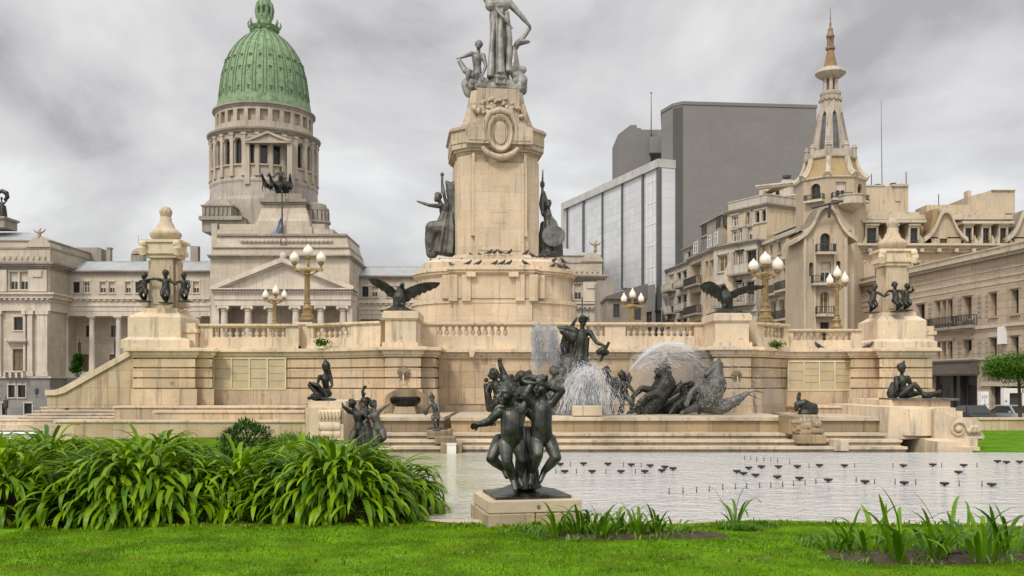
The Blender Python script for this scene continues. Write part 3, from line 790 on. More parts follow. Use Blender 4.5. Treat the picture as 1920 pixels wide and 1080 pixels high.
    for k in range(46):
        a = math.pi * r2.random(); q = .45 + .75 * r2.random()
        mb.ball((q * math.cos(a) * 1.05, -1.76 - .06 * r2.random(), 14.75 + .75 * math.sin(a) * q), (.08 + .1 * r2.random(), .1, .06 + .07 * r2.random()), 7, rot=Matrix.Rotation(r2.random() * 3, 3, 'Y'))
    mb.M = None
    mb.build('carved_garland', STW, t, smooth=60)
    return t
MON = monument()

# ---------------------------------------------------------------- candelabra pillars on both terrace ends
def pillar():
    D = 36.6; cx = PX(311, D); s_ = D / F
    t = thing('urn_pillar', 'left stone pillar with a carved urn above the stair parapet', 'pillar', (cx, D, ZC), 'urn pillars at the terrace ends')
    mb = MB(); w = lambda a: a * s_
    mb.box(cx - w(60), cx + w(64), D - 1.25, D + 1.25, ZC, ZC + .30); mb.prism([(cx - w(60), D - 1.25), (cx + w(64), D - 1.25), (cx + w(64), D + 1.25), (cx - w(60), D + 1.25)], ZC + .30, ZC + .42, top=[(cx - w(50), D - 1.1), (cx + w(46), D - 1.1), (cx + w(46), D + 1.1), (cx - w(50), D + 1.1)])
    mb.box(cx - w(50), cx + w(46), D - 1.1, D + 1.1, ZC + .42, ZC + 1.16); mb.box(cx + w(46), cx + w(68), D - .8, D + .8, ZC, ZC + .95); mb.box(cx + w(46), cx + w(72), D - .85, D + .85, ZC + .60, ZC + .74)
    mb.prism([(cx - w(50), D - 1.1), (cx + w(46), D - 1.1), (cx + w(46), D + 1.1), (cx - w(50), D + 1.1)], ZC + 1.16, ZC + 1.36, top=[(cx - w(36), D - .75), (cx + w(36), D - .75), (cx + w(36), D + .75), (cx - w(36), D + .75)])
    mb.box(cx - w(34), cx + w(34), D - .7, D + .7, ZC + 1.36, ZC + 1.52)
    mb.build('pedestal', STP, t)
    z = lambda py: PZ(py, D)
    mb = MB()
    mb.box(cx - w(21), cx + w(21), D - .42, D + .42, ZC + 1.5, z(486)); mb.box(cx - w(15), cx + w(15), D - .46, D + .46, z(572), z(500)); mb.box(cx - w(27), cx + w(27), D - .3, D + .3, ZC + 1.5, z(490))
    for sx in (-1, 1): mb.plate([(cx + sx * w(20), z(578)), (cx + sx * w(44), z(578)), (cx + sx * w(40), z(568)), (cx + sx * w(30), z(552)), (cx + sx * w(24), z(520)), (cx + sx * w(20), z(510))][::sx], D - .2, D + .2)
    mb.build('pillar_shaft', stone('pillar_stone', (0.50, 0.395, 0.27), stain=.5, var=.3), t)
    mb = MB()
    mb.box(cx - w(28), cx + w(28), D - .5, D + .5, z(486), z(479)); mb.box(cx - w(33), cx + w(33), D - .58, D + .58, z(479), z(471)); mb.box(cx - w(30), cx + w(30), D - .55, D + .55, z(471), z(458)); mb.box(cx - w(36), cx + w(36), D - .62, D + .62, z(458), z(453))
    for sx in (-1, 1):
        mb.tube([(cx + sx * w(31), D - .60, z(482)), (cx + sx * w(33), D - .64, z(470)), (cx + sx * w(32), D - .62, z(456))], [.12, .15, .10], 9)
        mb.ball((cx + sx * w(31), D - .66, z(462)), .14, 9)
    mb.build('pillar_capital', STP, t)
    mb = MB(); prof = [(20, 453), (26, 447), (29, 441), (28, 437), (22, 432), (17, 428), (14, 420), (11, 416), (10, 409), (9, 407), (10, 405), (11, 400), (10, 393), (7, 389), (2, 387)]
    mb.lathe([(a * s_, z(b)) for a, b in prof], (cx, D), 20)
    for k in range(10):
        a = k * math.pi / 5; mb.ball((cx + .19 * math.cos(a), D + .19 * math.sin(a), z(398)), (.06, .06, .09), 6)
    mb.build('urn', MATS['pillar_stone'], t, smooth=45)
    return t
PIL = pillar()
p2 = copy_tree(PIL, (PX(1673, 37.6), 37.6, ZC)); p2['label'] = 'right stone pillar with a carved urn in front of the spired building'; p2.scale = (.95, .95, .95)
# ================================================================ building kit
WIN = {}
def window(parent, A, ux, u0, u1, z0, z1, dep, kind='sash', name='window'):
    w, h = round(u1 - u0, 2), round(z1 - z0, 2); key = (w, h, kind, name)
    nx = Vector((ux.y, -ux.x)); q = Vector(A) + ux * u0 - nx * dep
    if key not in WIN:
        mb = MB(); f = min(.09, w * .09); fr = {'white': WHITEP, 'dark': DKFR, 'shut': FRAME, 'half': FRAME, 'brown': DKFR, 'sash': FRAME, 'void': DKFR}[kind]
        mb.add([(0, 0, 0), (w, 0, 0), (w, 0, h), (0, 0, h)], [(0, 1, 2, 3)], 1)
        for a, b, c, d in ((0, f, 0, h), (w - f, w, 0, h), (f, w - f, 0, f), (f, w - f, h - f, h)): mb.box(a, b, -.06, .01, c, d, 0)
        if kind != 'void':
            mb.box(w / 2 - f * .4, w / 2 + f * .4, -.05, .012, f, h - f, 0)
            mb.box(f, w - f, -.045, .013, h * .62, h * .62 + f * .7, 0)
        if kind == 'half': mb.box(f, w - f, -.03, -.005, h * .48, h - f, 2)
        if kind in ('shut', 'brown'):
            for k in range(max(3, int(h / .16))):
                hh = (h - 2 * f) / max(3, int(h / .16)); mb.box(f, w - f, -.035 - .01 * (k % 2), -.004, f + k * hh + .012, f + (k + 1) * hh, 2)
        o = mb.build(name, [fr, PANE2 if kind == 'white' else GLASS, SHUT if kind != 'half' else FRAME], parent, origin=(0, 0, 0), recalc=False); WIN[key] = o
        if WL.get(parent) is not None: pass
    else: o = WIN[key].copy(); COL.objects.link(o); o.parent = parent
    o.location = Vector((q.x, q.y, z0)) - WL[parent]; o.rotation_euler = (0, 0, math.atan2(ux.y, ux.x)); WL[o] = Vector((q.x, q.y, z0))
    return o
SURR = {}
def surround(win, w, h, dep, m):
    key = (round(w, 2), round(h, 2), dep, m.name)
    if key not in SURR:
        mb = MB(); mb.box(-.15, w + .15, -dep - .18, -dep - .003, -.16, -.02); mb.box(-.2, w + .2, -dep - .14, -dep - .003, h + .10, h + .30); mb.box(-.16, -.02, -dep - .06, -dep - .003, -.02, h + .10); mb.box(w + .02, w + .16, -dep - .06, -dep - .003, -.02, h + .10)
        o = mb.build('surround', m, None, origin=(0, 0, 0), recalc=False); SURR[key] = o
    else: o = SURR[key].copy(); COL.objects.link(o)
    o.parent = win; o.location = (0, 0, 0)
class Bld:
    def __init__(s, name, label, cat, loc, group=None, sm=None): s.sm = sm or CONT; s.t = thing(name, label, cat, loc, group); s.mbs = {}; s.sfx = ''
    def mb(s, name):
        name += s.sfx
        if name not in s.mbs: s.mbs[name] = MB()
        return s.mbs[name]
    def new(s, name):
        k = '%s#n%d' % (name, len(s.mbs)); s.mbs[k] = MB(); return s.mbs[k]
    def face(s, part, A, B, z0, z1, wins=(), dep=.3, sill=None, m=0):
        """wins: (u0,u1,z0,z1,kind[,'arch'])"""
        s.mb(part).wall(A, B, z0, z1, [tuple(w[:4]) + ((1,) if len(w) > 5 else ()) for w in wins], dep, m)
        A = Vector(A); ux = (Vector(B) - A).normalized(); nx = Vector((ux.y, -ux.x))
        for w in wins:
            if w[4]: s.lastwin = window(s.t, A, ux, w[0], w[1], w[2], w[3], dep, w[4])
            if sill and w[4]: surround(s.lastwin, w[1] - w[0], w[3] - w[2], dep, s.sm)
    def pface(s, part, D, a, b, top, bot, wins=(), dep=.3, sill=None):
        s.face(part, (PX(a, D), D), (PX(b, D), D), PZ(bot, D), PZ(top, D), [(PX(w[0], D) - PX(a, D), PX(w[1], D) - PX(a, D), PZ(w[3], D), PZ(w[2], D)) + tuple(w[4:]) for w in wins], dep, sill)
    def done(s, mats):
        for k, m in s.mbs.items():
            k = k.split('#')[0]
            if m.v: m.build(k, mats[k][0] if isinstance(mats[k], tuple) else mats[k], s.t, smooth=(mats[k][1] if isinstance(mats[k], tuple) else None), recalc=True)
        return s.t

# ================================================================ the domed parliament
COPPER = None
def copper():
    m, nt, b = shader('green_copper_patina'); g = G(nt)
    st = g.noise(g.pos((1.2, 1.2, 0.12)), 1.0, 6, 0.65); sp = g.noise(g.pos(), 1.4, 6, 0.7)
    c = g.mix(g.ramp(st, [(0.3, 0.0), (0.7, 1.0)]), (0.135, 0.215, 0.105), (0.225, 0.335, 0.17))
    c = g.mix(g.math('MULTIPLY', g.ramp(sp, [(0.48, 0.0), (0.66, 1.0)]), .75), c, (0.045, 0.075, 0.04))
    c = g.mix(g.math('MULTIPLY', g.ramp(g.noise(g.pos((1, 1, .4), (7, 2, 3)), 2.1, 6, .7), [(0.60, 0.0), (0.70, 1.0)]), .6), c, (0.27, 0.31, 0.13))
    g.l(c, b.inputs['Base Color']); b.inputs['Roughness'].default_value = .65; g.bump(sp, b, .3, .1); return m
COPPER = copper(); COPD = plain('dark_copper_seam', (0.06, 0.105, 0.05), .7, var=.4)
CD = 150.0
CON = Bld('parliament_building', 'grey stone parliament with a green copper dome and a columned portico', 'parliament building', (PX(527, CD), CD, -3.5), sm=CGP)
def con_wing(D, a, b, wins, cols, lowwins, px_=None):
    """a long wing; levels measured at D = 150 on the left wing"""
    px_ = px_ or (lambda p: PX(p, D)); z = lambda py: PZ(py, 150.0)
    xa, xb = px_(a), px_(b); B = CON
    A, Bp = (xa, D), (xb, D)
    B.face('upper_wall', A, Bp, z(557), z(510), [(px_(w[0]) - xa, px_(w[1]) - xa, z(549), z(529), w[2]) for w in wins], .35, 'window_surround')
    B.mb('cornice').box(xa, xb, D - .7, D + 6, z(510), z(507.5)); B.mb('cornice').box(xa, xb, D - .35, D + 6, z(513.5), z(510))
    tr = B.mb('entablature'); 
    tr.box(xa, xb, D - .9, D + 3, z(562), z(557)); tr.box(xa, xb, D - .5, D + 3, z(572), z(562)); tr.box(xa, xb, D - .85, D + 3, z(575), z(572)); tr.box(xa, xb, D - .7, D + 3, z(584), z(575)); tr.box(xa, xb, D - .62, D + 3, z(593), z(584))
    for k in range(int((xb - xa) / .9)): tr.box(xa + k * .9, xa + k * .9 + .45, D - .8, D - .4, z(565), z(562))
    B.face('recessed_wall', (xa, D + 3), (xb, D + 3), z(708), z(593), [(px_(w[0]) - xa, px_(w[1]) - xa, z(w[3]), z(w[2]), w[4]) for w in lowwins], .3, 'window_surround')
    B.mb('stylobate').box(xa, xb, D - .9, D + 3, z(710), z(697)); B.mb('stylobate').box(xa, xb, D - .5, D + 3.01, z(650) , z(647)) if False else None
    for p in cols:
        c = B.new('column'); x = px_(p); c.lathe([(.52, z(697)), (.52, z(695)), (.46, z(693)), (.44, z(640)), (.38, z(600))], (x, D - .1), 14); c.lathe([(.40, z(600)), (.48, z(599)), (.42, z(598)), (.62, z(595.5))], (x, D - .1), 14); c.box(x - .62, x + .62, D - .7, D + .5, z(595.5), z(593))
    B.face('basement_wall', (xa, D - 1), (xb, D - 1), z(810), z(710), [], .3); B.mb('basement_wall').box(xa, xb, D - 1.01, D + 3, z(710), z(708.5))
    rf = B.mb('zinc_roof'); rf.add([(xa, D - .3, z(507.5)), (xb, D - .3, z(507.5)), (xb, D + 4.5, z(484) ), (xa, D + 4.5, z(484)), (xa, D + 14, z(476)), (xb, D + 14, z(476))], [(0, 1, 2, 3), (3, 2, 5, 4)])
    for k in range(int((xb - xa) / 1.5)): rf.box(xa + k * 1.5, xa + k * 1.5 + .08, D + 4.3, D + 4.7, z(484), z(483))
    rf.box(xa, xb, D + 4.4, D + 4.7, z(484.5), z(483))
def pavilion(xr, D):
    z = lambda py: PZ(py, 144.0); x = lambda px: xr + (px - 102) * .08; B = CON; L = -150; dp = 16
    xl = x(L)
    def wl(part, e, t, bo, wins=()):
        a = (x(L), D - e); b = (x(92) + e, D - e)
        B.face(part, a, b, z(bo), z(t), [(x(w[0]) - a[0], x(w[1]) - a[0], z(w[3]), z(w[2]), w[4]) for w in wins], .35, 'window_surround')
        B.face(part, b, (b[0], D + dp), z(bo), z(t))
    def bd(part, e, t, bo): B.mb(part).box(x(L), x(92) + e, D - e, D + dp, z(bo), z(t))
    wl('basement_wall', .2, 708, 812, [(17, 29, 723, 745, 'void'), (35, 49, 723, 745, 'void'), (-13, 0, 723, 745, 'void'), (47, 61, 757, 778, 'void'), (5, 12, 757, 778, 'void')])
    bd('stylobate', .5, 706, 709)
    wl('pavilion_wall', 0, 583, 706, [(26, 43, 595, 619, 'dark'), (24, 44, 655, 695, 'brown'), (-30, -13, 595, 619, 'dark')])
    for a, b in ((-8, 4), (54, 63), (72, 91), (46, 50)): pq = B.new('pilaster'); pq.box(x(a), x(b), D - .45, D + .2, z(697), z(590)); pq.box(x(a) - .2, x(b) + .2, D - .62, D + .2, z(590), z(583)); pq.box(x(a) - .15, x(b) + .15, D - .6, D + .2, z(706), z(697))
    for a, b in ((14, 54),): bq = B.new('window_hood'); bq.box(x(a), x(b), D - 1.0, D, z(640), z(636)); bq.box(x(15), x(53), D - .9, D, z(642), z(640))
    for k in range(4): B.mb('balcony').box(x(15 + 11 * k), x(18 + 11 * k), D - 1.3, D - .4, z(708), z(697))
    B.mb('balcony').box(x(15), x(51), D - 1.3, D - .5, z(698), z(696))
    for e, t, bo in ((.35, 566, 583), (.55, 560, 566), (1.0, 553, 560), (1.3, 549.5, 553)): bd('entablature', e, t, bo)
    for k in range(30): B.mb('entablature').box(x(92) - k * .8, x(92) - k * .8 + .4, D - .95, D - .5, z(563), z(560))
    wl('pavilion_wall', .1, 504, 549.5, [(19, 34, 511, 543, 'half'), (38, 53, 511, 543, 'half'), (-20, 2, 511, 543, 'half')])
    pq = B.new('pilaster'); B.new('pilaster').box(x(3), x(15), D - .45, D, z(547), z(506)); pq.box(x(56), x(90), D - .5, D, z(547), z(506)); pq.box(x(64), x(82), D - .7, D, z(520), z(508))
    for e, t, bo in ((.5, 500, 504), (.9, 496, 500), (1.2, 492, 496)): bd('cornice', e, t, bo)
    wl('pavilion_wall', .3, 466, 492); 
    for k in range(16): B.mb('attic').box(x(84 - k * 11), x(88 - k * 11), D - .55, D, z(486), z(481))
    bd('cornice', .45, 464, 467)
    # corner block with curved shoulders, then the hipped roof
    B.mb('attic').plate([(x(52), z(464)), (x(98), z(464)), (x(96), z(458)), (x(88), z(449)), (x(80), z(445)), (x(70), z(445)), (x(62), z(450)), (x(56), z(456))], D - .6, D + 3)
    wl('attic', .0, 451, 464); bd('cornice', .2, 450, 452)
    rf = B.mb('slate_roof'); q = [(xl, D + 0.5), (x(88), D + .5), (x(88), D + dp), (xl, D + dp)]; q2 = [(xl, D + 6), (x(20), D + 6), (x(20), D + dp - 5), (xl, D + dp - 5)]; rf.prism(q, z(450), z(424), top=q2)
def congress():
    B = CON; s = CD / F
    B.sfx = '#1'
    con_wing(150, 100, 396, [(137, 149.5, 'dark'), (156, 168, 'white'), (187, 198, 'half'), (204, 215, 'half'), (235, 245, 'half'), (254, 265, 'dark'), (345, 356, 'half'), (362, 373, 'half')],
             [124, 173, 223, 272, 322, 372], [(145, 159, 608, 630, 'dark'), (193, 208, 608, 630, 'dark'), (241, 256, 608, 632, 'brown'), (341, 356, 608, 632, 'dark'), (140, 160, 664, 697, 'brown'), (190, 206, 664, 697, 'brown'), (240, 256, 664, 697, 'brown')])
    p2 = lambda p: PX(p, 157.0)
    B.sfx = '#2'
    con_wing(157, 640, 1060, [(679, 691, 'dark'), (697, 708, 'half'), (725, 737, 'dark'), (743, 755, 'half'), (775, 787, 'dark')], [670, 720, 770], [(690, 704, 608, 632, 'dark'), (740, 754, 608, 632, 'dark')], p2)
    B.sfx = '#3'; pavilion(PX(102, 144), 144.0); B.sfx = '#4'; pavilion(PX(1134, 161), 161.0); B.sfx = '#5'
    # roof furniture on the left wing
    D = 158; ch = B.new('roof_house'); ch.pbox(101, 190, 466, 492, D, 2); ch.pbox(108, 185, 464, 466, D + .2, 1.5)
    ch = B.new('chimney'); ch.pbox(200, 207, 466, 492, D, .8); ch.pbox(199, 208, 463.5, 466, D - .1, 1); B.new('chimney').pbox(357, 371, 461, 492, D, 1.2)
    ch = B.new('roof_cupola'); ch.lathe([(14 * .0878, PZ(492, D)), (14.5 * .0878, PZ(480, D))], (PX(260, D), D), 10); ch.lathe([(14 * .0878, PZ(478, D)), (12 * .0878, PZ(472, D)), (6 * .0878, PZ(467, D)), (2 * .0878, PZ(465, D)), (.05, PZ(462, D)), (.03, PZ(440, D))], (PX(260, D), D), 10)
    # ---- centre block
    D = 143.0; z = lambda py: PZ(py, D); x = lambda px: PX(px, D)
    B.face('portico_back_wall', (x(393), D + 4.5), (x(662), D + 4.5), z(812), z(572), [(x(a) - x(393), x(b) - x(393), z(690), z(578), 'brown') for a, b in ((428, 454), (474, 496), (518, 546), (561, 594), (609, 634))], .5)  # recess shade put into the back wall's darker stone colour
    for p in (418, 463, 506, 553, 600, 642):
        c = B.new('column'); c.lathe([(.62, z(700)), (.60, z(640)), (.50, z(584))], (x(p), D + .7), 16); c.lathe([(.55, z(584)), (.62, z(583)), (.55, z(582)), (.85, z(577))], (x(p), D + .7), 12); c.box(x(p) - .85, x(p) + .85, D - .15, D + 1.5, z(577), z(573.5))
        for sx in (-1, 1): c.ball((x(p) + sx * .72, D - .1, z(578.5)), .22, 8)
    B.new('pilaster').box(x(396), x(409), D + .3, D + 4.5, z(812), z(573)); B.new('pilaster').box(x(650), x(660), D + .3, D + 4.5, z(812), z(573))
    e = B.mb('entablature'); e.box(x(402), x(658), D - .1, D + 5, z(573), z(562)); e.box(x(401), x(659), D - .25, D + 5, z(562), z(551)); e.box(x(398), x(662), D - .6, D + 5, z(548.5), z(546)); e.box(x(400), x(660), D - .4, D + 5, z(551), z(548.5))
    for k in range(46): e.box(x(400) + k * .452, x(400) + k * .452 + .24, D - .75, D - .3, z(546), z(543.6))
    e.box(x(396), x(664), D - 1.0, D + 5, z(543.6), z(541))
    pd = B.mb('pediment'); pd.plate([(x(412), z(541)), (x(648), z(541)), (x(531), z(495))], D + .1, D + 4)
    for sg in (-1, 1): pd.plate([(x(531), z(483.5)), (x(531 + sg * 133.5), z(537)), (x(531 + sg * 133.5), z(541)), (x(531 + sg * 120), z(541)), (x(531), z(492.5))], D - .9, D + 4.2); pd.plate([(x(531), z(492.5)), (x(531 + sg * 120), z(541)), (x(531 + sg * 112), z(541)), (x(531), z(496))], D - .45, D + 4.1)
    pd.ball((x(531), D, z(480)), (.5, .5, .55), 8)
    # block behind the pediment
    D = 147.0; z = lambda py: PZ(py, D); x = lambda px: PX(px, D)
    m = B.mb('centre_block'); m.box(x(394), x(655), D, D + 16, z(812), z(484)); m.box(x(385), x(395.5), D + 3, D + 16, z(812), z(413))
    cm = B.mb('cornice'); cm.box(x(392), x(658), D - .5, D + 16, z(484), z(481)); cm.box(x(391), x(660), D - .9, D + 16, z(481), z(478.5))
    m.prism([(x(395), D + .5), (x(655), D + .5), (x(655), D + 15), (x(395), D + 15)], z(478.5), z(463), top=[(x(397), D + .7), (x(653), D + .7), (x(653), D + 15), (x(397), D + 15)]); cm.box(x(396), x(654), D + .4, D + 14, z(464), z(462))
    m.prism([(x(399), D + 1), (x(652), D + 1), (x(652), D + 14), (x(399), D + 14)], z(462), z(440), top=[(x(403), D + 1.5), (x(646), D + 1.5), (x(646), D + 14), (x(403), D + 14)]); cm.box(x(402), x(647), D + 1.1, D + 14, z(440), z(436))
    for k in range(22): m.ball((x(450 + 8 * k), D + .9, z(450)), (.35, .2, .28), 6)
    m.box(x(395), x(618), D + 3, D + 15, z(436), z(424)); m.box(x(398), x(600), D + 3.5, D + 15, z(424), z(413)); m.box(x(465), x(578), D + 2.5, D + 12, z(436), z(420)); m.box(x(470), x(574), D + 2.6, D + 11, z(420), z(409))
    m.prism([(x(473), D + 2.7), (x(573), D + 2.7), (x(573), D + 10), (x(473), D + 10)], z(409), z(383), top=[(x(480), D + 3.3), (x(565), D + 3.3), (x(565), D + 9), (x(480), D + 9)]); m.box(x(483), x(562), D + 3.5, D + 9, z(383), z(375))
    cm.box(x(479), x(565), D + 3, D + 9.5, z(375), z(372)); cm.box(x(477), x(567), D + 2.7, D + 9.6, z(372), z(366)); cm.box(x(486), x(558), D + 2.9, D + 9, z(366), PZ(362.6, D + 2.9))
    # sooty turrets
    D = 154.0; z = lambda py: PZ(py, D); x = lambda px: PX(px, D); tu = B.new('turret'); w = D / F
    tu.lathe([(25 * w, z(440)), (25 * w, z(420)), (28 * w, z(420)), (28 * w, z(416)), (22 * w, z(416)), (22 * w, z(398)), (25 * w, z(397)), (25 * w, z(392)), (21 * w, z(391)), (20 * w, z(385)), (12 * w, z(382)), (1 * w, z(381))], (x(592), D), 18)
    for k in range(18): a = k * math.pi / 9; tu.box(x(592) + 22.4 * w * math.cos(a) - .25, x(592) + 22.4 * w * math.cos(a) + .25, D + 22.4 * w * math.sin(a) - .25, D + 22.4 * w * math.sin(a) + .25, z(416), z(398))
    tu = B.new('turret'); tu.box(x(390), x(470), D - 3, D + 3, z(440), z(419)); tu.box(x(386), x(465), D - 3.6, D + 3, z(419), z(412)); tu.box(x(391), x(446), D - 3.2, D + 3, z(412), z(394)); tu.box(x(389), x(448), D - 3.4, D + 3, z(394), z(391)); tu.prism([(x(393), D - 3), (x(444), D - 3), (x(444), D + 3), (x(393), D + 3)], z(391), z(378), top=[(x(400), D - 2), (x(430), D - 2), (x(430), D + 2), (x(400), D + 2)])
    for k in range(7): tu.box(x(394 + 8 * k), x(397 + 8 * k), D - 3.45, D - 3, z(410), z(396))
    # ---- drum and dome
    D = 163.0; w = D / F; cx = PX(496, D); z = lambda py: PZ(py, D)
    dr = B.mb('drum_base'); dr.lathe([(101 * w, z(440)), (101 * w, z(392)), (99 * w, z(385)), (97.5 * w, z(362)), (99 * w, z(358)), (99 * w, z(355)), (96.5 * w, z(352)), (96.5 * w, z(348))], (cx, D), 48)
    n = 26; r0 = 95.5 * w
    for k in range(n):
        a0 = 2 * math.pi * (k - .5) / n - math.pi / 2; a1 = a0 + 2 * math.pi / n
        A = (cx + r0 * math.cos(a0), D + r0 * math.sin(a0)); Bq = (cx + r0 * math.cos(a1), D + r0 * math.sin(a1)); Lk = (Vector(Bq) - Vector(A)).length
        vis = math.sin((a0 + a1) / 2) < .25
        B.face('drum_wall', A, Bq, z(350), z(272), [(Lk / 2 - .56, Lk / 2 + .56, z(328), z(283), 'void' if vis else None, 'arch')], .5)
        pl = B.mb('drum_pilaster'); pl.M = Matrix.Translation((A[0], A[1], 0)) @ Matrix.Rotation(a0 + math.pi / 2, 4, 'Z')
        pl.box(-.30, .30, -.35, .2, z(346), z(277)); pl.box(-.42, .42, -.45, .2, z(277), z(273)); pl.box(-.40, .40, -.42, .2, z(350), z(346)); pl.M = None
        am = (a0 + a1) / 2; pl.M = Matrix.Translation((cx + r0 * math.cos(am), D + r0 * math.sin(am), 0)) @ Matrix.Rotation(am + math.pi / 2, 4, 'Z')
        pl.box(-.75, .75, -.25, .1, z(331), z(328.5)); pl.tube([(-.7, -.12, z(288)), (-.6, -.14, z(283)), (0, -.16, z(280.5)), (.6, -.14, z(283)), (.7, -.12, z(288))], .13, 6); pl.M = None
        ap = B.mb('attic_ring'); ap.M = pl.M
        r1 = 89 * w; A1 = (cx + r1 * math.cos(a0), D + r1 * math.sin(a0)); B1 = (cx + r1 * math.cos(a1), D + r1 * math.sin(a1)); L1 = (Vector(B1) - Vector(A1)).length
        B.face('attic_ring', A1, B1, z(264), z(222), [(L1 / 2 - .62, L1 / 2 + .62, z(249), z(228), None)], .8)
        B.mb('attic_ring').M = Matrix.Translation((cx + r1 * math.cos(am), D + r1 * math.sin(am), 0)) @ Matrix.Rotation(am + math.pi / 2, 4, 'Z')
        B.mb('attic_ring').box(-.7, .7, .75, .9, z(251), z(226)); B.mb('attic_ring').M = None
    co = B.mb('drum_cornice'); co.lathe([(96 * w, z(273)), (99 * w, z(271)), (99 * w, z(269)), (103 * w, z(267)), (104 * w, z(264)), (100 * w, z(262.5)), (88 * w, z(262))], (cx, D), 52)
    co.lathe([(89 * w, z(224)), (91 * w, z(222)), (91 * w, z(220)), (94 * w, z(219)), (94 * w, z(216)), (86 * w, z(214))], (cx, D), 52)
    Df = D - 100 * w; x = lambda px: PX(px, Df); zf = lambda py: PZ(py, Df)
    gp = B.mb('drum_gable'); gp.plate([(x(466), zf(266)), (x(540), zf(266)), (x(503), zf(250))], Df - .2, Df + 3)
    for sg in (-1, 1): gp.plate([(x(503), zf(247)), (x(503 + sg * 42), zf(263.5)), (x(503 + sg * 42), zf(266)), (x(503 + sg * 35), zf(266)), (x(503), zf(251))], Df - .6, Df + 3)
    gp.box(x(460), x(546), Df - .5, Df + 3, zf(269), zf(265.8))
    for px in (463, 543): gp.box(x(px) - .4, x(px) + .4, Df - .1, Df + 2, zf(345), zf(268))
    dm = B.mb('dome'); prof = [(86.5, 216), (85.5, 203), (84.5, 200), (84.5, 197), (82.8, 196), (82, 185), (80.5, 170), (78.5, 155), (75, 138), (70, 122), (63.5, 107), (56, 95), (47, 84), (38, 75), (30, 69), (26, 66)]
    fn = lambda a: 1 + .012 * (1 if (a * 26 / (2 * math.pi)) % 1 < .22 else 0)
    dm.lathe([(r * w, z(p)) for r, p in prof], (cx, D), 104)
    sm = B.mb('dome_seam')
    for k in range(26):
        a = 2 * math.pi * (k + .5) / 26 + .02
        for da in (-.035, .035):
            pl = [(cx + (r + .2) * w * math.cos(a + da * min(1, r / 60)), D + (r + .2) * w * math.sin(a + da * min(1, r / 60)), z(p)) for r, p in prof[4:]]
            sm.tube(pl, [.06] * 6 + [.05] * 3 + [.045] * (len(pl) - 9), 5)
        am = a + math.pi / 26
        if math.sin(am) < .35:
            for r, p, hh in ((82.3, 187, .55), (80.5, 150 + 22, 0), (77.6, 150, .5), (72, 126, .35)):
                if not hh: continue
                q = Matrix.Translation((cx + r * w * math.cos(am), D + r * w * math.sin(am), z(p))) @ Matrix.Rotation(am + math.pi / 2, 4, 'Z'); sm.M = q
                sm.box(-.13, .13, -.06, .3, -hh * .6, hh * .5); sm.M = None; dm.M = q; dm.box(-.26, .26, -.10, .3, hh * .5, hh * .5 + .10); dm.M = None
    fi = B.mb('lantern_finial')
    fi.lathe([(r * w, z(p)) for r, p in [(28, 67), (24, 64), (23, 60), (27, 56), (28, 52), (22, 49), (15, 47), (13, 40), (15, 36), (15, 31), (11, 26), (12, 18), (15, 14), (13, 8), (11, 2), (12, -6), (9, -12), (6, -30), (2, -50)]], (cx, D), 20)
    for k in range(10):
        a = k * math.pi / 5 + .2; fi.tube([(cx + q * w * math.cos(a), D + q * w * math.sin(a), z(p)) for q, p in ((22, 56), (28, 52), (30, 46), (28, 40))], [.25, .25, .18, .04], 6)
        fi.ball((cx + 24 * w * math.cos(a), D + 24 * w * math.sin(a), z(58)), .35, 6); fi.tube([(cx + q * w * math.cos(a), D + q * w * math.sin(a), z(p)) for q, p in ((14, 34), (16, 20), (13, 6))], .22, 5)
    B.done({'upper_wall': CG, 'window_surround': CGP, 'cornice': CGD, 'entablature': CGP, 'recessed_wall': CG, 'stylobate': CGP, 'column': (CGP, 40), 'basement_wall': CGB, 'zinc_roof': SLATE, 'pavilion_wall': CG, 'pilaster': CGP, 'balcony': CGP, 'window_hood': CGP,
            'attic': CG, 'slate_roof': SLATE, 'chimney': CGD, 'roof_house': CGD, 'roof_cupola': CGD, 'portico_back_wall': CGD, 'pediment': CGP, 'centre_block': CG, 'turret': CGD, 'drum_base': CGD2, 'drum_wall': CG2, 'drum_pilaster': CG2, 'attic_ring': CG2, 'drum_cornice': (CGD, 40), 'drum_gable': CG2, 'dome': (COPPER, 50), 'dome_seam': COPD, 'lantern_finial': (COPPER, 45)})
CGD2 = stone('streaked_drum_stone', (0.42, 0.37, 0.31), stain=0.6, scale=0.5, var=0.3)
CG2 = stone('drum_stone', (0.47, 0.40, 0.31), stain=0.45, scale=0.5, var=0.25)
congress()
# ================================================================ right-hand buildings
def hit(A, B, px):
    """distance along A->B where the sight line of column px meets the wall"""
    k = (px - 960.0) / F; A, B = Vector(A), Vector(B); d = (B - A)
    t = (k * A.y - A.x) / (d.x - k * d.y); return t * d.length, A.y + d.y * t
def zat(A, B, px, py): return PZ(py, hit(A, B, px)[1])

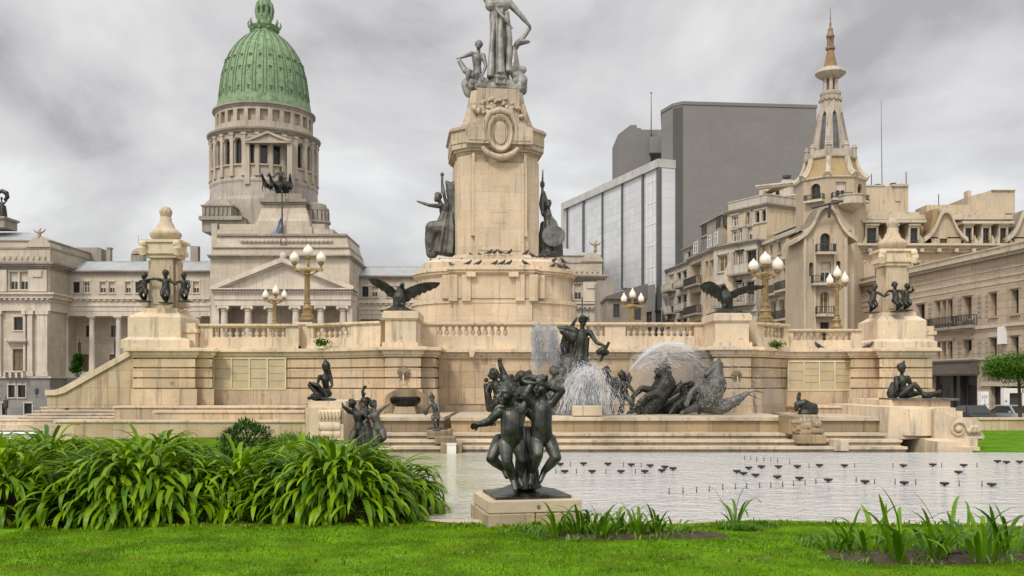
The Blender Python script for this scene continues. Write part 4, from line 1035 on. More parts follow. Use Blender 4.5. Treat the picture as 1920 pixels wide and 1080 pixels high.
# ---- glass office block and the grey slab
def glass_mat():
    m, nt, b = shader('sky_pale_curtain_wall'); g = G(nt)
    geo = g.n('ShaderNodeNewGeometry'); sx = g.n('ShaderNodeSeparateXYZ'); g.l(geo.outputs['Position'], sx.inputs[0])
    cb = g.n('ShaderNodeCombineXYZ'); g.l(g.math('MULTIPLY', sx.outputs[1], 1.06), cb.inputs[0]); g.l(sx.outputs[2], cb.inputs[1])
    br = g.n('ShaderNodeTexBrick'); g.l(cb.outputs[0], br.inputs['Vector']); br.offset = 0.0
    br.inputs['Scale'].default_value = 1; br.inputs['Brick Width'].default_value = 1.6; br.inputs['Row Height'].default_value = 1.3; br.inputs['Mortar Size'].default_value = .035
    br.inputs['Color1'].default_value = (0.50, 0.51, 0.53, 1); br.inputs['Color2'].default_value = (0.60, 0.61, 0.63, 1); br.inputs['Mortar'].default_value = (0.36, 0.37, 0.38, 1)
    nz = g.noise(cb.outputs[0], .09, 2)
    c = g.mix(g.ramp(nz, [(0.4, 0.0), (0.62, 0.35)]), br.outputs['Color'], (0.68, 0.69, 0.71))  # pale sky reflection put into the panel colours
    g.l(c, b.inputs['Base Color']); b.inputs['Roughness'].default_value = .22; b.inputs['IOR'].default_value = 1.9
    g.bump(g.noise(cb.outputs[0], .3, 3), b, .04, .3); return m
def office():
    A, Bq = (PX(1057, 187), 187.0), (PX(1238, 150), 150.0)
    B = Bld('office_block', 'long glass curtain walled office block with dark vertical fins', 'office block', ((A[0] + Bq[0]) / 2, 168, -4))
    ux = (Vector(Bq) - Vector(A)).normalized(); nx = Vector((ux.y, -ux.x)); L = (Vector(Bq) - Vector(A)).length; zt = PZ(298, 150)
    def sl(part, u0, u1, d0, d1, z0, z1):
        q = [Vector(A) + ux * u0 + nx * d1, Vector(A) + ux * u1 + nx * d1, Vector(A) + ux * u1 - nx * d0, Vector(A) + ux * u0 - nx * d0]
        B.mb(part).prism([tuple(v) for v in q], z0, z1)
    sl('curtain_wall', 0, L, 12, 0, -4, zt - 1.3); sl('roof_edge', -.3, L + .1, 12.2, .45, zt - 1.3, zt)
    sl('roof_edge', -.3, .9, 1, .45, -4, zt - 1.3)
    for p, w in ((1065, .18), (1095.5, .35), (1131, .16), (1168, .16), (1207, .28), (1236.5, .5)):
        B.sfx = '#%d' % p; u = hit(A, Bq, p)[0]; sl('vertical_fin', u - w, u + w * .7, .2, .3, -4, zt - 1.31); B.sfx = ''
    # window grid strip at the near end
    u0, u1 = hit(A, Bq, 1213)[0], hit(A, Bq, 1234)[0]
    for k in range(9): sl('window_grid', u0, u1, .1, .06, zt - 3 - k * 3.4, zt - 2.85 - k * 3.4)
    for k in range(4): u = u0 + (u1 - u0) * k / 3; sl('window_grid', u - .05, u + .05, .1, .065, 2, zt - 2)
    B.face('grey_plinth', tuple(Vector(A) + ux * u0 + nx * .9), tuple(Vector(A) + ux * (L) + nx * .9), -4, PZ(533, 150), [(1.2, 3.4, 2 + k * 4.2, 5 + k * 4.2, 'dark') for k in range(3)] + [(4.2, 6.4, 2 + k * 4.2, 5 + k * 4.2, 'dark') for k in range(3)], .3)
    B.done({'curtain_wall': glass_mat(), 'roof_edge': stone('pale_concrete', (.50, .49, .46), stain=.2), 'vertical_fin': plain('grey_fin', (.10, .10, .10), .5), 'window_grid': WHITEP, 'grey_plinth': stone('mid_grey_concrete', (.22, .21, .20), stain=.3)})
office()
def slab():
    SM = stone('smooth_grey_concrete', (.205, .197, .186), joint=(7.0, 3.6, 0.03, 0.10), stain=.02, var=.03, scale=.12, bump=.02)
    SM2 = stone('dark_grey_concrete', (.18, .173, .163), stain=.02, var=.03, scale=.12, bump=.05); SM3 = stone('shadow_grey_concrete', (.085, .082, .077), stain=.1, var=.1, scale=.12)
    B = Bld('slab_tower', 'huge blank grey concrete slab building behind the apartments', 'tower block', (PX(1400, 155), 156, -4))
    zt = PZ(196, 150); f = [(PX(1240, 155), 155), (PX(1262, 151.2), 151.2), (PX(1280, 150), 150), (PX(1531, 152), 152), (PX(1531, 152), 190), (PX(1244, 190), 190)]
    B.mb('slab_body').prism(f, -4, zt)
    B.mb('shaded_chamfer').prism([(PX(1261.5, 151.2), 151.17), (PX(1280.5, 149.96), 149.96), (PX(1281, 151.5), 151.5), (PX(1262, 152.6), 152.6)], -4, zt - .3)  # thin skin on the chamfer, its shade put into a darker concrete colour
    B.mb('parapet').prism(offset(f, .12), zt, zt + .5)
    pl = B.mb('roof_plant'); pl.pbox(1440, 1458, 198, 206, 158, 2); pl.lathe([(.7, zt), (.7, zt + .8), (.3, zt + 1.1)], (PX(1449, 157), 157), 10)
    B.done({'slab_body': SM, 'shaded_chamfer': SM3, 'parapet': SM2, 'roof_plant': CGD})
    B = Bld('service_tower', 'dark grey stepped tower rising behind the glass office block', 'tower block', (PX(1195, 172), 172, -4))
    D = 172.0; B.mb('tower_body').plate([(PX(1159, D), -4), (PX(1220, D), -4), (PX(1220, D), PZ(243, D)), (PX(1203, D), PZ(243, D)), (PX(1201, D), PZ(240, D)), (PX(1194, D), PZ(240, D)), (PX(1194, D), PZ(234, D)), (PX(1182, D), PZ(234.5, D)), (PX(1159, D), PZ(252, D))], D, D + 10)
    B.mb('stair_shaft').pbox(1219, 1241, 243, 600, D + 1, 6); q = B.mb('balcony_box'); q.pbox(1218, 1241, 256, 286, D - 1.0, 2); q.pbox(1223, 1228, 249, 256, D, 1)
    B.done({'tower_body': SM2, 'stair_shaft': SM, 'balcony_box': SM})
    mb = MB(); mb.tube([P(1221, 250, 171), P(1221, 173, 171)], [.10, .05], 6); mb.box(PX(1219.6, 171), PX(1222.4, 171), 170.8, 171.2, PZ(175, 171), PZ(173.5, 171)); tag(mb.build('antenna_mast', DKFR), 'thin antenna mast above the grey stepped tower', 'antenna')
slab()

# ---- apartment houses down the street
def railing(mb, q0, q1, z0, h, n=None, t=.03):
    q0, q1 = Vector(q0), Vector(q1); d = q1 - q0; L = d.length; ux = d.normalized(); nn = Vector((-ux.y, ux.x))
    def bar(u0, u1, a, b, w=t):
        p = [q0 + ux * u0 - nn * w, q0 + ux * u1 - nn * w, q0 + ux * u1 + nn * w, q0 + ux * u0 + nn * w]; mb.prism([tuple(v) for v in p], a, b)
    bar(0, L, z0 + h - .06, z0 + h); bar(0, L, z0 + .1, z0 + .15)
    for k in range(int(L / .22) + 1): bar(k * .22, k * .22 + .035, z0, z0 + h - .05)
def balcony(B, A, ux, u0, u1, z, dep=.9, h=.9, solid=False, slab='balcony_slab', rail='railing'):
    nx = Vector((ux.y, -ux.x)); A = Vector(A)
    q = [A + ux * u0 + nx * dep, A + ux * u1 + nx * dep, A + ux * u1, A + ux * u0]
    B.new(slab).prism([tuple(v) for v in q], z - .22, z)
    r = B.new(rail)
    if solid: 
        q = [A + ux * u0 + nx * (dep - .02), A + ux * u1 + nx * (dep - .02), A + ux * u1 + nx * (dep - .16), A + ux * u0 + nx * (dep - .16)]; r.prism([tuple(v) for v in q], z, z + h)
    else:
        railing(r, tuple(A + ux * u0 + nx * (dep - .08)), tuple(A + ux * u1 + nx * (dep - .08)), z, h); railing(r, tuple(A + ux * (u0 + .05)), tuple(A + ux * (u0 + .05) + nx * (dep - .1)), z, h); railing(r, tuple(A + ux * (u1 - .05)), tuple(A + ux * (u1 - .05) + nx * (dep - .1)), z, h)
def apt(B, A, Bq, z0, z1, wins, part='wall', dep=10, cornice=True, sill='window_surround', wd=.3):
    A, Bq = Vector(A), Vector(Bq); ux = (Bq - A).normalized(); nx = Vector((ux.y, -ux.x)); L = (Bq - A).length
    C1, D1 = Bq - nx * dep, A - nx * dep
    B.face(part, tuple(A), tuple(Bq), z0, z1, wins, wd, sill)
    B.face(part, tuple(D1), tuple(A), z0, z1); B.face(part, tuple(Bq), tuple(C1), z0, z1)
    B.mb(part).add([(A.x, A.y, z1), (Bq.x, Bq.y, z1), (C1.x, C1.y, z1), (D1.x, D1.y, z1)], [(0, 1, 2, 3)])
    if cornice:
        poly = [tuple(A), tuple(Bq), tuple(C1), tuple(D1)]
        B.mb('cornice').prism(offset(poly, .25), z1 - .25, z1 - .05); B.mb('cornice').prism(offset(poly, .4), z1 - .05, z1 + .12)
    return ux, nx, L
def apartments():
    G_ = 'apartment houses down the street'
    # a: narrow pale house at the far end
    A, Bq = (PX(1251, 150), 150), (PX(1294, 139), 139)
    B = Bld('apartment_house', 'narrow pale apartment house at the foot of the grey slab', 'apartment building', (A[0], 145, -3), G_, APW); zt = PZ(507, 150)
    L = (Vector(Bq) - Vector(A)).length; fl = [zt - 3.3 - 3.5 * k for k in range(5)]
    wins = []
    for z in fl: wins += [(1.2, 3.6, z, z + 2.3, 'half'), (5.2, 7.0, z + .4, z + 2.2, 'dark'), (L - 3.4, L - 1.4, z, z + 2.2, 'dark')]
    ux, nx, L = apt(B, A, Bq, -3, zt, wins)
    for z in fl: balcony(B, A, ux, .3, 4.6, z - .1, 1.1, 1.0, solid=(z == fl[1])); balcony(B, A, ux, L - 4.5, L - .2, z - .1, 1.1, 1.0)
    A2 = tuple(Vector(A) + ux * 4 - nx * 1.5); B2 = tuple(Vector(Bq) - nx * 1.5)
    apt(B, A2, B2, zt, zt + 2.7, [(1.5, 3, zt + .3, zt + 2.1, 'dark'), (4.4, 6, zt + .3, zt + 2.1, 'white')], 'penthouse', 6)
    B.done(dict(wall=APW, penthouse=APW, cornice=APG, window_surround=APW, balcony_slab=APG, railing=APW))
    # b: dark mansard house
    A, Bq = (PX(1292, 126), 126), (PX(1344, 115), 115)
    B = Bld('apartment_house', 'apartment house with a dark slate mansard roof and deep loggias', 'apartment building', (A[0], 120, -3), G_, APW); zt = 18.3
    L = (Vector(Bq) - Vector(A)).length; u1 = hit(A, Bq, 1317)[0]; fl = [zt - 3.6 - 3.7 * k for k in range(5)]
    wins = []
    for z in fl: wins += [(.7, u1 - .5, z, z + 2.8, None), (u1 + 1.0, u1 + 2.3, z + .3, z + 2.5, 'shut'), (L - 2.6, L - 1.0, z + .4, z + 2.4, 'white')]
    ux, nx, L = apt(B, A, Bq, -3, zt, wins, wd=1.2, sill=None)
    for z in fl:
        q = Vector(A) - nx * 1.15
        window(B.t, tuple(q), ux, 1.0, u1 - .8, z, z + 2.6, 0, 'half'); B.face('loggia_back', tuple(Vector(A) + ux * .5 - nx * 1.22), tuple(Vector(A) + ux * u1 - nx * 1.22), z - .2, z + 3)
        balcony(B, A, ux, .2, u1, z - .05, .9, 1.0)
    poly = [tuple(Vector(A)), tuple(Vector(Bq)), tuple(Vector(Bq) - nx * 9), tuple(Vector(A) - nx * 9)]
    B.mb('mansard_roof').prism(poly, zt + .12, zt + 2.3, top=offset(poly, -.7)); B.mb('cornice').prism(offset(poly, -.55), zt + 2.3, zt + 2.55)
    B.mb('attic_storey').prism(offset(poly, -1.2), zt + 2.5, zt + 4.2); B.mb('cornice').prism(offset(poly, -.9), zt + 4.2, zt + 4.45)
    for p, w in ((1300, 1.6), (1326, 1.4), (1338, 1.4)):
        u = hit(A, Bq, p)[0]
        q = Vector(A) + nx * .02; B.new('dormer').prism([tuple(q + ux * (u + .1)), tuple(q + ux * (u + w + .5)), tuple(q + ux * (u + w + .5) - nx * 1.2), tuple(q + ux * (u + .1) - nx * 1.2)], zt + .2, zt + 2.1)
        window(B.t, tuple(Vector(A) + nx * .04), ux, u + .3, u + w + .3, zt + .4, zt + 1.9, 0, 'white')
        q = Vector(A) - nx * 1.08
        window(B.t, tuple(q), ux, u + .3, u + w + .1, zt + 2.75, zt + 4.0, 0, 'dark')
    B.done(dict(wall=APT, loggia_back=APG, cornice=APG, window_surround=APW, balcony_slab=APG, railing=IRON, mansard_roof=SLATED, attic_storey=APG, dormer=APG))
    # c: cream house with set-back white terrace
    A, Bq = (PX(1338, 114), 114), (PX(1418, 108), 108)
    B = Bld('apartment_house', 'cream apartment house with a white roof terrace and ochre awning', 'apartment building', (A[0], 112, -3), G_, APW); zt = 18.2
    L = (Vector(Bq) - Vector(A)).length; fl = [zt - 3.5 - 3.5 * k for k in range(5)]
    r = random.Random(5); wins = []
    for z in fl: wins += [(u, u + r.choice((1.3, 1.6)), z + r.choice((0, .5)), z + 2.4, r.choice(('shut', 'half', 'white', 'dark'))) for u in (.8, 3.4, L * .55, L * .78)]
    ux, nx, L = apt(B, A, Bq, -3, zt, wins)
    for k, z in enumerate(fl): balcony(B, A, ux, L * .5, L - .2, z - .1, 1.2, .95, solid=(k % 2 == 0)); 
    balcony(B, A, ux, .4, 2.6, fl[1] - .1, .8, .9)
    # rounded shaft of bays
    q = Vector(A) + ux * (L * .42); B.mb('bay').lathe([(.05, fl[2] - 1.2), (.9, fl[2] - .4), (.9, zt - 4.2), (.75, zt - 3.2), (.3, zt - 2.0), (.2, zt - 1)], (q.x, q.y), 8)
    A2, B2 = tuple(Vector(A) + ux * .6 - nx * 1.6), tuple(Vector(Bq) + ux * 0 - nx * 1.6)
    L2 = L - .6; w2 = [(.8, 1.7, zt + .6, zt + 1.9, 'white'), (1.9, 2.6, zt + .6, zt + 2.0, 'white'), (3.4, 4.2, zt + .5, zt + 1.9, 'half'), (.8, 1.9, zt + 2.4, zt + 3.6, 'white'), (3.1, 3.8, zt + 2.3, zt + 3.7, 'shut', 'arch'), (4.6, 5.3, zt + 2.3, zt + 3.6, 'dark', 'arch'), (5.6, 6.3, zt + 2.3, zt + 3.6, 'dark', 'arch')]
    apt(B, A2, B2, zt + .1, zt + 4.2, w2, 'upper_wall', 8)
    poly = [tuple(Vector(A2)), tuple(Vector(B2)), tuple(Vector(B2) - nx * 7), tuple(Vector(A2) - nx * 7)]
    B.mb('terrace_parapet').prism(offset(poly, -.1), zt + 4.3, zt + 5.3); B.mb('terrace_parapet').prism(offset(poly, -.02), zt + 5.3, zt + 5.42)
    q = Vector(A2) - nx * .6 + ux * 3.2; p = [q, q + ux * 3.4, q + ux * 3.4 - nx * 3, q - nx * 3]
    B.mb('awning').add([(p[0].x, p[0].y, zt + 5.0), (p[1].x, p[1].y, zt + 6.0), (p[2].x, p[2].y, zt + 6.6), (p[3].x, p[3].y, zt + 6.2), (p[0].x, p[0].y, zt + 5.08), (p[1].x, p[1].y, zt + 6.08), (p[2].x, p[2].y, zt + 6.68), (p[3].x, p[3].y, zt + 6.28)], [(0, 1, 2, 3), (4, 5, 6, 7), (0, 1, 5, 4), (1, 2, 6, 5), (2, 3, 7, 6), (3, 0, 4, 7)])
    B.done(dict(wall=APW, upper_wall=APT, bay=(APT, 30), cornice=APG, window_surround=APW, balcony_slab=APG, railing=APW, terrace_parapet=APW, awning=GOLD))
    # d: tall cream block with penthouse
    A, Bq = (PX(1404, 119), 119), (PX(1497, 116), 116)
    B = Bld('apartment_house', 'tall cream apartment block with a white penthouse and round chimney', 'apartment building', (A[0], 118, -3), G_, APW); zt = PZ(372, 118)
    L = (Vector(Bq) - Vector(A)).length; wins = []
    for k in range(6):
        z = zt - 3.4 - 3.5 * k; wins += [(u, u + 1.2, z, z + 1.8, kk) for u, kk in ((.9, 'white'), (2.9, 'dark'), (L - 1.6, 'shut'))] if k > 0 else [(.9, 2.2, z, z + 1.6, 'white')]
    ux, nx, L = apt(B, A, Bq, -3, zt, wins)
    apt(B, tuple(Vector(A) + ux * .2 + nx * .9), tuple(Vector(A) + ux * 2.7 + nx * .9), -3, zt - 1.6, [(.5, 1.9, zt - 5, zt - 3.4, 'half'), (.5, 1.9, zt - 8.5, zt - 6.6, 'white')], 'bay', 1)
    A2, B2 = tuple(Vector(A) + ux * .9 - nx * 1.5), tuple(Vector(A) + ux * 5 - nx * 1.5)
    apt(B, A2, B2, zt, zt + 1.85, [(.7, 1.0, zt + .5, zt + 1.1, 'dark'), (2.0, 2.5, zt + .4, zt + 1.1, 'dark')], 'penthouse', 5)
    q = Vector(A2) + ux * 3.1 - nx * 1.2; B.mb('penthouse').box(q.x - .6, q.x + .6, q.y - .5, q.y + .5, zt + 1.8, zt + 2.5); ch = B.mb('chimney'); ch.lathe([(.4, zt + 2.5), (.4, zt + 2.75), (.55, zt + 2.8), (.55, zt + 3.1), (.2, zt + 3.2)], (q.x, q.y), 10)
    B.done(dict(wall=APT, bay=APT, penthouse=APW, cornice=APW, window_surround=APW, chimney=DKFR))
apartments()

def low_house():
    D = 128.0; B = Bld('low_house', 'low dark house with a sloping roof at the foot of the glass block', 'building', (PX(1172, D), D, -3), sm=APG); z = lambda py: PZ(py, D); x = lambda px: PX(px, D)
    B.face('wall', (x(1138), D), (x(1212), D), -3, z(560), [(x(1150) - x(1138), x(1162) - x(1138), z(595), z(570), 'dark'), (x(1188) - x(1138), x(1202) - x(1138), z(600), z(568), 'dark')], .3)
    B.mb('wall').box(x(1138.2), x(1211.8), D + .4, D + 8, -3, z(561))
    B.mb('sloping_roof').plate([(x(1136), z(561)), (x(1214), z(561)), (x(1214), z(533)), (x(1206), z(534)), (x(1136), z(556))], D - .5, D + 8.5)
    B.face('back_block', (x(1138), D + 14), (x(1172), D + 14), -3, z(505), [(3.5, 5.5, z(535), z(520), 'white')], .3); B.mb('back_block').box(x(1138) + .1, x(1172) - .1, D + 14.4, D + 20, -3, z(505.5))
    B.done(dict(wall=stone('brown_grey_wall', (.26, .22, .17), stain=.5, var=.3), sloping_roof=SLATED, back_block=APG))
low_house()

# ---- corner building with the spire
def cafe():
    D = 95.0; x = lambda px: PX(px, D); z = lambda py: PZ(py, D); s = D / F
    B = Bld('spired_building', 'ochre corner building with a tall open spire and flared gold roofs', 'building', (x(1556), D, -1.5))
    zb = -2.0
    # left wing running away from the corner
    A, Bq = (PX(1404, 113), 113), (PX(1508, 97.5), 97.5); L = (Vector(Bq) - Vector(A)).length; zz = lambda py: PZ(py, 99); e = []
    for p in (1444, 1459, 1478, 1490): u = hit(A, Bq, p)[0]; e.append((u, u + .85, zz(463), zz(441), 'dark'))
    for p, t_, b_ in ((1470, 497, 538), (1448, 500, 540), (1446, 556, 592), (1462, 556, 592), (1478, 556, 592), (1428, 556, 592), (1480, 612, 640)): u = hit(A, Bq, p)[0]; e.append((u, u + 1.5, zz(b_), zz(t_), 'half' if t_ < 550 else 'shut'))
    ux, nx, L = apt(B, A, Bq, zb, zz(436), e, 'wing_wall', 9, cornice=False)
    poly = [tuple(Vector(A)), tuple(Vector(Bq)), tuple(Vector(Bq) - nx * 8), tuple(Vector(A) - nx * 8)]
    B.mb('cornice').prism(offset(poly, .5), zz(480), zz(474)); B.mb('cornice').prism(offset(poly, .25), zz(484), zz(480)); B.mb('cornice').prism(offset(poly, .35), zz(436), zz(430)); B.mb('wing_roof').prism(poly, zz(430), zz(415), top=offset(poly, -1.3)); B.mb('cornice').prism(offset(poly, -.9), zz(415), zz(410)); 
    for p0, p1, py in ((1464, 1490, 538), (1440, 1462, 541), (1438, 1500, 594), (1436, 1466, 600)): balcony(B, A, ux, hit(A, Bq, p0)[0], hit(A, Bq, p1)[0], zz(py), .8, .9)
    # ochre gable roof on the wing
    u = hit(A, Bq, 1424)[0]; q = Vector(A) + ux * u; p = [q + nx * .3, q + ux * 2.6 + nx * .3, q + ux * 2.6 - nx * 3, q - nx * 3]
    B.mb('gable_roof').prism([tuple(v) for v in p], zz(470), zz(418), top=[tuple(v) for v in (p[0] - nx * .9 + ux * .9, p[1] - nx * .9, p[2], p[3])]); B.mb('gable_face').prism([tuple(q + nx * .5 - ux * 1.8), tuple(q + nx * .5 + ux * .3), tuple(q - nx * .5 + ux * .3), tuple(q - nx * .5 - ux * 1.8)], zz(520), zz(430), top=[tuple(q + nx * .3 - ux * .9), tuple(q + nx * .3 + ux * .3), tuple(q - nx * .5 + ux * .3), tuple(q - nx * .5 - ux * .9)])
    # right wing
    xr = x(1590); xe = x(2010)
    dorm = [(1624, 1642), (1667, 1680), (1705, 1719), (1808, 1820), (1841, 1853), (1873, 1885), (1935, 1949), (1965, 1979)]
    lw = []
    for p in (1606, 1640, 1672, 1712, 1790, 1826, 1866): lw += [(x(p) - xr, x(p + 12) - xr, z(528), z(494), 'shut'), (x(p) - xr, x(p + 12) - xr, z(590), z(552), 'half')]
    B.face('right_wing_wall', (xr, D), (xe, D), zb, z(464), lw, .35, 'window_surround'); B.face('right_wing_wall', (xe, D), (xe, D + 14), zb, z(464))
    c = B.mb('cornice'); c.box(xr, xe, D - .6, D + 3, z(468), z(463)); c.box(xr, xe, D - 1.1, D + 3, z(463), z(459)); c.box(xr, xe, D - .35, D + 3, z(474), z(468))
    for k in range(14): c.box(xr + k * 1.7, xr + k * 1.7 + .35, D - .9, D, z(474), z(468))
    m = B.mb('mansard_roof'); m.add([(xr, D + .2, z(459)), (xe, D + .2, z(459)), (xe, D + 1.8, z(408)), (xr, D + 1.8, z(408))], [(0, 1, 2, 3)])
    c2 = B.mb('roof_coping'); c2.box(xr, xe, D + 1.0, D + 9, z(408), z(404)); c2.box(xr, xe, D + 1.3, D + 9, z(404), z(398)); c2.box(x(1600), x(1737), D + 1.6, D + 3, z(398), z(392)); c2.box(x(1808), x(1900), D + 1.6, D + 3, z(398), z(394))
    for a, b in dorm:
        d = B.new('dormer'); B.face('dormer' + list(B.mbs)[-1][6:], (x(a - 3), D - .25), (x(b + 3), D - .25), z(464), z(424), [(x(a) - x(a - 3), x(b) - x(a - 3), z(460), z(428), 'dark')], .3)
        d.box(x(a - 3), x(a - 3) + .12, D - .24, D + 1.6, z(462), z(424)); d.box(x(b + 3) - .12, x(b + 3), D - .24, D + 1.6, z(462), z(424)); d.box(x(a - 4), x(b + 4), D - .45, D + 2, z(424), z(420.5)); 
        for sg, xx in ((-1, x(a - 3)), (1, x(b + 3))): d.plate([(xx, z(464)), (xx + sg * .42, z(464)), (xx + sg * .42, z(456)), (xx + sg * .2, z(450)), (xx, z(442))][::-sg], D - .5, D + .4)
        B.mb('window_surround').box(x(a), x(b), D - .5, D + .2, z(463), z(459.9))
        railing(B.new('railing'), (x(a), D - .45), (x(b), D - .45), z(460), .45)
    c2.box(x(1613), x(1733), D - .6, D + 2, z(419), z(414)); c2.box(x(1800), x(1897), D - .6, D + 2, z(421), z(416))
    def ogee(cx_, w, top, bot, DD, face, dep, door, clip=None):
        """curved gable: concave sides"""
        k = [(0, 0), (.10, .02), (.2, .10), (.3, .25), (.40, .44), (.55, .66), (.72, .82), (.9, .93), (1, .985), (1.02, 1)]
        h = bot - top; xx = lambda px: PX(px, DD); zq = lambda py: PZ(py, DD)
        r = [(xx(cx_ + w * a), zq(top + h * b)) for a, b in k]; l = [(xx(cx_ - w * a), zq(top + h * b)) for a, b in k[1:]]
        zc = -1e9 if clip is None else zq(clip)
        B.new(face).plate([(a, max(b, zc)) for a, b in l[::-1] + r if b > zc - .5] if clip else l[::-1] + r, DD, DD + dep)
        th = .42
        for side in (r, [r[0]] + l):
            up = side; lo = [(a, b - th) for a, b in side]; sg = 1 if side is r else -1
            B.new('gable_coping').plate((up + lo[::-1])[::sg], DD - .45, DD + dep + .1)
    ogee(1771, 40, 392, 447, D - .5, 'gable_face', 2.2, None)
    B.face('gable_face', (x(1742), D - .5), (x(1802), D - .5), z(470), z(446), [(x(1758) - x(1742), x(1772) - x(1742), z(469), z(446.2), 'brown')], .3); B.mb('window_surround').pbox(1759, 1772, 432, 447, D - .52, .1)
    B.mb('gold_cheek').plate([(x(1733), z(446)), (x(1745), z(430)), (x(1754), z(408)), (x(1757), z(393)), (x(1745), z(394)), (x(1744), z(415)), (x(1738), z(436))], D - .55, D + 1.9)
    ogee(1925, 40, 392, 447, D - .5, 'gable_face', 2.2, None)
    B.face('gable_face', (x(1896), D - .5), (x(1956), D - .5), z(470), z(446))
    # central bay with curved gable, at the street corner
    DB = 91.6; xb = lambda px: PX(px, DB); zq = lambda py: PZ(py, DB); a0, a1 = 1506, 1590; X0 = xb(a0)
    w = [(1538, 1557, 437, 473, 'dark', 'arch'), (1539, 1558, 491, 528, 'half'), (1538, 1554.5, 547, 587, 'shut', 'arch'), (1538, 1555, 604, 640, 'dark'), (1517, 1525, 492, 518, 'brown', 'arch'), (1568, 1576, 489, 512, 'brown', 'arch')]
    B.face('corner_bay', (X0, DB), (xb(a1), DB), zb, zq(432), [(xb(q[0]) - X0, xb(q[1]) - X0, zq(q[3]), zq(max(q[2], 432.5))) + tuple(q[4:]) for q in w], .4)
    B.face('corner_bay', (X0 , DB + 6), (X0, DB), zb, zq(432)); B.face('corner_bay', (xb(a1), DB), (xb(a1), DB + 6), zb, zq(432))
    ogee(1549, 54, 382, 446, DB + .03, 'gable_face', 4.5, None, 432.6)
    for a, b in ((1508, 1512), (1583, 1588), (1526, 1530), (1564, 1568)): B.new('bay_pilaster').pbox(a, b, 446, 640, DB - .18, .3)
    A = (X0, DB); ux = Vector((1, 0))
    for p0, p1, py in ((1527, 1563, 474), (1520, 1562, 532), (1527, 1564, 590)): balcony(B, A, ux, xb(p0) - X0, xb(p1) - X0, zq(py), .9, .75)
    fp = B.mb('flagpole'); fp.tube([(xb(1548), DB - 1.0, zq(412)), (xb(1548), DB - 1.3, zq(385))], .14, 6); fp.tube([(xb(1515), DB - 1.2, zq(394)), (xb(1572), DB - 1.2, zq(381))], .13, 6)
    # octagonal tower
    cx, cy = PX(1557, 96.5), 96.5; sq = .0536
    z2 = lambda py: PZ(py, 94.0)
    def ngon(r, n=8, off=math.pi / 8): return [(cx + r * math.cos(-math.pi / 2 - off + 2 * math.pi * k / n), cy + r * math.sin(-math.pi / 2 - off + 2 * math.pi * k / n)) for k in range(n)]
    ring = ngon(3.35)
    for k in range(8):
        Aq, Bz = ring[k], ring[(k + 1) % 8]; Lk = (Vector(Bz) - Vector(Aq)).length
        ws = [(Lk / 2 - .5, Lk / 2 + .5, z2(372), z2(343), 'half' if k == 0 else 'dark') + (() if k == 0 else ('arch',))] if k in (0, 1, 7) else []
        B.face('tower_wall', Aq, Bz, zb, z2(333), ws, .3)
        if ws: balcony(B, Aq, (Vector(Bz) - Vector(Aq)).normalized(), .3, Lk - .3, z2(375), .6, .55)
    B.mb('tower_bow').lathe([(.2, z2(400)), (1.0, z2(393)), (1.25, z2(388)), (1.25, z2(374)), (1.35, z2(373)), (1.35, z2(371))], (PX(1600, 92.5), 92.9), 16)
    def lath(part, prof, n, off=math.pi / 8, c=None): B.mb(part).lathe([(r * sq, z2(p)) for r, p in prof], c or (cx, cy), n, a0=-math.pi / 2 - off)
    lath('tower_eaves', [(62, 336), (66, 334), (66, 331), (60, 330)], 8)
    fl = [(65, 331), (58, 326), (52, 318), (48, 308), (45, 298), (44, 292)]
    lath('flared_gold_roof', fl, 8)
    for k in range(8):
        a = -math.pi / 2 - math.pi / 8 + k * math.pi / 4
        B.new('roof_rib').tube([(cx + (r + .5) * sq * math.cos(a), cy + (r + .5) * sq * math.sin(a), z2(p)) for r, p in fl], [.42, .36, .3, .28, .28, .28], 6)
    lath('spire_base', [(45, 293), (48, 291), (48, 287), (44, 286), (43, 276), (36, 275), (35, 283)], 8)
    for k in range(8):
        a = -math.pi / 2 - math.pi / 8 + k * math.pi / 4; px_, py_ = cx + 42 * sq * math.cos(a), cy + 42 * sq * math.sin(a)
        p = B.new('pinnacle'); p.lathe([(.30, z2(287)), (.28, z2(271)), (.36, z2(270)), (.2, z2(267)), (.22, z2(265)), (.05, z2(262))], (px_, py_), 8)
        rb = B.new('spire_rib'); 
        def at(r, p, da=0): return (cx + r * sq * math.cos(a + da), cy + r * sq * math.sin(a + da), z2(p))
        rb.loft([[at(38, 284, -.21), at(38, 284, .21), at(30, 284, .17), at(30, 284, -.17)], [at(27, 225, -.22), at(27, 225, .22), at(22, 225, .18), at(22, 225, -.18)], [at(23.5, 205, -.24), at(23.5, 205, .24), at(18, 205, .2), at(18, 205, -.2)], [at(22.5, 199, -.38), at(22.5, 199, .38), at(17, 199, .3), at(17, 199, -.3)], [at(18, 172, -.42), at(18, 172, .42), at(13, 172, .4), at(13, 172, -.4)]])
    lath('spire_glazing', [(30, 284), (25, 230), (17, 190), (13, 172)], 8)
    lath('spire_sill', [(37, 284), (37, 275), (32, 274)], 8)
    lath('spire_ring', [(17, 176), (20, 174), (20, 171), (18, 170), (18, 166), (19, 165), (19, 160), (16, 158), (4, 157)], 16)
    for k in range(14): a = k * math.pi / 7; B.mb('spire_ring').box(cx + 19 * sq * math.cos(a) - .12, cx + 19 * sq * math.cos(a) + .12, cy + 19 * sq * math.sin(a) - .12, cy + 19 * sq * math.sin(a) + .12, z2(177), z2(172))
    lath('spire_neck', [(6, 158), (6, 132)], 8)
    for k in range(6): a = k * math.pi / 3 + .3; B.new('neck_column').lathe([(.2, z2(158)), (.17, z2(134)), (.22, z2(132))], (cx + 11 * sq * math.cos(a), cy + 11 * sq * math.sin(a)), 8)
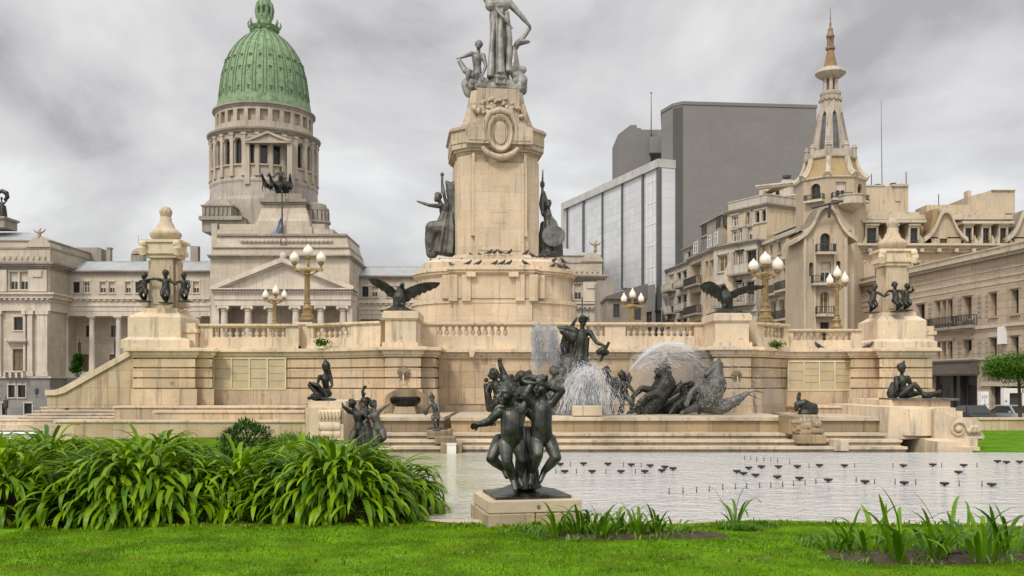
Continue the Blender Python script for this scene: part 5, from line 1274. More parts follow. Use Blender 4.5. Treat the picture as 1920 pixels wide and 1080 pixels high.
    lath('spire_disc', [(13, 134), (19, 131), (26, 126), (28, 123), (27, 120), (22, 115), (16, 112), (13, 111)], 24)
    lath('gold_cone', [(13, 111), (11, 104), (9, 94), (7, 84), (6, 78)], 12)
    lath('finial', [(6, 78), (9, 76), (9, 72), (6, 70), (4, 69), (2.5, 67), (2.5, 55), (7, 53.5), (8, 51), (6, 46), (4.5, 40), (5, 37), (2, 35), (1.5, 30), (2.2, 27), (1.2, 24), (1.0, 18), (1.5, 16), (.8, 13), (.5, -4)], 10)
    for k in range(5): a = k * 2 * math.pi / 5; B.mb('finial').lathe([(.08, z2(70)), (.08, z2(53))], (cx + 5 * sq * math.cos(a), cy + 5 * sq * math.sin(a)), 6)
    # roof houses
    DD = 106.0
    B.sfx = '#a'; B.mb('roof_house').pbox(1618, 1703, 349, 400, DD, 6); B.mb('roof_house').pbox(1672, 1704, 345, 349, DD - .2, 4); B.mb('roof_house').pbox(1622, 1660, 346.5, 349, DD - .1, 4); B.mb('roof_house').pbox(1679, 1688, 362, 377, DD - .12, .3)
    B.sfx = '#b'; h = B.mb('roof_house'); h.plate([(PX(1816, DD), PZ(400, DD)), (PX(1903, DD), PZ(400, DD)), (PX(1903, DD), PZ(357, DD)), (PX(1862, DD), PZ(357, DD)), (PX(1816, DD), PZ(368, DD))], DD, DD + 6); h.pbox(1860, 1905, 355.5, 357, DD - .2, 6.3); h.pbox(1815, 1821, 357, 372, DD + 1, 1)
    for a in (1824, 1838, 1851, 1895): B.mb('roof_house').pbox(a, a + 5, 366, 380, DD - .06, .1, 1) if False else None
    B.sfx = '#c'; B.mb('roof_house').pbox(1738, 1818, 384, 402, DD - 2, 3); B.sfx = ''
    for a, t_, b_ in ((1681, 340, 347), (1697, 342, 347), (1652, 342, 349)): q = B.new('chimney'); q.lathe([(.28, PZ(b_, DD)), (.25, PZ(t_ + 2, DD)), (.4, PZ(t_ + 1.5, DD)), (.3, PZ(t_, DD))], (PX(a, DD), DD + 1), 8)
    for a, b, t_ in ((1634, 349, 326), (1699, 347, 322), (1760, 392, 364)): B.new('aerial').tube([P(a, b, DD), P(a, t_, DD)], .05, 5)
    SPS = stone('weathered_spire_stone', (.43, .37, .29), stain=.7, scale=.7, var=.3)
    M = dict(wing_wall=CONF, cornice=CONT, wing_roof=SLATE, gable_roof=GOLD, gable_face=CONF, right_wing_wall=CONF, mansard_roof=GOLD, roof_coping=CONT, dormer=CONT, window_surround=CONT, railing=IRON, gable_coping=CONT, gold_cheek=GOLD, corner_bay=CONF, bay_pilaster=CONT, balcony_slab=CONT, flagpole=DKFR,
             tower_wall=CONF, tower_bow=(CONT, 40), tower_eaves=CONT, flared_gold_roof=GOLD, roof_rib=(CONT, 40), spire_base=SPS, pinnacle=(SPS, 40), spire_rib=SPS, spire_glazing=plain('spire_glass', (.10, .105, .11), .3, var=.3), spire_sill=CONT, spire_ring=SPS, spire_neck=APG, neck_column=SPS, spire_disc=(SPS, 40), gold_cone=(stone('brown_cone_tiles', (.30, .17, .07), stain=.5, scale=.8), 40), finial=(plain('brown_finial', (.20, .13, .075), .6, var=.4), 40), roof_house=APT, chimney=DKFR, aerial=DKFR)
    B.done(M)
    mb = MB(); mb.tube([P(1654, 352, 112), P(1652, 188, 112)], [.055, .02], 5); tag(mb.build('antenna_mast', DKFR), 'very tall hair-thin aerial right of the spire', 'antenna')
cafe()

# ---- three-storey building along the right street
def corner():
    A, Bq = (34.4, 95.6), (38.65, 58.0)
    B = Bld('street_building', 'rose beige three-storey building with dark shopfronts at the right edge', 'building', (36, 78, -1), sm=CORN)
    H = lambda px: hit(A, Bq, px)[0]; Z = lambda px, py: zat(A, Bq, px, py)
    zt = Z(1800, 499); wins = []
    z1a, z1b = Z(1815, 598), Z(1815, 557); z0a, z0b = Z(1815, 681), Z(1815, 638)
    for a, b, k in ((1720, 1735, 'dark'), (1755, 1787, 'dark'), (1808, 1823, 'brown'), (1857, 1870, 'brown'), (1897, 1911, 'dark'), (1950, 1970, 'half')):
        wins.append((H(a), H(b), z1a, z1b, k)); 
        if a != 1720: wins.append((H(a), H(b), z0a, z0b, 'void'))
    zs = Z(1800, 703)
    wins += [(H(1747), H(1832), -1.4, zs - .05, None)] + [(H(1857), H(1876), -1.4, zs - .9, None), (H(1888), H(1930), -1.4, zs - .9, None)]
    ux, nx, L = apt(B, A, Bq, -1.5, zt, wins, 'ashlar_wall', 12, cornice=False, sill='window_surround', wd=.45)
    A_ = Vector(A)
    def strip(part, u0, u1, d, z0, z1, dd=.3):
        q = [A_ + ux * u0 + nx * d, A_ + ux * u1 + nx * d, A_ + ux * u1 - nx * dd, A_ + ux * u0 - nx * dd]; B.mb(part).prism([tuple(v) for v in q], z0, z1)
    strip('cornice', -.2, L, .35, zt, zt + .2); strip('cornice', -.3, L, .6, zt + .2, zt + .42); strip('cornice', 0, L, .1, zt + .42, zt + .75); strip('cornice', 0, L, .2, zt + .75, zt + .85)
    for zz in (zt - .9, zt - 1.5, zt - 2.0): strip('string_course', 0, L, .05, zz, zz + .12)
    zs2 = Z(1815, 611); strip('string_course', 0, L, .18, zs2 - .35, zs2 - .1); strip('string_course', 0, L, .12, zs + 1.15, zs + 1.35)
    for a, b in ((1746, 1793), (1797, 1832)): balcony(B, A, ux, H(a), H(b), zs2, .75, .85)
    balcony(B, A, ux, H(1712), H(1741), zs2, .75, .85)
    # triple window mullions, tilted blinds
    for zz0, zz1, tl in ((z1a, z1b, 0), (z0a, z0b, 1)):
        w0, w1 = H(1755), H(1787)
        for f in (.33, .66):
            u = w0 + (w1 - w0) * f; q = [A_ + ux * (u - .11) + nx * .04, A_ + ux * (u + .11) + nx * .04, A_ + ux * (u + .11) - nx * .3, A_ + ux * (u - .11) - nx * .3]; B.new('mullion').prism([tuple(v) for v in q], zz0, zz1)
    for a, b in ((1770, 1778), (1811, 1823)):
        u0, u1 = H(a), H(b); q0, q1 = A_ + ux * u0, A_ + ux * u1
        B.new('awning_blind').add([(q0.x, q0.y, z0a + .1), (q1.x, q1.y, z0a + .1), (q1.x - .0 + nx.x * -.2, q1.y, z0a + 1.3), (q0.x + ux.x * .5, q0.y + ux.y * .5, z0a + .9), (q0.x + nx.x * .05, q0.y, z0a + .1), (q1.x + nx.x * .05, q1.y, z0a + .1), (q1.x - nx.x * .14, q1.y, z0a + 1.3), (q0.x + ux.x * .5 + nx.x * .05, q0.y + ux.y * .5, z0a + .9)], [(0, 1, 2, 3), (4, 5, 6, 7), (0, 1, 5, 4), (1, 2, 6, 5), (2, 3, 7, 6), (3, 0, 4, 7)])
    # quoins beside the windows
    for p in (1796, 1833, 1741, 1848):
        for k in range(5):
            u = H(p); zz = z0a + k * .38; strip('quoin', u, u + .5, .04, zz, zz + .22, .05); zz = z1a + k * .38; strip('quoin', u, u + .5, .04, zz, zz + .22, .05)
    # dark shopfront
    u0, u1 = H(1747), H(1832)
    strip('shop_fascia', u0 - .4, u1 + .3, .5, zs + .05, zs + 1.05); strip('shop_fascia', u0 - .5, u1 + .35, .6, zs + 1.05, zs + 1.2)
    q0 = tuple(A_ + ux * u0 - nx * .40); q1 = tuple(A_ + ux * u1 - nx * .40); L2 = u1 - u0
    B.face('shopfront', q0, q1, -1.4, zs, [(L2 * .08, L2 * .42, -.9, zs - .7, 'void'), (L2 * .68, L2 * .97, -.9, zs - .7, 'void')], .1)
    for f in (.45, .6): u = u0 + L2 * f; strip('shop_pillar', u - .25, u + .25, -.02, -1.4, zs, .5)
    q0 = tuple(A_ + ux * H(1857) - nx * .40); q1 = tuple(A_ + ux * H(1930) - nx * .40); B.face('shopfront', q0, q1, -1.4, zs - .8)
    strip('shop_lintel', H(1840), H(1930), .12, zs - .9, zs - .6); strip('sign_panel', H(1886), H(1913), .16, zs - .55, zs + .5); strip('white_panel', H(1878), H(1888), .35, Z(1883, 645), Z(1883, 613))
    q = A_ + ux * H(1842); B.mb('gablet').add([(q.x + nx.x * .1 + ux.x * a, q.y + nx.y * .1 + ux.y * a, zs + b) for a, b in ((0, .1), (2.6, .1), (2.6, 1.3))] + [(q.x + nx.x * .3 + ux.x * a, q.y + nx.y * .3 + ux.y * a, zs + b) for a, b in ((0, .1), (2.6, .1), (2.6, 1.3))], [(0, 1, 2), (3, 4, 5), (0, 1, 4, 3), (1, 2, 5, 4), (2, 0, 3, 5)])
    B.done(dict(ashlar_wall=CORN, cornice=CONT, string_course=CONT, window_surround=CORN, balcony_slab=APG, railing=IRON, mullion=CORN, awning_blind=APG, quoin=APG, shop_fascia=stone('dark_fascia', (.12, .10, .085), stain=.3), shopfront=plain('black_shopfront', (.018, .017, .016), .3, var=.4), shop_pillar=plain('dark_pillar', (.03, .028, .025), .5), shop_lintel=CONT, sign_panel=APG, white_panel=WHITEP, gablet=CORN))
corner()
# ================================================================ sculpture kit: limbs laid out joint by joint, fused into one skin
def fuse(mb, name, mat, parent, voxel, smooth=2, origin=None):
    o = mb.build(name, mat, parent, origin=origin, smooth=180, recalc=True)
    r = o.modifiers.new('skin', 'REMESH'); r.mode = 'VOXEL'; r.voxel_size = voxel; r.use_smooth_shade = True
    if smooth: q = o.modifiers.new('soften', 'SMOOTH'); q.factor = .5; q.iterations = smooth
    return o
ADULT = dict(head=.064, neck=.034, chest=.082, belly=.066, pel=.082, sh=.042, ua=.036, el=.028, wr=.018, hand=.024, th=.056, kn=.038, ca=.038, an=.021, foot=.024)
CHILD = dict(head=.105, neck=.055, chest=.105, belly=.108, pel=.108, sh=.055, ua=.050, el=.043, wr=.029, hand=.036, th=.076, kn=.056, ca=.056, an=.035, foot=.034)
def hand(mb, w, h, r, side=None):
    """palm, four bent fingers of different lengths and a thumb from the side of the palm; w wrist, h knuckles"""
    d = (h - w); 
    if d.length < 1e-4: d = Vector((0, 0, -r))
    d.normalize(); u = d.cross(Vector((0, 1, .2))); 
    if u.length < .05: u = d.cross(Vector((1, 0, 0)))
    u.normalize(); n = d.cross(u)
    k = h + d * r * .4
    for q in (-.6, 0, .6): mb.cap(w + u * q * r * .5, k + u * q * r * .8, r * .45, r * .42, 6)
    for q, ln in ((-.95, 1.15), (-.32, 1.45), (.32, 1.35), (.95, 1.0)):
        a = k + u * q * r * .75; b = a + d * r * ln * .55 + n * r * .15; c = b + d * r * ln * .35 + n * r * ln * .45; e = c + n * r * ln * .35 - d * r * .05
        mb.chain([a, b, c, e], [r * .27, r * .25, r * .22, r * .18], 6)
    a = w + d * r * .5 + u * r * .75; mb.chain([a, a + u * r * .55 + d * r * .45 + n * r * .2, a + u * r * .6 + d * r * 1.0 + n * r * .4], [r * .32, r * .28, r * .2], 6)
def figure(mb, D, J, H, pr=ADULT, face=(0, -1), detail=False, headless=False):
    """J: joint -> (px, py, metres nearer(-)/farther(+)); H standing height in metres"""
    s = {k: v * H for k, v in pr.items()}
    def j(k): q = J[k]; return P(q[0], q[1], D) + Vector((0, q[2] if len(q) > 2 else 0, 0))
    def has(k): return k in J
    pel, ch, nk, hd = j('pel'), j('chest'), j('neck'), j('head'); bl = j('belly') if has('belly') else (pel + ch) / 2
    mb.chain([pel, bl, ch], [s['pel'], s['belly'], s['chest']], 14)
    mb.cap(ch, nk, s['chest'] * .7, s['neck'], 10); mb.cap(nk, hd, s['neck'], s['neck'], 10)
    f = Vector((face[0], face[1], 0)).normalized(); si = Vector((-f.y, f.x, 0)); R0 = s['head']
    if not headless:
        mb.ball(hd + Vector((0, 0, R0 * .12)), (R0 * .86, R0 * .95, R0 * 1.02), 14)
        mb.ball(hd + f * R0 * .32 - Vector((0, 0, R0 * .45)), (R0 * .62, R0 * .62, R0 * .58), 12)
        if detail:
            up = Vector((0, 0, 1))
            mb.cap(hd + f * R0 * .90 + up * R0 * .15, hd + f * R0 * 1.08 - up * R0 * .18, R0 * .10, R0 * .16, 8)
            for q in (-1, 1):
                mb.ball(hd + f * R0 * .62 + si * q * R0 * .42 - up * R0 * .32, R0 * .34, 8); mb.ball(hd + si * q * R0 * .88 - up * R0 * .08 - f * R0 * .05, (R0 * .16, R0 * .16, R0 * .26), 8)
                mb.cap(hd + f * R0 * .86 + si * q * R0 * .15 + up * R0 * .27, hd + f * R0 * .72 + si * q * R0 * .55 + up * R0 * .22, R0 * .12, R0 * .10, 6)
            mb.cap(hd + f * R0 * .86 - si * R0 * .16 - up * R0 * .52, hd + f * R0 * .86 + si * R0 * .16 - up * R0 * .52, R0 * .10, R0 * .10, 6)
            mb.cap(hd + f * R0 * .84 - si * R0 * .12 - up * R0 * .66, hd + f * R0 * .84 + si * R0 * .12 - up * R0 * .66, R0 * .09, R0 * .09, 6)
            mb.ball(hd + f * R0 * .74 - up * R0 * .85, R0 * .20, 8)
    for q in 'LR':
        if has('sh' + q):
            sh, el, ha = j('sh' + q), j('el' + q), j('ha' + q)
            mb.cap(ch + (nk - ch) * .35, sh, s['chest'] * .55, s['sh'], 10)
            d = (ha - el); wr = ha - d.normalized() * s['hand'] * .9 if d.length > 1e-4 else ha
            mb.chain([sh, sh.lerp(el, .45), el], [s['sh'], s['ua'], s['el']], 10); mb.chain([el, el.lerp(wr, .35), wr], [s['el'], s['el'] * 1.0, s['wr']], 10)
            if detail: hand(mb, wr, ha, s['hand'])
            else: mb.cap(wr, ha, s['hand'] * .8, s['hand'] * .7, 8); mb.cap(ha, ha + (ha - wr) * 1.2, s['hand'] * .6, s['hand'] * .35, 6)
        if has('hip' + q):
            hp, kn, an = j('hip' + q), j('kn' + q), j('an' + q); to = j('to' + q) if has('to' + q) else an + Vector((0, -H * .08, -H * .02))
            mb.chain([hp, hp.lerp(kn, .5), kn], [s['th'], s['th'] * .92, s['kn']], 12); mb.chain([kn, kn.lerp(an, .35), an], [s['kn'], s['ca'], s['an']], 10); mb.chain([an, to], [s['foot'], s['foot'] * .75], 8)
            he = an - (to - an).normalized() * s['foot'] * .9; mb.ball(he, s['foot'] * .85, 8)
def curls(c, R0, seed, n=46, f=(0, -1)):
    mb = MB(); r = random.Random(seed); c = Vector(c); ff = Vector((f[0], f[1], 0)).normalized()
    mb.ball(c + Vector((0, 0, R0 * .2)) - ff * R0 * .12, (R0 * .93, R0 * .95, R0 * .98), 12)
    k = 0
    while k < n:
        d = Vector((r.gauss(0, 1), r.gauss(0, 1), r.gauss(0, 1))).normalized()
        if d.z < -.15 or (d.dot(ff) > .45 and d.z < .62): continue
        mb.ball(c + Vector((0, 0, R0 * .15)) + Vector((d.x * .95, d.y, d.z)) * R0 * 1.0, R0 * r.uniform(.13, .24), 7); k += 1
    return mb
def robe(mb, pts_, rs, folds=9, amp=.12, n=44, flat=1.0, ph=0.0):
    mb.tube(pts_, rs, n, flat=flat, fl=lambda a: 1 + amp * math.sin(folds * a + ph) + amp * .5 * math.sin((folds * 2 + 1) * a + 1.3 + ph))

# ---------------------------------------------------------------- the three cherubs in front
def cherubs():
    D = 13.45; s = D / F
    c = Vector((PX(986, 13.95), 13.95, .02)); rot = Matrix.Translation((c.x, c.y, 0)) @ Matrix.Rotation(R(12), 4, 'Z')
    t = thing('stone_plinth', 'two-step mossy stone plinth carrying the dancing bronze cherubs', 'plinth', c)
    mb = MB(); mb.M = rot
    for a, b, z0, z1 in ((-.70, -.02, -.2, .205), (0.0, .70, -.2, .20)): mb.box(a, b, -.66, .66, z0, z1)
    lo = mb.build('plinth_base', MOSS, t); bv = lo.modifiers.new('edge', 'BEVEL'); bv.width = .012; bv.segments = 2
    mb = MB(); mb.M = rot; mb.box(-.665, .665, -.62, .62, .21, .385)
    up = mb.build('plinth_cap', MOSS2, t); bv = up.modifiers.new('edge', 'BEVEL'); bv.width = .018; bv.segments = 3
    mb = MB(); mb.M = rot; mb.box(.02, .06, -.632, -.61, .27, .315); mb.box(.027, .053, -.636, -.62, .277, .308, 1); mb.build('socket_plate', [DKFR, CGB], t)
    g = thing('cherub_statue', 'dark bronze group of three dancing cherubs on the mossy plinth', 'statue', (c.x, c.y, .385))
    mb = MB(); mb.M = rot
    pl = [(-.545, -.5), (.545, -.5), (.545, .5), (-.545, .5)]
    mb.prism(pl, .386, .425); n = 10
    rings = []
    for z, k in ((.42, 1.0), (.432, .97), (.47, .62), (.52, .42), (.55, .30), (.56, .05)):
        rings.append([(math.copysign(abs(math.cos(q)) ** .55, math.cos(q)) * .53 * k, math.copysign(abs(math.sin(q)) ** .55, math.sin(q)) * .48 * k, z + .012 * math.sin(3 * q)) for q in [2 * math.pi * i / 32 for i in range(32)]])
    mb.loft(rings); mb.build('bronze_base', BRZF, g, smooth=40)
    V = .0085
    # A: front left, arm stretched out to the left, looking left
    A = dict(head=(949, 738, -.08), neck=(955, 762, -.03), chest=(957, 781, -.02), belly=(958, 806, -.06), pel=(959, 822, -.02), shL=(937, 771, -.03), elL=(916, 791, -.05), haL=(892, 797, -.12),
             shR=(977, 770, .04), elR=(993, 752, .10), haR=(1000, 741, .12), hipL=(948, 833, -.04), knL=(951, 864, -.12), anL=(962, 900, -.02), toL=(966, 915, -.13), hipR=(973, 833, 0), knR=(979, 863, -.08), anR=(972, 897, .06), toR=(979, 909, -.04))
    f = (-.55, -.8)
    mb = MB(); figure(mb, D, A, 1.36, CHILD, f, True); mb.ball(P(957, 808, D) + Vector((0, -.085, 0)), (.115, .08, .11), 12); a = fuse(mb, 'cherub', BRZF, g, V, 1)
    h = curls(P(949, 737, D) + Vector((0, -.07, 0)), .128, 4, 26, f); fuse(h, 'hair', BRZF, a, V, 1)
    # B: right, both arms raised to the head, knee swung out
    B = dict(head=(1010, 724, 0), neck=(1017, 748, .02), chest=(1017, 769, .02), belly=(1015, 797, 0), pel=(1017, 818, .02), shL=(999, 759, 0), elL=(985, 741, -.12), haL=(996, 719, -.12),
             shR=(1034, 757, .03), elR=(1053, 733, .04), haR=(1029, 727, .02), hipL=(1006, 828, 0), knL=(1008, 851, -.17), anL=(997, 886, .0), toL=(994, 905, -.11), hipR=(1030, 826, .03), knR=(1042, 857, -.1), anR=(1020, 884, .03), toR=(1013, 901, -.05))
    f = (-.25, -.95)
    mb = MB(); figure(mb, D, B, 1.36, CHILD, f, True); b = fuse(mb, 'cherub', BRZF, g, V, 1)
    # folded cap of curls above the brow
    h = MB(); q = P(1010, 724, D); h.ball(q + Vector((.01, .02, .04)), (.125, .13, .125), 12)
    h.tube([q + Vector((.13 * math.cos(k * .45) - .09, -.08 + .05 * math.sin(k * .45), .085 + .042 * math.sin(k * .45))) for k in range(15)], [.030] * 15, 8)
    for k in range(26): r_ = random.Random(k + 9); h.ball(q + Vector((r_.uniform(-.06, .12), r_.uniform(-.1, .1), r_.uniform(.09, .15))), .026, 6)
    fuse(h, 'hair', BRZF, b, V, 1)
    # C: behind, only its bent leg and arm come out at the left
    C_ = dict(head=(982, 748, .42), neck=(975, 763, .38), chest=(968, 778, .36), belly=(962, 806, .32), pel=(957, 822, .32), shL=(945, 770, .3), elL=(931, 776, .22), haL=(921, 792, .12), shR=(985, 768, .4), elR=(1000, 784, .42), haR=(1010, 800, .38),
              hipL=(936, 828, .24), knL=(921, 861, .10), anL=(944, 882, .26), toL=(950, 897, .22), hipR=(968, 834, .34), knR=(985, 862, .24), anR=(992, 893, .3), toR=(988, 907, .2))
    mb = MB(); figure(mb, D, C_, 1.36, CHILD, (.2, 1), True); cc = fuse(mb, 'cherub', BRZF, g, V)
    h = curls(P(982, 748, D) + Vector((0, .42, 0)), .135, 8, 40, (.2, 1)); fuse(h, 'hair', BRZF, cc, V, 1)
    # drapery between the bodies
    mb = MB(); robe(mb, [P(985, 800, D) + Vector((0, .15, 0)), P(986, 850, D) + Vector((0, .16, 0)), P(988, 905, D) + Vector((0, .18, 0)), P(988, 918, D) + Vector((0, .18, 0))], [.10, .13, .17, .19], 7, .16); fuse(mb, 'drapery', BRZF, g, .012)
MOSS2 = stone('plinth_cap_stone', (0.58, 0.46, 0.315), stain=0.25, var=0.2, scale=2.0, dark=(0.16, 0.18, 0.05))
cherubs()

# ---------------------------------------------------------------- dancing trio on the pool's left bank
def trio():
    D = 26.0; s = D / F
    g = thing('dancer_statue', 'dark bronze trio of dancing nude figures on the left pool bank', 'statue', (PX(682, D), D, 0))
    F1 = dict(head=(660, 757, -.05), neck=(663, 765), chest=(671, 779), pel=(673, 803), shL=(657, 772, -.1), elL=(646, 762, -.2), haL=(643, 756, -.1), shR=(681, 773), elR=(688, 780, -.15), haR=(692, 790, -.1), hipL=(667, 808), knL=(659, 828, -.15), anL=(656, 848, .1), hipR=(679, 808), knR=(681, 828, -.1), anR=(678, 849, 0))
    F2 = dict(head=(685, 754, .25), neck=(685, 763, .22), chest=(684, 777, .2), pel=(685, 802, .15), shL=(677, 770, .2), elL=(673, 755, .25), haL=(682, 738, .25), shR=(693, 770, .2), elR=(700, 778, .1), haR=(704, 786, 0), hipL=(681, 807, .15), knL=(684, 828, 0), anL=(690, 849, .1), hipR=(691, 807, .15), knR=(695, 828, .1), anR=(699, 849, .2))
    F3 = dict(head=(699, 759, .1), neck=(701, 766, .08), chest=(702, 780, .05), pel=(709, 803, .05), shL=(697, 775, .1), elL=(690, 785, -.1), haL=(684, 792, -.2), shR=(709, 773, 0), elR=(721, 763, -.05), haR=(732, 757, -.1), hipL=(704, 808, .05), knL=(704, 828, 0), anL=(706, 848, .1), hipR=(715, 807, .05), knR=(721, 821, -.1), anR=(706, 832, .15))
    for k, (J, f) in enumerate(((F1, (-1, -.3)), (F2, (.1, -1)), (F3, (.8, -.5)))):
        mb = MB(); figure(mb, D, J, 1.55, dict(ADULT, head=.07, pel=.098, th=.075, kn=.05, ca=.05, chest=.09), f); b = fuse(mb, 'dancer', [BRZ, BRZ, BRZM][k], g, .016)
        fuse(curls(P(J['head'][0], J['head'][1], D) + Vector((0, J['head'][2], 0)), .115, k, 30, f), 'hair', BRZ, b, .016, 1)
    mb = MB(); robe(mb, [P(684, 800, D), P(686, 825, D), P(688, 850, D)], [.16, .22, .28], 8, .15); fuse(mb, 'drapery', BRZ, g, .02)
    mb = MB(); mb.chain([P(681, 741, D), P(680, 733, D), P(684, 726, D)], [.05, .045, .03], 8); mb.ball(P(684, 725, D), (.07, .05, .04), 8); fuse(mb, 'held_bird', BRZ, g, .014)
    mb = MB(); mb.lathe([(.5, -.1), (.52, .1), (.45, .16)], (PX(682, D), D + .1), 16); mb.build('statue_base', BRZ, g)
trio()

# ---------------------------------------------------------------- seated and reclining figures on the scroll pedestals
def seated_left():
    D = 31.8
    g = thing('seated_statue', 'dark bronze seated figure with folded legs on the left scroll pedestal', 'statue', (PX(607, D), D, PZ(752, D)))
    J = dict(head=(610, 689, 0), neck=(610, 698), chest=(609, 711), pel=(612, 736, .1), shL=(600, 706, -.08), elL=(597, 720, -.15), haL=(592, 728, -.25), shR=(619, 706, .05), elR=(623, 722, 0), haR=(616, 733, -.2), hipL=(606, 738, 0), knL=(585, 722, -.35), anL=(606, 746, -.45), toL=(612, 748, -.5), hipR=(616, 738, 0), knR=(592, 742, -.5), anR=(588, 747, -.2), toR=(582, 748, -.3))
    mb = MB(); figure(mb, D, J, 1.62, dict(ADULT, head=.078, th=.075, ca=.05, kn=.05), (-.3, -1)); b = fuse(mb, 'figure', BRZ, g, .018)
    mb = MB(); q = P(611, 686, D); mb.ball(q + Vector((0, .03, 0)), (.15, .16, .17), 10); mb.cap(q + Vector((0, .02, .1)), q + Vector((-.03, .02, .24)), .08, .03, 8); mb.cap(q, P(616, 702, D) + Vector((0, .08, 0)), .12, .1, 8); fuse(mb, 'hood', BRZ, b, .018)
    mb = MB()
    for a in ([P(583, 716, D) + Vector((0, -.4, 0)), P(600, 722, D) + Vector((0, -.42, 0)), P(616, 742, D) + Vector((0, -.2, 0))], [P(580, 746, D) + Vector((0, -.3, 0)), P(596, 742, D) + Vector((0, -.5, 0)), P(622, 750, D) + Vector((0, -.2, 0))]): mb.tube(a, [.05, .14, .10], 10, flat=.5)
    mb.ball(P(608, 749, D), (.42, .38, .06), 14); fuse(mb, 'drapery', BRZ, g, .018)
seated_left()
def reclining_right():
    D = 31.4
    g = thing('reclining_statue', 'dark bronze reclining nude figure on the right scroll pedestal', 'statue', (PX(1705, D), D, PZ(750, D)))
    J = dict(head=(1690, 691, 0), neck=(1691, 702), chest=(1692, 714, .05), pel=(1694, 738, .1), shL=(1681, 710, 0), elL=(1679, 727, -.1), haL=(1675, 744, -.05), shR=(1703, 709, .05), elR=(1711, 724, .1), haR=(1716, 738, .1), hipL=(1690, 740, 0), knL=(1711, 719, -.15), anL=(1728, 742, -.2), toL=(1738, 745, -.2), hipR=(1697, 741, .15), knR=(1728, 737, .1), anR=(1752, 742, .05), toR=(1761, 741, .05))
    mb = MB(); figure(mb, D, J, 1.72, dict(ADULT, head=.085, chest=.10, th=.07, sh=.055, ua=.048, ca=.048), (.4, -1)); b = fuse(mb, 'figure', BRZ, g, .018)
    mb = MB(); q = P(1690, 688, D); mb.ball(q, (.155, .16, .14), 10); mb.cap(q + Vector((.03, 0, .05)), q + Vector((.09, 0, .19)), .10, .03, 8); fuse(mb, 'hair', BRZ, b, .018)
    mb = MB(); mb.chain([P(1680, 722, D) + Vector((0, .2, 0)), P(1676, 738, D) + Vector((0, .1, 0)), P(1672, 746, D)], [.12, .2, .1], 10); mb.ball(P(1671, 741, D), .09, 8); fuse(mb, 'drapery', BRZ, g, .02)
    mb = MB(); mb.chain([P(1735, 742, D), P(1760, 738, D) + Vector((0, .1, 0)), P(1768, 733, D) + Vector((0, .2, 0))], [.12, .09, .05], 8); fuse(mb, 'loose_cloth', BRZ, g, .02)
    mb = MB(); mb.box(PX(1663, D), PX(1785, D), D - .55, D + .7, PZ(750.3, D), PZ(746.5, D)); mb.build('bronze_base', BRZM, g)
reclining_right()
def crouch():
    D = 29.2
    g = thing('child_statue', 'small dark bronze crouching child holding a shell by the basin', 'statue', (PX(815, D), D, PZ(805, D)))
    J = dict(head=(810, 747, 0), neck=(812, 754), chest=(815, 762, .05), pel=(818, 777, .1), shL=(807, 759, -.05), elL=(800, 768, -.15), haL=(798, 775, -.2), shR=(821, 759, .05), elR=(824, 770, -.05), haR=(819, 780, -.15), hipL=(813, 781, 0), knL=(813, 783, -.25), anL=(816, 799, -.1), toL=(811, 803, -.2), hipR=(821, 781, .05), knR=(822, 784, -.15), anR=(821, 799, .1), toR=(822, 803, 0))
    mb = MB(); figure(mb, D, J, .95, dict(CHILD, th=.085), (-.5, -1)); b = fuse(mb, 'figure', BRZM, g, .014)
    mb = MB(); q = P(810, 745, D); mb.ball(q, (.10, .1, .08), 8); mb.cap(q + Vector((0, 0, .04)), q + Vector((-.02, 0, .14)), .07, .02, 8); fuse(mb, 'hair', BRZ, b, .013)
    mb = MB(); mb.ball(P(799, 770, D) + Vector((0, -.18, 0)), (.08, .06, .14), 10); fuse(mb, 'shell', BRZM, g, .012)
    mb = MB(); mb.lathe([(.33, PZ(805.5, D)), (.3, PZ(803, D)), (.2, PZ(801, D))], (PX(820, D), D), 14); mb.build('rock_base', BRZ, g)
crouch()
def swan():
    D = 29.3
    g = thing('water_bird_statue', 'small dark bronze spouting water bird on the right wet block', 'statue', (PX(1512, D), D, PZ(790, D)))
    mb = MB(); mb.chain([P(1499, 738, D), P(1497, 747, D), P(1499, 757, D), P(1508, 764, D), P(1518, 774, D), P(1526, 787, D)], [.055, .065, .06, .12, .17, .12], 10); mb.cap(P(1499, 741, D), P(1499, 737, D) + Vector((0, -.05, 0)), .05, .03, 8)
    mb.chain([P(1493, 768, D), P(1495, 758, D), P(1508, 756, D), P(1522, 764, D), P(1530, 784, D)], [.06, .1, .13, .13, .07], 10); mb.chain([P(1518, 758, D), P(1527, 762, D), P(1531, 772, D)], [.08, .1, .06], 8)
    mb.ball(P(1514, 775, D), (.30, .25, .2), 10)
    for k in range(9): mb.ball(P(1508 + 2.6 * k, 765 + 2.4 * k, D) + Vector((0, -.15, .03)), (.06, .05, .07), 6)
    fuse(mb, 'bird_body', BRZ, g, .014, 1)
    mb = MB(); r_ = random.Random(2)
    for k in range(46):
        q = P(1488 + 48 * r_.random(), 789 + 24 * r_.random(), D - .55) + Vector((0, -.12 * r_.random(), 0)); a, b, c = r_.uniform(.06, .16), r_.uniform(.05, .12), r_.uniform(.03, .08); mb.box(q.x - a, q.x + a, q.y - b, q.y + .3, q.z - c, q.z + c)
    fuse(mb, 'rough_rock', STD, g, .022, 1)
swan()

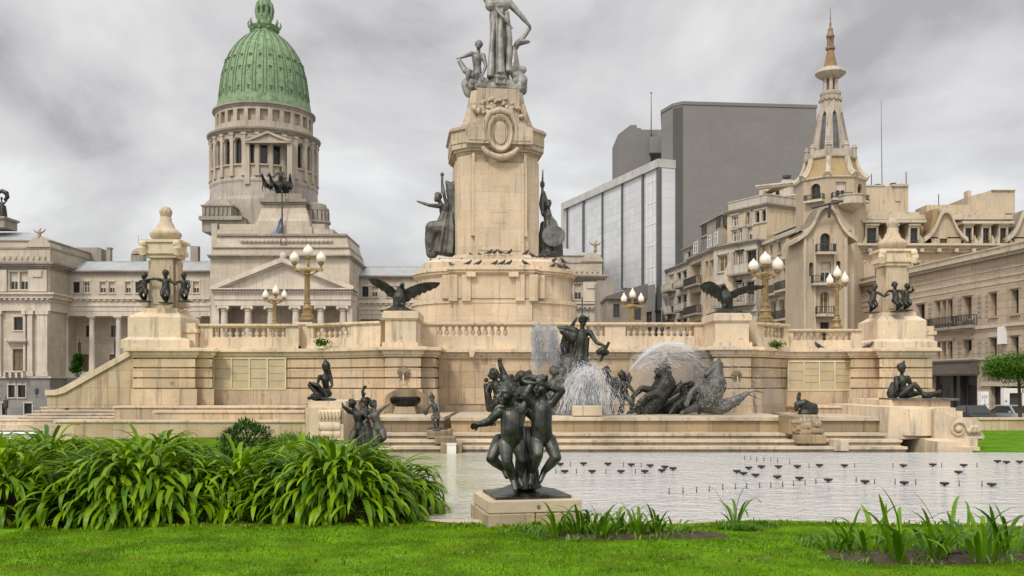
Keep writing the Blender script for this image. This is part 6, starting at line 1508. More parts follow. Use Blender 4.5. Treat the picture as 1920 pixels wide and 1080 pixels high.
# ---------------------------------------------------------------- the fountain group: goddess, attendants, sea horses
def goddess():
    D = 32.6
    g = thing('goddess_statue', 'tall dark bronze goddess with a stick standing behind the spray', 'statue', (PX(1085, D), D, PZ(778, D)))
    J = dict(head=(1093, 603, 0), neck=(1092, 614), chest=(1091, 629, .05), belly=(1090, 648), pel=(1088, 665), shL=(1077, 623, 0), elL=(1072, 612, .05), haL=(1081, 597, 0), shR=(1106, 623, 0), elR=(1118, 643, -.15), haR=(1135, 650, -.3))
    mb = MB(); figure(mb, D, J, 2.35, dict(ADULT, chest=.092), (.2, -1)); robe(mb, [P(1091, 632, D), P(1089, 655, D), P(1083, 690, D), P(1080, 720, D)], [.25, .25, .36, .40], 9, .10); b = fuse(mb, 'figure', BRZ, g, .02)
    mb = MB(); mb.ball(P(1093, 599, D), (.17, .18, .16), 10); mb.box(PX(1086, D), PX(1104, D), D - .2, D + .2, PZ(597, D), PZ(594, D)); fuse(mb, 'helmet', BRZ, b, .018)
    mb = MB(); mb.chain([P(1078, 622, D), P(1062, 617, D), P(1046, 614, D)], [.16, .13, .05], 10); mb.chain([P(1075, 632, D), P(1056, 622, D), P(1050, 620, D)], [.2, .12, .06], 10); robe(mb, [P(1070, 622, D) + Vector((0, .2, 0)), P(1064, 660, D) + Vector((0, .3, 0)), P(1062, 700, D) + Vector((0, .3, 0))], [.2, .28, .34], 8, .15); fuse(mb, 'cape', BRZ, g, .02)
    mb = MB(); mb.tube([P(1140, 642, D) + Vector((0, -.35, 0)), P(1132, 660, D) + Vector((0, -.3, 0)), P(1124, 678, D) + Vector((0, -.3, 0))], .05, 8); mb.build('stick', BRZ, g)
    mb = MB(); mb.tube([P(1091.5, 596, D), P(1091.5, 557, D)], .022, 6); mb.build('spear_tip', DKFR, g)
    mb = MB(); r_ = random.Random(11)
    mb.chain([P(1068, 690, D), P(1062, 730, D), P(1058, 778, D)], [.5, .62, .72], 14); mb.chain([P(1095, 700, D), P(1100, 740, D), P(1102, 778, D)], [.4, .5, .6], 12); mb.chain([P(1040, 735, D), P(1035, 778, D)], [.35, .5], 10)
    for k in range(40): mb.ball(P(1030 + 85 * r_.random(), 690 + 88 * r_.random(), D - .45), r_.uniform(.08, .2), 8)
    fuse(mb, 'rocky_mount', BRZM, g, .03, 1)
goddess()
def attendant(label, D, J, H, extra=None, pr=CHILD, f=(0, -1), m=None, v=.02):
    ks = list(J.values()); x = sum(q[0] for q in ks) / len(ks); z = max(q[1] for q in ks)
    g = thing('attendant_statue', label, 'statue', (PX(x, D), D, PZ(z + 2, D)))
    mb = MB(); figure(mb, D, J, H, pr, f)
    b = fuse(mb, 'figure', m or BRZ, g, v)
    q = P(J['head'][0], J['head'][1], D) + Vector((0, J['head'][2] if len(J['head']) > 2 else 0, 0)); fuse(curls(q, H * pr['head'], 3, 28, f), 'hair', m or BRZ, b, v, 1)
    if extra: mb = MB(); extra(mb, D); fuse(mb, 'drapery', m or BRZ, g, v, 1)
    return g
def ext1(mb, D):
    mb.chain([P(936, 676, D), P(940, 690, D), P(946, 704, D), P(952, 716, D)], [.06, .10, .12, .14], 8); mb.ball(P(937, 675, D), .09, 8)
    mb.chain([P(910, 722, D), P(914, 735, D), P(918, 765, D)], [.07, .12, .14], 10); mb.chain([P(948, 712, D), P(958, 730, D), P(962, 768, D)], [.2, .3, .3], 10)
    r_ = random.Random(4)
    for k in range(30): mb.ball(P(908 + 58 * r_.random(), 700 + 55 * r_.random(), D - .1), r_.uniform(.04, .10), 7)
attendant('dark bronze sea child with a raised arm left of the plume', 32.4, dict(head=(925, 702, -.1), neck=(928, 712), chest=(932, 724), pel=(938, 748), shL=(919, 720, -.1), elL=(912, 733, -.2), haL=(917, 745, -.3), shR=(943, 718), elR=(944, 702, 0), haR=(938, 684, 0), hipL=(932, 752), knL=(922, 762, -.3), anL=(925, 776, 0), hipR=(944, 752), knR=(950, 766, -.2), anR=(952, 778, 0)), 1.7, ext1, f=(-.8, -.6))
def ext2(mb, D):
    mb.chain([P(968, 712, D), P(978, 706, D), P(992, 710, D)], [.16, .22, .18], 10); r_ = random.Random(6)
    for k in range(36): mb.ball(P(970 + 42 * r_.random(), 715 + 58 * r_.random(), D + .2), r_.uniform(.10, .2), 8)
attendant('dark bronze winged figure half hidden by the tall plume', 33.2, dict(head=(992, 700, .3), neck=(992, 707, .3), chest=(991, 716, .2), pel=(992, 732), shL=(979, 705), elL=(972, 718, -.1), haL=(975, 732, -.2), shR=(999, 705), elR=(1006, 718), haR=(1004, 734), hipL=(987, 736), knL=(984, 756, -.2), anL=(985, 776), hipR=(998, 736), knR=(1001, 756, -.1), anR=(1002, 776)), 1.6, ext2, pr=ADULT)
def ext3(mb, D):
    mb.tube([P(1140, 664, D), P(1130, 656, D), P(1118, 662, D)], [.1, .16, .08], 8)
attendant('dark bronze child leaning forward at the right of the goddess', 32.2, dict(head=(1136, 697, -.1), neck=(1140, 705), chest=(1146, 714), pel=(1156, 735), shL=(1137, 713, -.1), elL=(1130, 725, -.2), haL=(1136, 735, -.25), shR=(1156, 711, .1), elR=(1165, 722), haR=(1160, 735, -.1), hipL=(1150, 740), knL=(1143, 755, -.25), anL=(1150, 774), hipR=(1161, 740), knR=(1166, 757, -.1), anR=(1160, 775)), 1.45, ext3)
attendant('dark bronze child with wings beside the water arc', 32.9, dict(head=(1166, 705, 0), neck=(1167, 713), chest=(1168, 722), pel=(1171, 742), shL=(1160, 720, -.05), elL=(1154, 731, -.2), haL=(1160, 740, -.2), shR=(1177, 720), elR=(1184, 730, -.1), haR=(1192, 740, -.15), hipL=(1167, 746), knL=(1165, 760, -.2), anL=(1168, 776), hipR=(1176, 746), knR=(1184, 758, -.2), anR=(1190, 772)), 1.35, lambda mb, D: (mb.tube([P(1172, 726, D + .15), P(1172, 706, D + .25), P(1164, 693, D + .25)], [.14, .14, .04], 8, flat=.5), mb.tube([P(1173, 726, D + .15), P(1180, 708, D + .25), P(1178, 696, D + .25)], [.14, .14, .04], 8, flat=.5)))
def horse(label, D, head, poll, withers, rump, tailpts, legs, sc, m):
    g = thing('sea_horse_statue', label, 'statue', (PX(withers[0], D), D, PZ(778, D)))
    v = lambda q: P(q[0], q[1], D) + Vector((0, q[2] if len(q) > 2 else 0, 0))
    mb = MB(); H, Po, W_, Ru = v(head), v(poll), v(withers), v(rump)
    mb.chain([Po, Po.lerp(H, .5), H], [.155 * sc, .125 * sc, .085 * sc], 12); d = (H - Po).normalized(); mb.ball(H + d * .04 * sc, (.10 * sc, .09 * sc, .085 * sc), 8); mb.ball(Po.lerp(H, .3) - Vector((0, 0, .07 * sc)), (.10 * sc, .09 * sc, .11 * sc), 8)
    for q in (-.07, .07): mb.cap(Po + Vector((0, q * sc, .08 * sc)), Po + Vector((.03 * sc, q * 1.3 * sc, .27 * sc)), .05 * sc, .012 * sc, 6)
    mid = Po.lerp(W_, .5) + Vector((0, 0, .06)); mb.chain([Po, mid, W_], [.15 * sc, .22 * sc, .36 * sc], 14)
    belly = W_.lerp(Ru, .5) - Vector((0, 0, .04)); mb.chain([W_, belly, Ru], [.38 * sc, .36 * sc, .33 * sc], 16)
    tp = [Ru] + [v(q) for q in tailpts]; rs = [.30 * sc * (1 - i / (len(tp) - .35)) + .03 for i in range(len(tp))]; mb.chain(tp, rs, 12)
    for lg in legs:
        q = [v(p) for p in lg]; mb.chain(q, [.17 * sc, .11 * sc, .075 * sc, .085 * sc][:len(q)], 10); mb.ball(q[-1] + Vector((0, 0, -.04)), .09 * sc, 8)
    b = fuse(mb, 'horse_body', m, g, .02, 1)
    mb = MB(); r_ = random.Random(1); nrm = Vector((-(W_ - Po).z, 0, (W_ - Po).x)).normalized()
    if nrm.z < 0: nrm = -nrm
    for k in range(16):
        q = Po.lerp(W_, k / 15) + nrm * (.15 + .12 * k / 15) * sc; q.y += r_.uniform(-.06, .06)
        mb.chain([q, q + nrm * .16 * sc + Vector((r_.uniform(.0, .18), 0, .02)), q + nrm * .10 * sc + Vector((r_.uniform(.15, .32), 0, -.10)) * sc], [.06 * sc, .05 * sc, .015], 6)
    fuse(mb, 'mane', m, b, .018, 0)
    if len(tailpts) > 2:
        mb = MB(); e = tp[-1]; mb.tube([e, e + Vector((.3, .05, .10)), e + Vector((.62, .05, .02))], [.06, .10, .02], 8, flat=.4); mb.tube([e, e + Vector((.2, -.05, -.08)), e + Vector((.45, -.05, -.2))], [.06, .09, .02], 8, flat=.4); fuse(mb, 'tail_fin', m, b, .018, 0)
    return g
horse('dark bronze sea horse rearing in the middle of the basin', 32.7, (1234, 700, -.1), (1249, 684), (1247, 722), (1216, 764), [(1196, 770), (1180, 776)], [[(1236, 738, -.2), (1212, 742, -.4), (1196, 752, -.4), (1192, 772, -.3)], [(1236, 735, .2), (1205, 728, .2), (1188, 744, .2), (1186, 764, .2)]], 1.0, BRZ)
horse('dark bronze sea horse with outstretched fish tail at the right', 32.4, (1326, 700, -.1), (1347, 684), (1340, 722), (1326, 756), [(1352, 764, .2), (1384, 752, .3), (1404, 738, .3)], [[(1322, 738, -.2), (1304, 724, -.35), (1290, 738, -.4), (1284, 756, -.35)], [(1312, 760, .1), (1296, 768, 0), (1278, 774, -.1)]], 1.08, BRZM)
horse('dark bronze sea horse lunging low between its two neighbours', 33.0, (1254, 742, -.35), (1274, 724, -.2), (1290, 748, 0), (1254, 768, .2), [(1236, 772, .3), (1222, 776, .4)], [[(1278, 752, -.3), (1262, 760, -.5), (1252, 774, -.5)], [(1300, 752, .2), (1310, 764, .1), (1312, 776, 0)]], .85, BRZ)

# ---------------------------------------------------------------- condors
def condor(label, D, body, tips, z0, flip=1, m=None):
    g = thing('condor_statue', label, 'statue', (PX(body[0], D), D, z0), 'bronze condors on the terrace plinths')
    s = D / F; c = P(body[0], body[1], D)
    mb = MB(); mb.chain([c + Vector((.05 * flip, .1, .30)), c, c + Vector((-.08 * flip, -.02, -.34))], [.15, .25, .16], 12); mb.chain([c + Vector((.05 * flip, .08, .30)), c + Vector((.11 * flip, -.05, .47)), c + Vector((.10 * flip, -.22, .45))], [.11, .085, .04], 8)
    mb.chain([c + Vector((-.08 * flip, .05, -.3)), c + Vector((-.24 * flip, .1, -.52))], [.12, .10], 8)
    for q in (-.1, .12): mb.chain([c + Vector((q, -.1, -.28)), Vector((c.x + q, c.y - .12, z0 + .16))], [.10, .05], 8)
    fuse(mb, 'bird_body', BRZ, g, .016)
    for sg, tip in tips:
        root = c + Vector((sg * .10, .02, .18)); T = P(tip[0], tip[1], D) + Vector((0, -.15, 0)); n = 16; up = []; rings = []
        for k in range(n + 1):
            u = k / n; q = root.lerp(T, u); q.z += tip[2] * math.sin(math.pi * u) * .5
            ch = (.42 * (1 - u) ** .55 + .06) * tip[3]; th = .05 * (1 - u) + .012
            dn = Vector((-.35 * sg, .30, -.9)).normalized() * ch
            e = 1 + .10 * ((k % 2) * 2 - 1) * (u > .25)
            rings.append([tuple(q + Vector((0, -th, th))), tuple(q + dn * .5 + Vector((0, -th * .6, 0))), tuple(q + dn * e), tuple(q + dn * .5 + Vector((0, th, .03))), tuple(q + Vector((0, th, th)))])
        w = MB(); w.loft(rings); w.build('wing', BRZ, g, smooth=60)
    mb = MB(); mb.prism([(c.x - .62, D - .5), (c.x + .62, D - .5), (c.x + .62, D + .5), (c.x - .62, D + .5)], z0, z0 + .05); mb.prism([(c.x - .55, D - .42), (c.x + .55, D - .42), (c.x + .55, D + .42), (c.x - .55, D + .42)], z0 + .05, z0 + .22, top=[(c.x - .2, D - .2), (c.x + .2, D - .2), (c.x + .2, D + .2), (c.x - .2, D + .2)]); mb.build('bronze_base', BRZ, g)
condor('left bronze condor with both wings spread on its plinth', 34.9, (749, 558), [(-1, (692, 524, .30, 1.5)), (1, (826, 531, .26, 1.35))], ZE)
condor('right bronze condor with raised wings in front of the apartments', 34.9, (1362, 560), [(-1, (1310, 536, .50, 1.9)), (1, (1432, 537, .22, .8))], ZE - .08, -1)

# ---------------------------------------------------------------- crowning statue and the side groups of the monument
def republic():
    D = 47.2
    g = thing('crowning_statue', 'pale weathered robed woman standing with raised arm atop the monument', 'statue', (PX(935, D), D, PZ(168, D)))
    J = dict(head=(932, -14, -.1), neck=(932, -2), chest=(934, 14), belly=(935, 35), pel=(936, 55), shL=(916, 4, 0), elL=(902, -14, -.1), haL=(890, -40, -.1), shR=(955, 6), elR=(976, 30, -.1), haR=(993, 50, -.1))
    mb = MB(); figure(mb, D, J, 4.6, dict(ADULT, chest=.09), (-.2, -1)); mb.cap(P(921, 14, D) + Vector((0, -.25, 0)), P(945, 14, D) + Vector((0, -.25, 0)), .3, .3, 10)
    robe(mb, [P(935, 6, D), P(934, 30, D), P(935, 55, D), P(935, 100, D), P(936, 140, D), P(936, 165, D)], [.48, .50, .50, .52, .58, .68], 8, .09, flat=.8); b = fuse(mb, 'figure', BRZG, g, .03)
    mb = MB(); mb.tube([P(940, 30, D - .4), P(938, 70, D - .55), P(939, 138, D - .65)], [.12, .16, .2], 10); mb.tube([P(926, 40, D - .4), P(922, 90, D - .5), P(920, 145, D - .6)], [.1, .14, .2], 10); mb.tube([P(950, 22, D - .35), P(955, 70, D - .4), P(954, 135, D - .45)], [.12, .15, .18], 10); mb.tube([P(930, 16, D - .42), P(944, 34, D - .5), P(961, 54, D - .35)], [.2, .22, .1], 10, flat=.5); mb.ball(P(937, 147, D - .35), (.42, .4, .18), 12)
    fuse(mb, 'drapery', BRZG, b, .03)
    mb = MB(); mb.tube([P(994, 52, D), P(985, 66, D), P(970, 82, D), P(960, 104, D)], [.10, .10, .16, .1], 8); mb.tube([P(962, 92, D), P(975, 80, D), P(990, 78, D), P(995, 79, D)], [.1, .3, .2, .04], 10, flat=.4); fuse(mb, 'veil', BRZG, g, .03)
    # seated companion at her side and the heap of trophies
    J2 = dict(head=(898, 86, -.1), neck=(897, 96), chest=(894, 110), pel=(895, 140, .1), shL=(884, 102, -.1), elL=(870, 110, -.3), haL=(858, 113, -.3), shR=(906, 104), elR=(911, 125, -.1), haR=(905, 145, -.3), hipL=(890, 144), knL=(880, 140, -.6), anL=(876, 164, -.5), hipR=(899, 145), knR=(893, 146, -.6), anR=(897, 165, -.4))
    mb = MB(); figure(mb, D, J2, 3.0, ADULT, (-.5, -1)); mb.chain([P(862, 116, D - .3), P(872, 132, D - .4), P(886, 142, D - .4), P(900, 146, D - .4)], [.12, .16, .18, .14], 8); c = fuse(mb, 'companion', BRZG, g, .03)
    fuse(curls(P(898, 86, D) + Vector((0, -.1, 0)), .2, 5, 30, (-.5, -1)), 'hair', BRZG, c, .03, 1)
    mb = MB(); r_ = random.Random(8)
    for a, rr in (([(962, 128), (964, 100), (962, 88)], [.36, .18, .08]), ([(958, 130), (980, 131)], [.2, .2]), ([(966, 140), (978, 150), (980, 170)], [.25, .3, .22]), ([(876, 158), (880, 172)], [.3, .3]), ([(890, 160), (930, 162), (974, 164)], [.36, .4, .36])): mb.chain([P(q[0], q[1], D - .2) for q in a], rr, 10)
    for k in range(34): mb.ball(P(872 + 108 * r_.random(), 150 + 18 * r_.random(), D - .45), r_.uniform(.08, .22), 7)
    fuse(mb, 'trophies', BRZG, g, .03, 1)
republic()
def side_left():
    D = 47.0
    g = thing('seated_group_statue', 'grey bronze seated winged woman on the left of the monument shaft', 'statue', (PX(838, D), D, PZ(478, D)))
    J = dict(head=(821, 372, -.1), neck=(826, 381), chest=(833, 394), pel=(838, 430, .1), shL=(826, 388, -.2), elL=(806, 387, -.3), haL=(785, 380, -.3), shR=(840, 386, 0), elR=(834, 372, -.1), haR=(829, 340, -.1), hipL=(832, 432), knL=(810, 428, -.5), anL=(808, 470, -.4), hipR=(842, 434), knR=(816, 432, -.2), anR=(818, 472, -.2))
    mb = MB(); figure(mb, D, J, 3.1, ADULT, (-1, -.2)); robe(mb, [P(841, 400, D), P(838, 430, D), P(835, 455, D), P(832, 477, D)], [.36, .62, .72, .78], 8, .10); mb.chain([P(833, 428, D - .2), P(811, 428, D - .4), P(806, 450, D - .4), P(810, 474, D - .3)], [.45, .36, .26, .3], 12); b = fuse(mb, 'figure', BRZM, g, .03)
    fuse(curls(P(821, 370, D), .21, 5, 26, (-1, -.2)), 'hair', BRZM, b, .03, 1)
    mb = MB(); mb.chain([P(852, 350, D), P(855, 390, D), P(857, 470, D)], [.28, .36, .42], 12); mb.chain([P(838, 342, D), P(848, 356, D), P(852, 384, D)], [.1, .34, .3], 10); fuse(mb, 'folded_wing', BRZM, g, .03)
    mb = MB(); mb.tube([P(829, 362, D - .1), P(829, 328, D - .1)], .06, 8); mb.ball(P(829, 327, D - .1), .10, 8); mb.build('staff', BRZM, g, smooth=60)
side_left()
def side_right():
    D = 47.4
    g = thing('seated_group_statue', 'grey bronze seated figure with shield on the right of the monument shaft', 'statue', (PX(1030, D), D, PZ(481, D)))
    J = dict(head=(1028, 384, -.1), neck=(1027, 393), chest=(1027, 405), pel=(1028, 440, .1), shL=(1019, 402), elL=(1013, 385, -.2), haL=(1015, 365, -.3), shR=(1029, 404), elR=(1041, 418, -.2), haR=(1046, 432, -.4), hipL=(1021, 444), knL=(1024, 444, -.6), anL=(1024, 474, -.5), hipR=(1028, 444), knR=(1036, 446, -.6), anR=(1038, 474, -.5))
    mb = MB(); figure(mb, D, J, 2.7, ADULT, (.4, -1)); robe(mb, [P(1028, 415, D), P(1031, 445, D), P(1031, 480, D)], [.36, .54, .6], 8, .1); mb.tube([P(1030, 410, D + .3), P(1022, 375, D + .4), P(1020, 358, D + .4)], [.3, .26, .08], 8, flat=.5); b = fuse(mb, 'figure', BRZM, g, .03)
    fuse(curls(P(1028, 382, D), .18, 6, 26, (.4, -1)), 'hair', BRZM, b, .03, 1)
    mb = MB(); mb.lathe([(.05, -.16), (.3, -.14), (.52, -.06), (.56, 0), (.5, .02), (.05, -.02)], (0, 0), 20); m4 = Matrix.Translation(P(1038, 442, D - .7)) @ Matrix.Rotation(R(75), 4, 'X'); mb.v = [tuple(m4 @ Vector(q)) for q in mb.v]; mb.build('shield', BRZM, g, smooth=40)
    mb = MB(); mb.tube([P(1017, 400, D - .3), P(1017, 345, D - .3), P(1018, 318, D - .3)], [.07, .06, .02], 8); mb.ball(P(1017, 346, D - .3), (.12, .1, .2), 8); mb.build('spear', BRZM, g, smooth=60)
side_right()

# ---------------------------------------------------------------- small figures round the urn pillars, the quadriga, roof ornaments
def dancer_small(label, D, cx, top, bot, lean, arms, f=(0, -1), m=None):
    h = bot - top; y = lambda q: top + h * q
    x = lambda q: cx + lean * q
    J = dict(head=(x(.0), y(.10), -.05), neck=(x(.1), y(.22)), chest=(x(.25), y(.36)), pel=(x(.55), y(.58)), shL=(x(.2) - 8, y(.30)), elL=(arms[0][0], arms[0][1], -.1), haL=(arms[1][0], arms[1][1], -.1), shR=(x(.2) + 8, y(.30)), elR=(arms[2][0], arms[2][1], -.1), haR=(arms[3][0], arms[3][1], -.1),
             hipL=(x(.55) - 4, y(.62)), knL=(x(.8) - 3, y(.76), -.2), anL=(x(1), y(.96), .05), hipR=(x(.55) + 4, y(.62)), knR=(x(.75) + 7, y(.76), -.15), anR=(x(.9) + 2, y(.93), .1))
    g = thing('dancing_statue', label, 'statue', (PX(cx + lean, D), D, PZ(bot, D)))
    mb = MB(); figure(mb, D, J, 1.12 * h / 55, dict(CHILD, th=.09, pel=.12), f); b = fuse(mb, 'figure', m or BRZ, g, .018)
    fuse(curls(P(J['head'][0], J['head'][1], D), .115 * h / 55, int(cx), 24, f), 'hair', m or BRZ, b, .018, 1)
    mb = MB(); mb.box(PX(cx + lean - 9, D), PX(cx + lean + 11, D), D - .22, D + .25, PZ(bot + 1.2, D), PZ(bot - 1, D)); mb.build('foot_plate', m or BRZ, g)
dancer_small('dark bronze cherub dancing at the left side of the left urn pillar', 36.0, 271, 512, 565, -2, [(285, 524), (296, 524), (262, 540), (268, 552)], (-1, -.3))
dancer_small('dark bronze cherub dancing in front of the left urn pillar', 35.7, 311, 507, 568, -1, [(297, 524), (290, 522), (325, 530), (333, 534)])
dancer_small('dark bronze cherub dancing at the right side of the left urn pillar', 36.0, 345, 512, 565, 1, [(333, 530), (328, 534), (357, 538), (350, 550)], (1, -.3))
dancer_small('dark bronze cherub bending at the left side of the right urn pillar', 36.8, 1640, 533, 586, -8, [(1626, 545), (1619, 543), (1656, 556), (1666, 552)], (-1, -.4))
dancer_small('dark bronze cherub dancing in front of the right urn pillar', 36.6, 1677, 529, 584, 6, [(1664, 546), (1657, 553), (1692, 546), (1688, 560)])
dancer_small('dark bronze cherub turning at the right side of the right urn pillar', 37.0, 1701, 532, 582, -4, [(1690, 545), (1686, 552), (1711, 545), (1708, 538)], (1, -.3))

def quadriga(label, D, cx, base, s_, m):
    """four horses abreast drawing a chariot with a standing driver"""
    q = lambda dx, py, dd=0.0: P(cx + dx * s_, base + (py - 360) * s_, D) + Vector((0, dd, 0)); k = D / F * s_
    g = thing('quadriga_statue', label, 'statue', (PX(cx, D), D, PZ(base, D)))
    for dx, dd in ((-25, -.6), (-9, -1.2), (9, -1.2), (25, -.6)):
        mb = MB(); o = 1 if dx > 0 else -1
        mb.chain([q(dx, 343, dd), q(dx * .8, 345, dd + 2)], [5.2 * k, 4.8 * k], 10); mb.chain([q(dx, 341, dd), q(dx + o * 1.5, 333, dd - .6), q(dx + o * 2.5, 327, dd - .9)], [4 * k, 3 * k, 2.4 * k], 8); mb.chain([q(dx + o * 2.5, 327, dd - .9), q(dx + o * 4, 334, dd - 1.6)], [2.4 * k, 1.5 * k], 8)
        for a, b in ((-2.6, 0), (2.6, .3)): mb.chain([q(dx + a, 346, dd - .2), q(dx + a * 1.3, 352, dd - .6 - b), q(dx + a, 359, dd - .2)], [2 * k, 1.3 * k, 1.2 * k], 6)
        fuse(mb, 'horse', m, g, .11, 1)
    mb = MB(); mb.lathe([(8 * k, PZ(base, D)), (15 * k, PZ(base - 8 * s_, D)), (16 * k, PZ(base - 20 * s_, D)), (13 * k, PZ(base - 27 * s_, D)), (9 * k, PZ(base - 30 * s_, D))], (PX(cx + 2 * s_, D), D + 1.8), 20, sy=.8); mb.build('chariot', m, g, smooth=50)
    J = dict(head=(cx + 0 * s_, base - 52 * s_, 1.4), neck=(cx, base - 48 * s_, 1.4), chest=(cx, base - 43 * s_, 1.4), pel=(cx + 1 * s_, base - 33 * s_, 1.4), shL=(cx - 5 * s_, base - 45 * s_, 1.4), elL=(cx - 9 * s_, base - 38 * s_, 1), haL=(cx - 11 * s_, base - 33 * s_, .5), shR=(cx + 5 * s_, base - 45 * s_, 1.4), elR=(cx + 9 * s_, base - 40 * s_, 1), haR=(cx + 11 * s_, base - 34 * s_, .5))
    mb = MB(); figure(mb, D, J, 50 * k, ADULT); robe(mb, [q(0, 318, 1.4), q(1, 330, 1.4), q(1, 345, 1.4)], [4 * k, 6 * k, 8 * k], 8, .1); fuse(mb, 'driver', m, g, .10)
    return g
quadriga('dark bronze quadriga on the stone plinth below the dome', 150.9, 522, 362.5, .95, BRZ)
def victory():
    D = 148.0; g = thing('victory_statue', 'dark bronze statue with a curved wing at the left frame edge roof', 'statue', (PX(4, D), D, PZ(420, D)))
    J = dict(head=(3, 372), neck=(3, 377), chest=(4, 383), pel=(4, 397), shL=(-1, 381), elL=(-6, 388), haL=(-4, 394), shR=(8, 381), elR=(13, 376), haR=(14, 368))
    mb = MB(); figure(mb, D, J, 3.6); robe(mb, [P(4, 385, D), P(4, 398, D), P(3, 414, D)], [.5, .65, .8], 8, .12); fuse(mb, 'figure', BRZ, g, .09)
    mb = MB(); mb.tube([P(-4, 362, D), P(4, 358, D), P(12, 362, D), P(14, 370, D), P(8, 376, D)], [.2, .35, .4, .35, .2], 8); fuse(mb, 'wreath_wing', BRZ, g, .09)
    mb = MB(); mb.box(PX(-22, D), PX(20, D), D - 2, D + 2, PZ(430, D), PZ(411, D)); mb.box(PX(-25, D), PX(23, D), D - 2.3, D + 2.3, PZ(414, D), PZ(410, D)); mb.build('roof_pedestal', CGD, g)
    for k in range(2): pass
victory()
def roof_bird(label, D, px, py, z0):
    g = thing('eagle_ornament', label, 'ornament', (PX(px, D), D, z0)); c = P(px, py, D); k = D / F
    mb = MB(); mb.chain([c + Vector((0, 0, 4 * k)), c, c - Vector((0, 0, 5 * k))], [2 * k, 4 * k, 3 * k], 10); mb.ball(c + Vector((2 * k, 0, 7 * k)), 1.8 * k, 8); mb.cap(c - Vector((0, 0, 5 * k)), Vector((c.x, c.y, z0)), 3 * k, 4 * k, 8)
    for sg in (-1, 1): mb.tube([c + Vector((sg * 2 * k, 0, 0)), c + Vector((sg * 7 * k, 0, 1 * k)), c + Vector((sg * 13 * k, 0, 8 * k))], [2.5 * k, 3.2 * k, .6 * k], 8, flat=.5)
    fuse(mb, 'bird_body', CGP if D > 200 else stone_tan, g, .10, 1)
stone_tan = stone('tan_carved_stone', (0.40, 0.29, 0.17), stain=.4, var=.3)
roof_bird('tan stone bird ornament on the left pavilion corner', 143.6, 74, 436, PZ(445, 144))
roof_bird('tan stone bird ornament on the right pavilion in front of glass', 160.6, 1116, 459, PZ(470, 160.6))

# ---------------------------------------------------------------- lion masks, bowl
def mask(label, D, px, py, k=1.0):
    g = thing('wall_mask', label, 'wall mask', (PX(px, D), D, PZ(py + 12, D))); c = P(px, py, D); s = D / F * k; m = stone('mask_bronze_stone', (0.20, 0.155, 0.10), stain=.5, var=.4, scale=4)
    mb = MB(); mb.ball(c, (10 * s, 5 * s, 9 * s), 14); mb.ball(c + Vector((0, -4 * s, -2 * s)), (4 * s, 4 * s, 3 * s), 8)
    for sg in (-1, 1): mb.ball(c + Vector((sg * 4 * s, -4 * s, 2 * s)), 2.4 * s, 8); mb.ball(c + Vector((sg * 9 * s, 0, 1 * s)), (2.5 * s, 2 * s, 3 * s), 8); mb.chain([c + Vector((sg * 7 * s, 0, -5 * s)), c + Vector((sg * 4 * s, -1 * s, -11 * s))], [3 * s, 1.4 * s], 8)
    for q in range(16): a = math.pi * q / 15; mb.ball(c + Vector((10.5 * s * math.cos(a), 0, 8.5 * s * math.sin(a))), 2.2 * s, 7)
    b = fuse(mb, 'mask_face', m, g, .014, 1)
    mb = MB(); mb.tube([c + Vector((0, -7 * s, -4 * s)), c + Vector((.3 * s, -10 * s, -10 * s)), c + Vector((.5 * s, -11 * s, -21 * s))], [1.3 * s, 1.5 * s, 1.1 * s], 8); mb.build('spout', STP, g)
mask('carved bearded mask with a spout above the dark bowl', 33.72, 757, 699)
mask('carved mask half hidden by spray on the right pier', 33.75, 1381, 703, .8)
def bowl():
    D = 33.0; c = (PX(760, D), D); s = D / F; z = lambda py: PZ(py, D)
    t = thing('bowl_pedestal', 'mossy stone pedestal and back slab holding the dark bowl', 'pedestal', (c[0], D, z(780)))
    mb = MB(); mb.plate([(PX(716, D), z(782)), (PX(800, D), z(782)), (PX(799, D), z(742)), (PX(790, D), z(738)), (PX(778, D), z(730)), (PX(740, D), z(730)), (PX(724, D), z(738)), (PX(719, D), z(744))], D + .5, D + .85); mb.build('back_slab', STD, t)
    mb = MB(); mb.prism([(c[0] - 24 * s, D - .3), (c[0] + 24 * s, D - .3), (c[0] + 24 * s, D + .49), (c[0] - 24 * s, D + .49)], z(782), z(762), top=[(c[0] - 17 * s, D - .2), (c[0] + 17 * s, D - .2), (c[0] + 17 * s, D + .4), (c[0] - 17 * s, D + .4)]); mb.build('pedestal_foot', STD, t)
    mb = MB(); mb.lathe([(12 * s, z(762.5)), (20 * s, z(761)), (27 * s, z(756)), (29.5 * s, z(750)), (28.5 * s, z(745)), (25.5 * s, z(744)), (24 * s, z(747)), (18 * s, z(750)), (3 * s, z(751))], c, 30, sy=.62)
    for sg in (-1, 1): mb.ball((c[0] + sg * 20 * s, D, z(746)), (8 * s, 6 * s, 3.4 * s), 10)
    tag(mb.build('bronze_bowl', bronze('wet_black_bronze', (.010, .010, .009), (.03, .03, .026), rough=.18, metal=.6), smooth=50), 'dark polished bronze bowl under the bearded mask', 'bowl')
bowl()

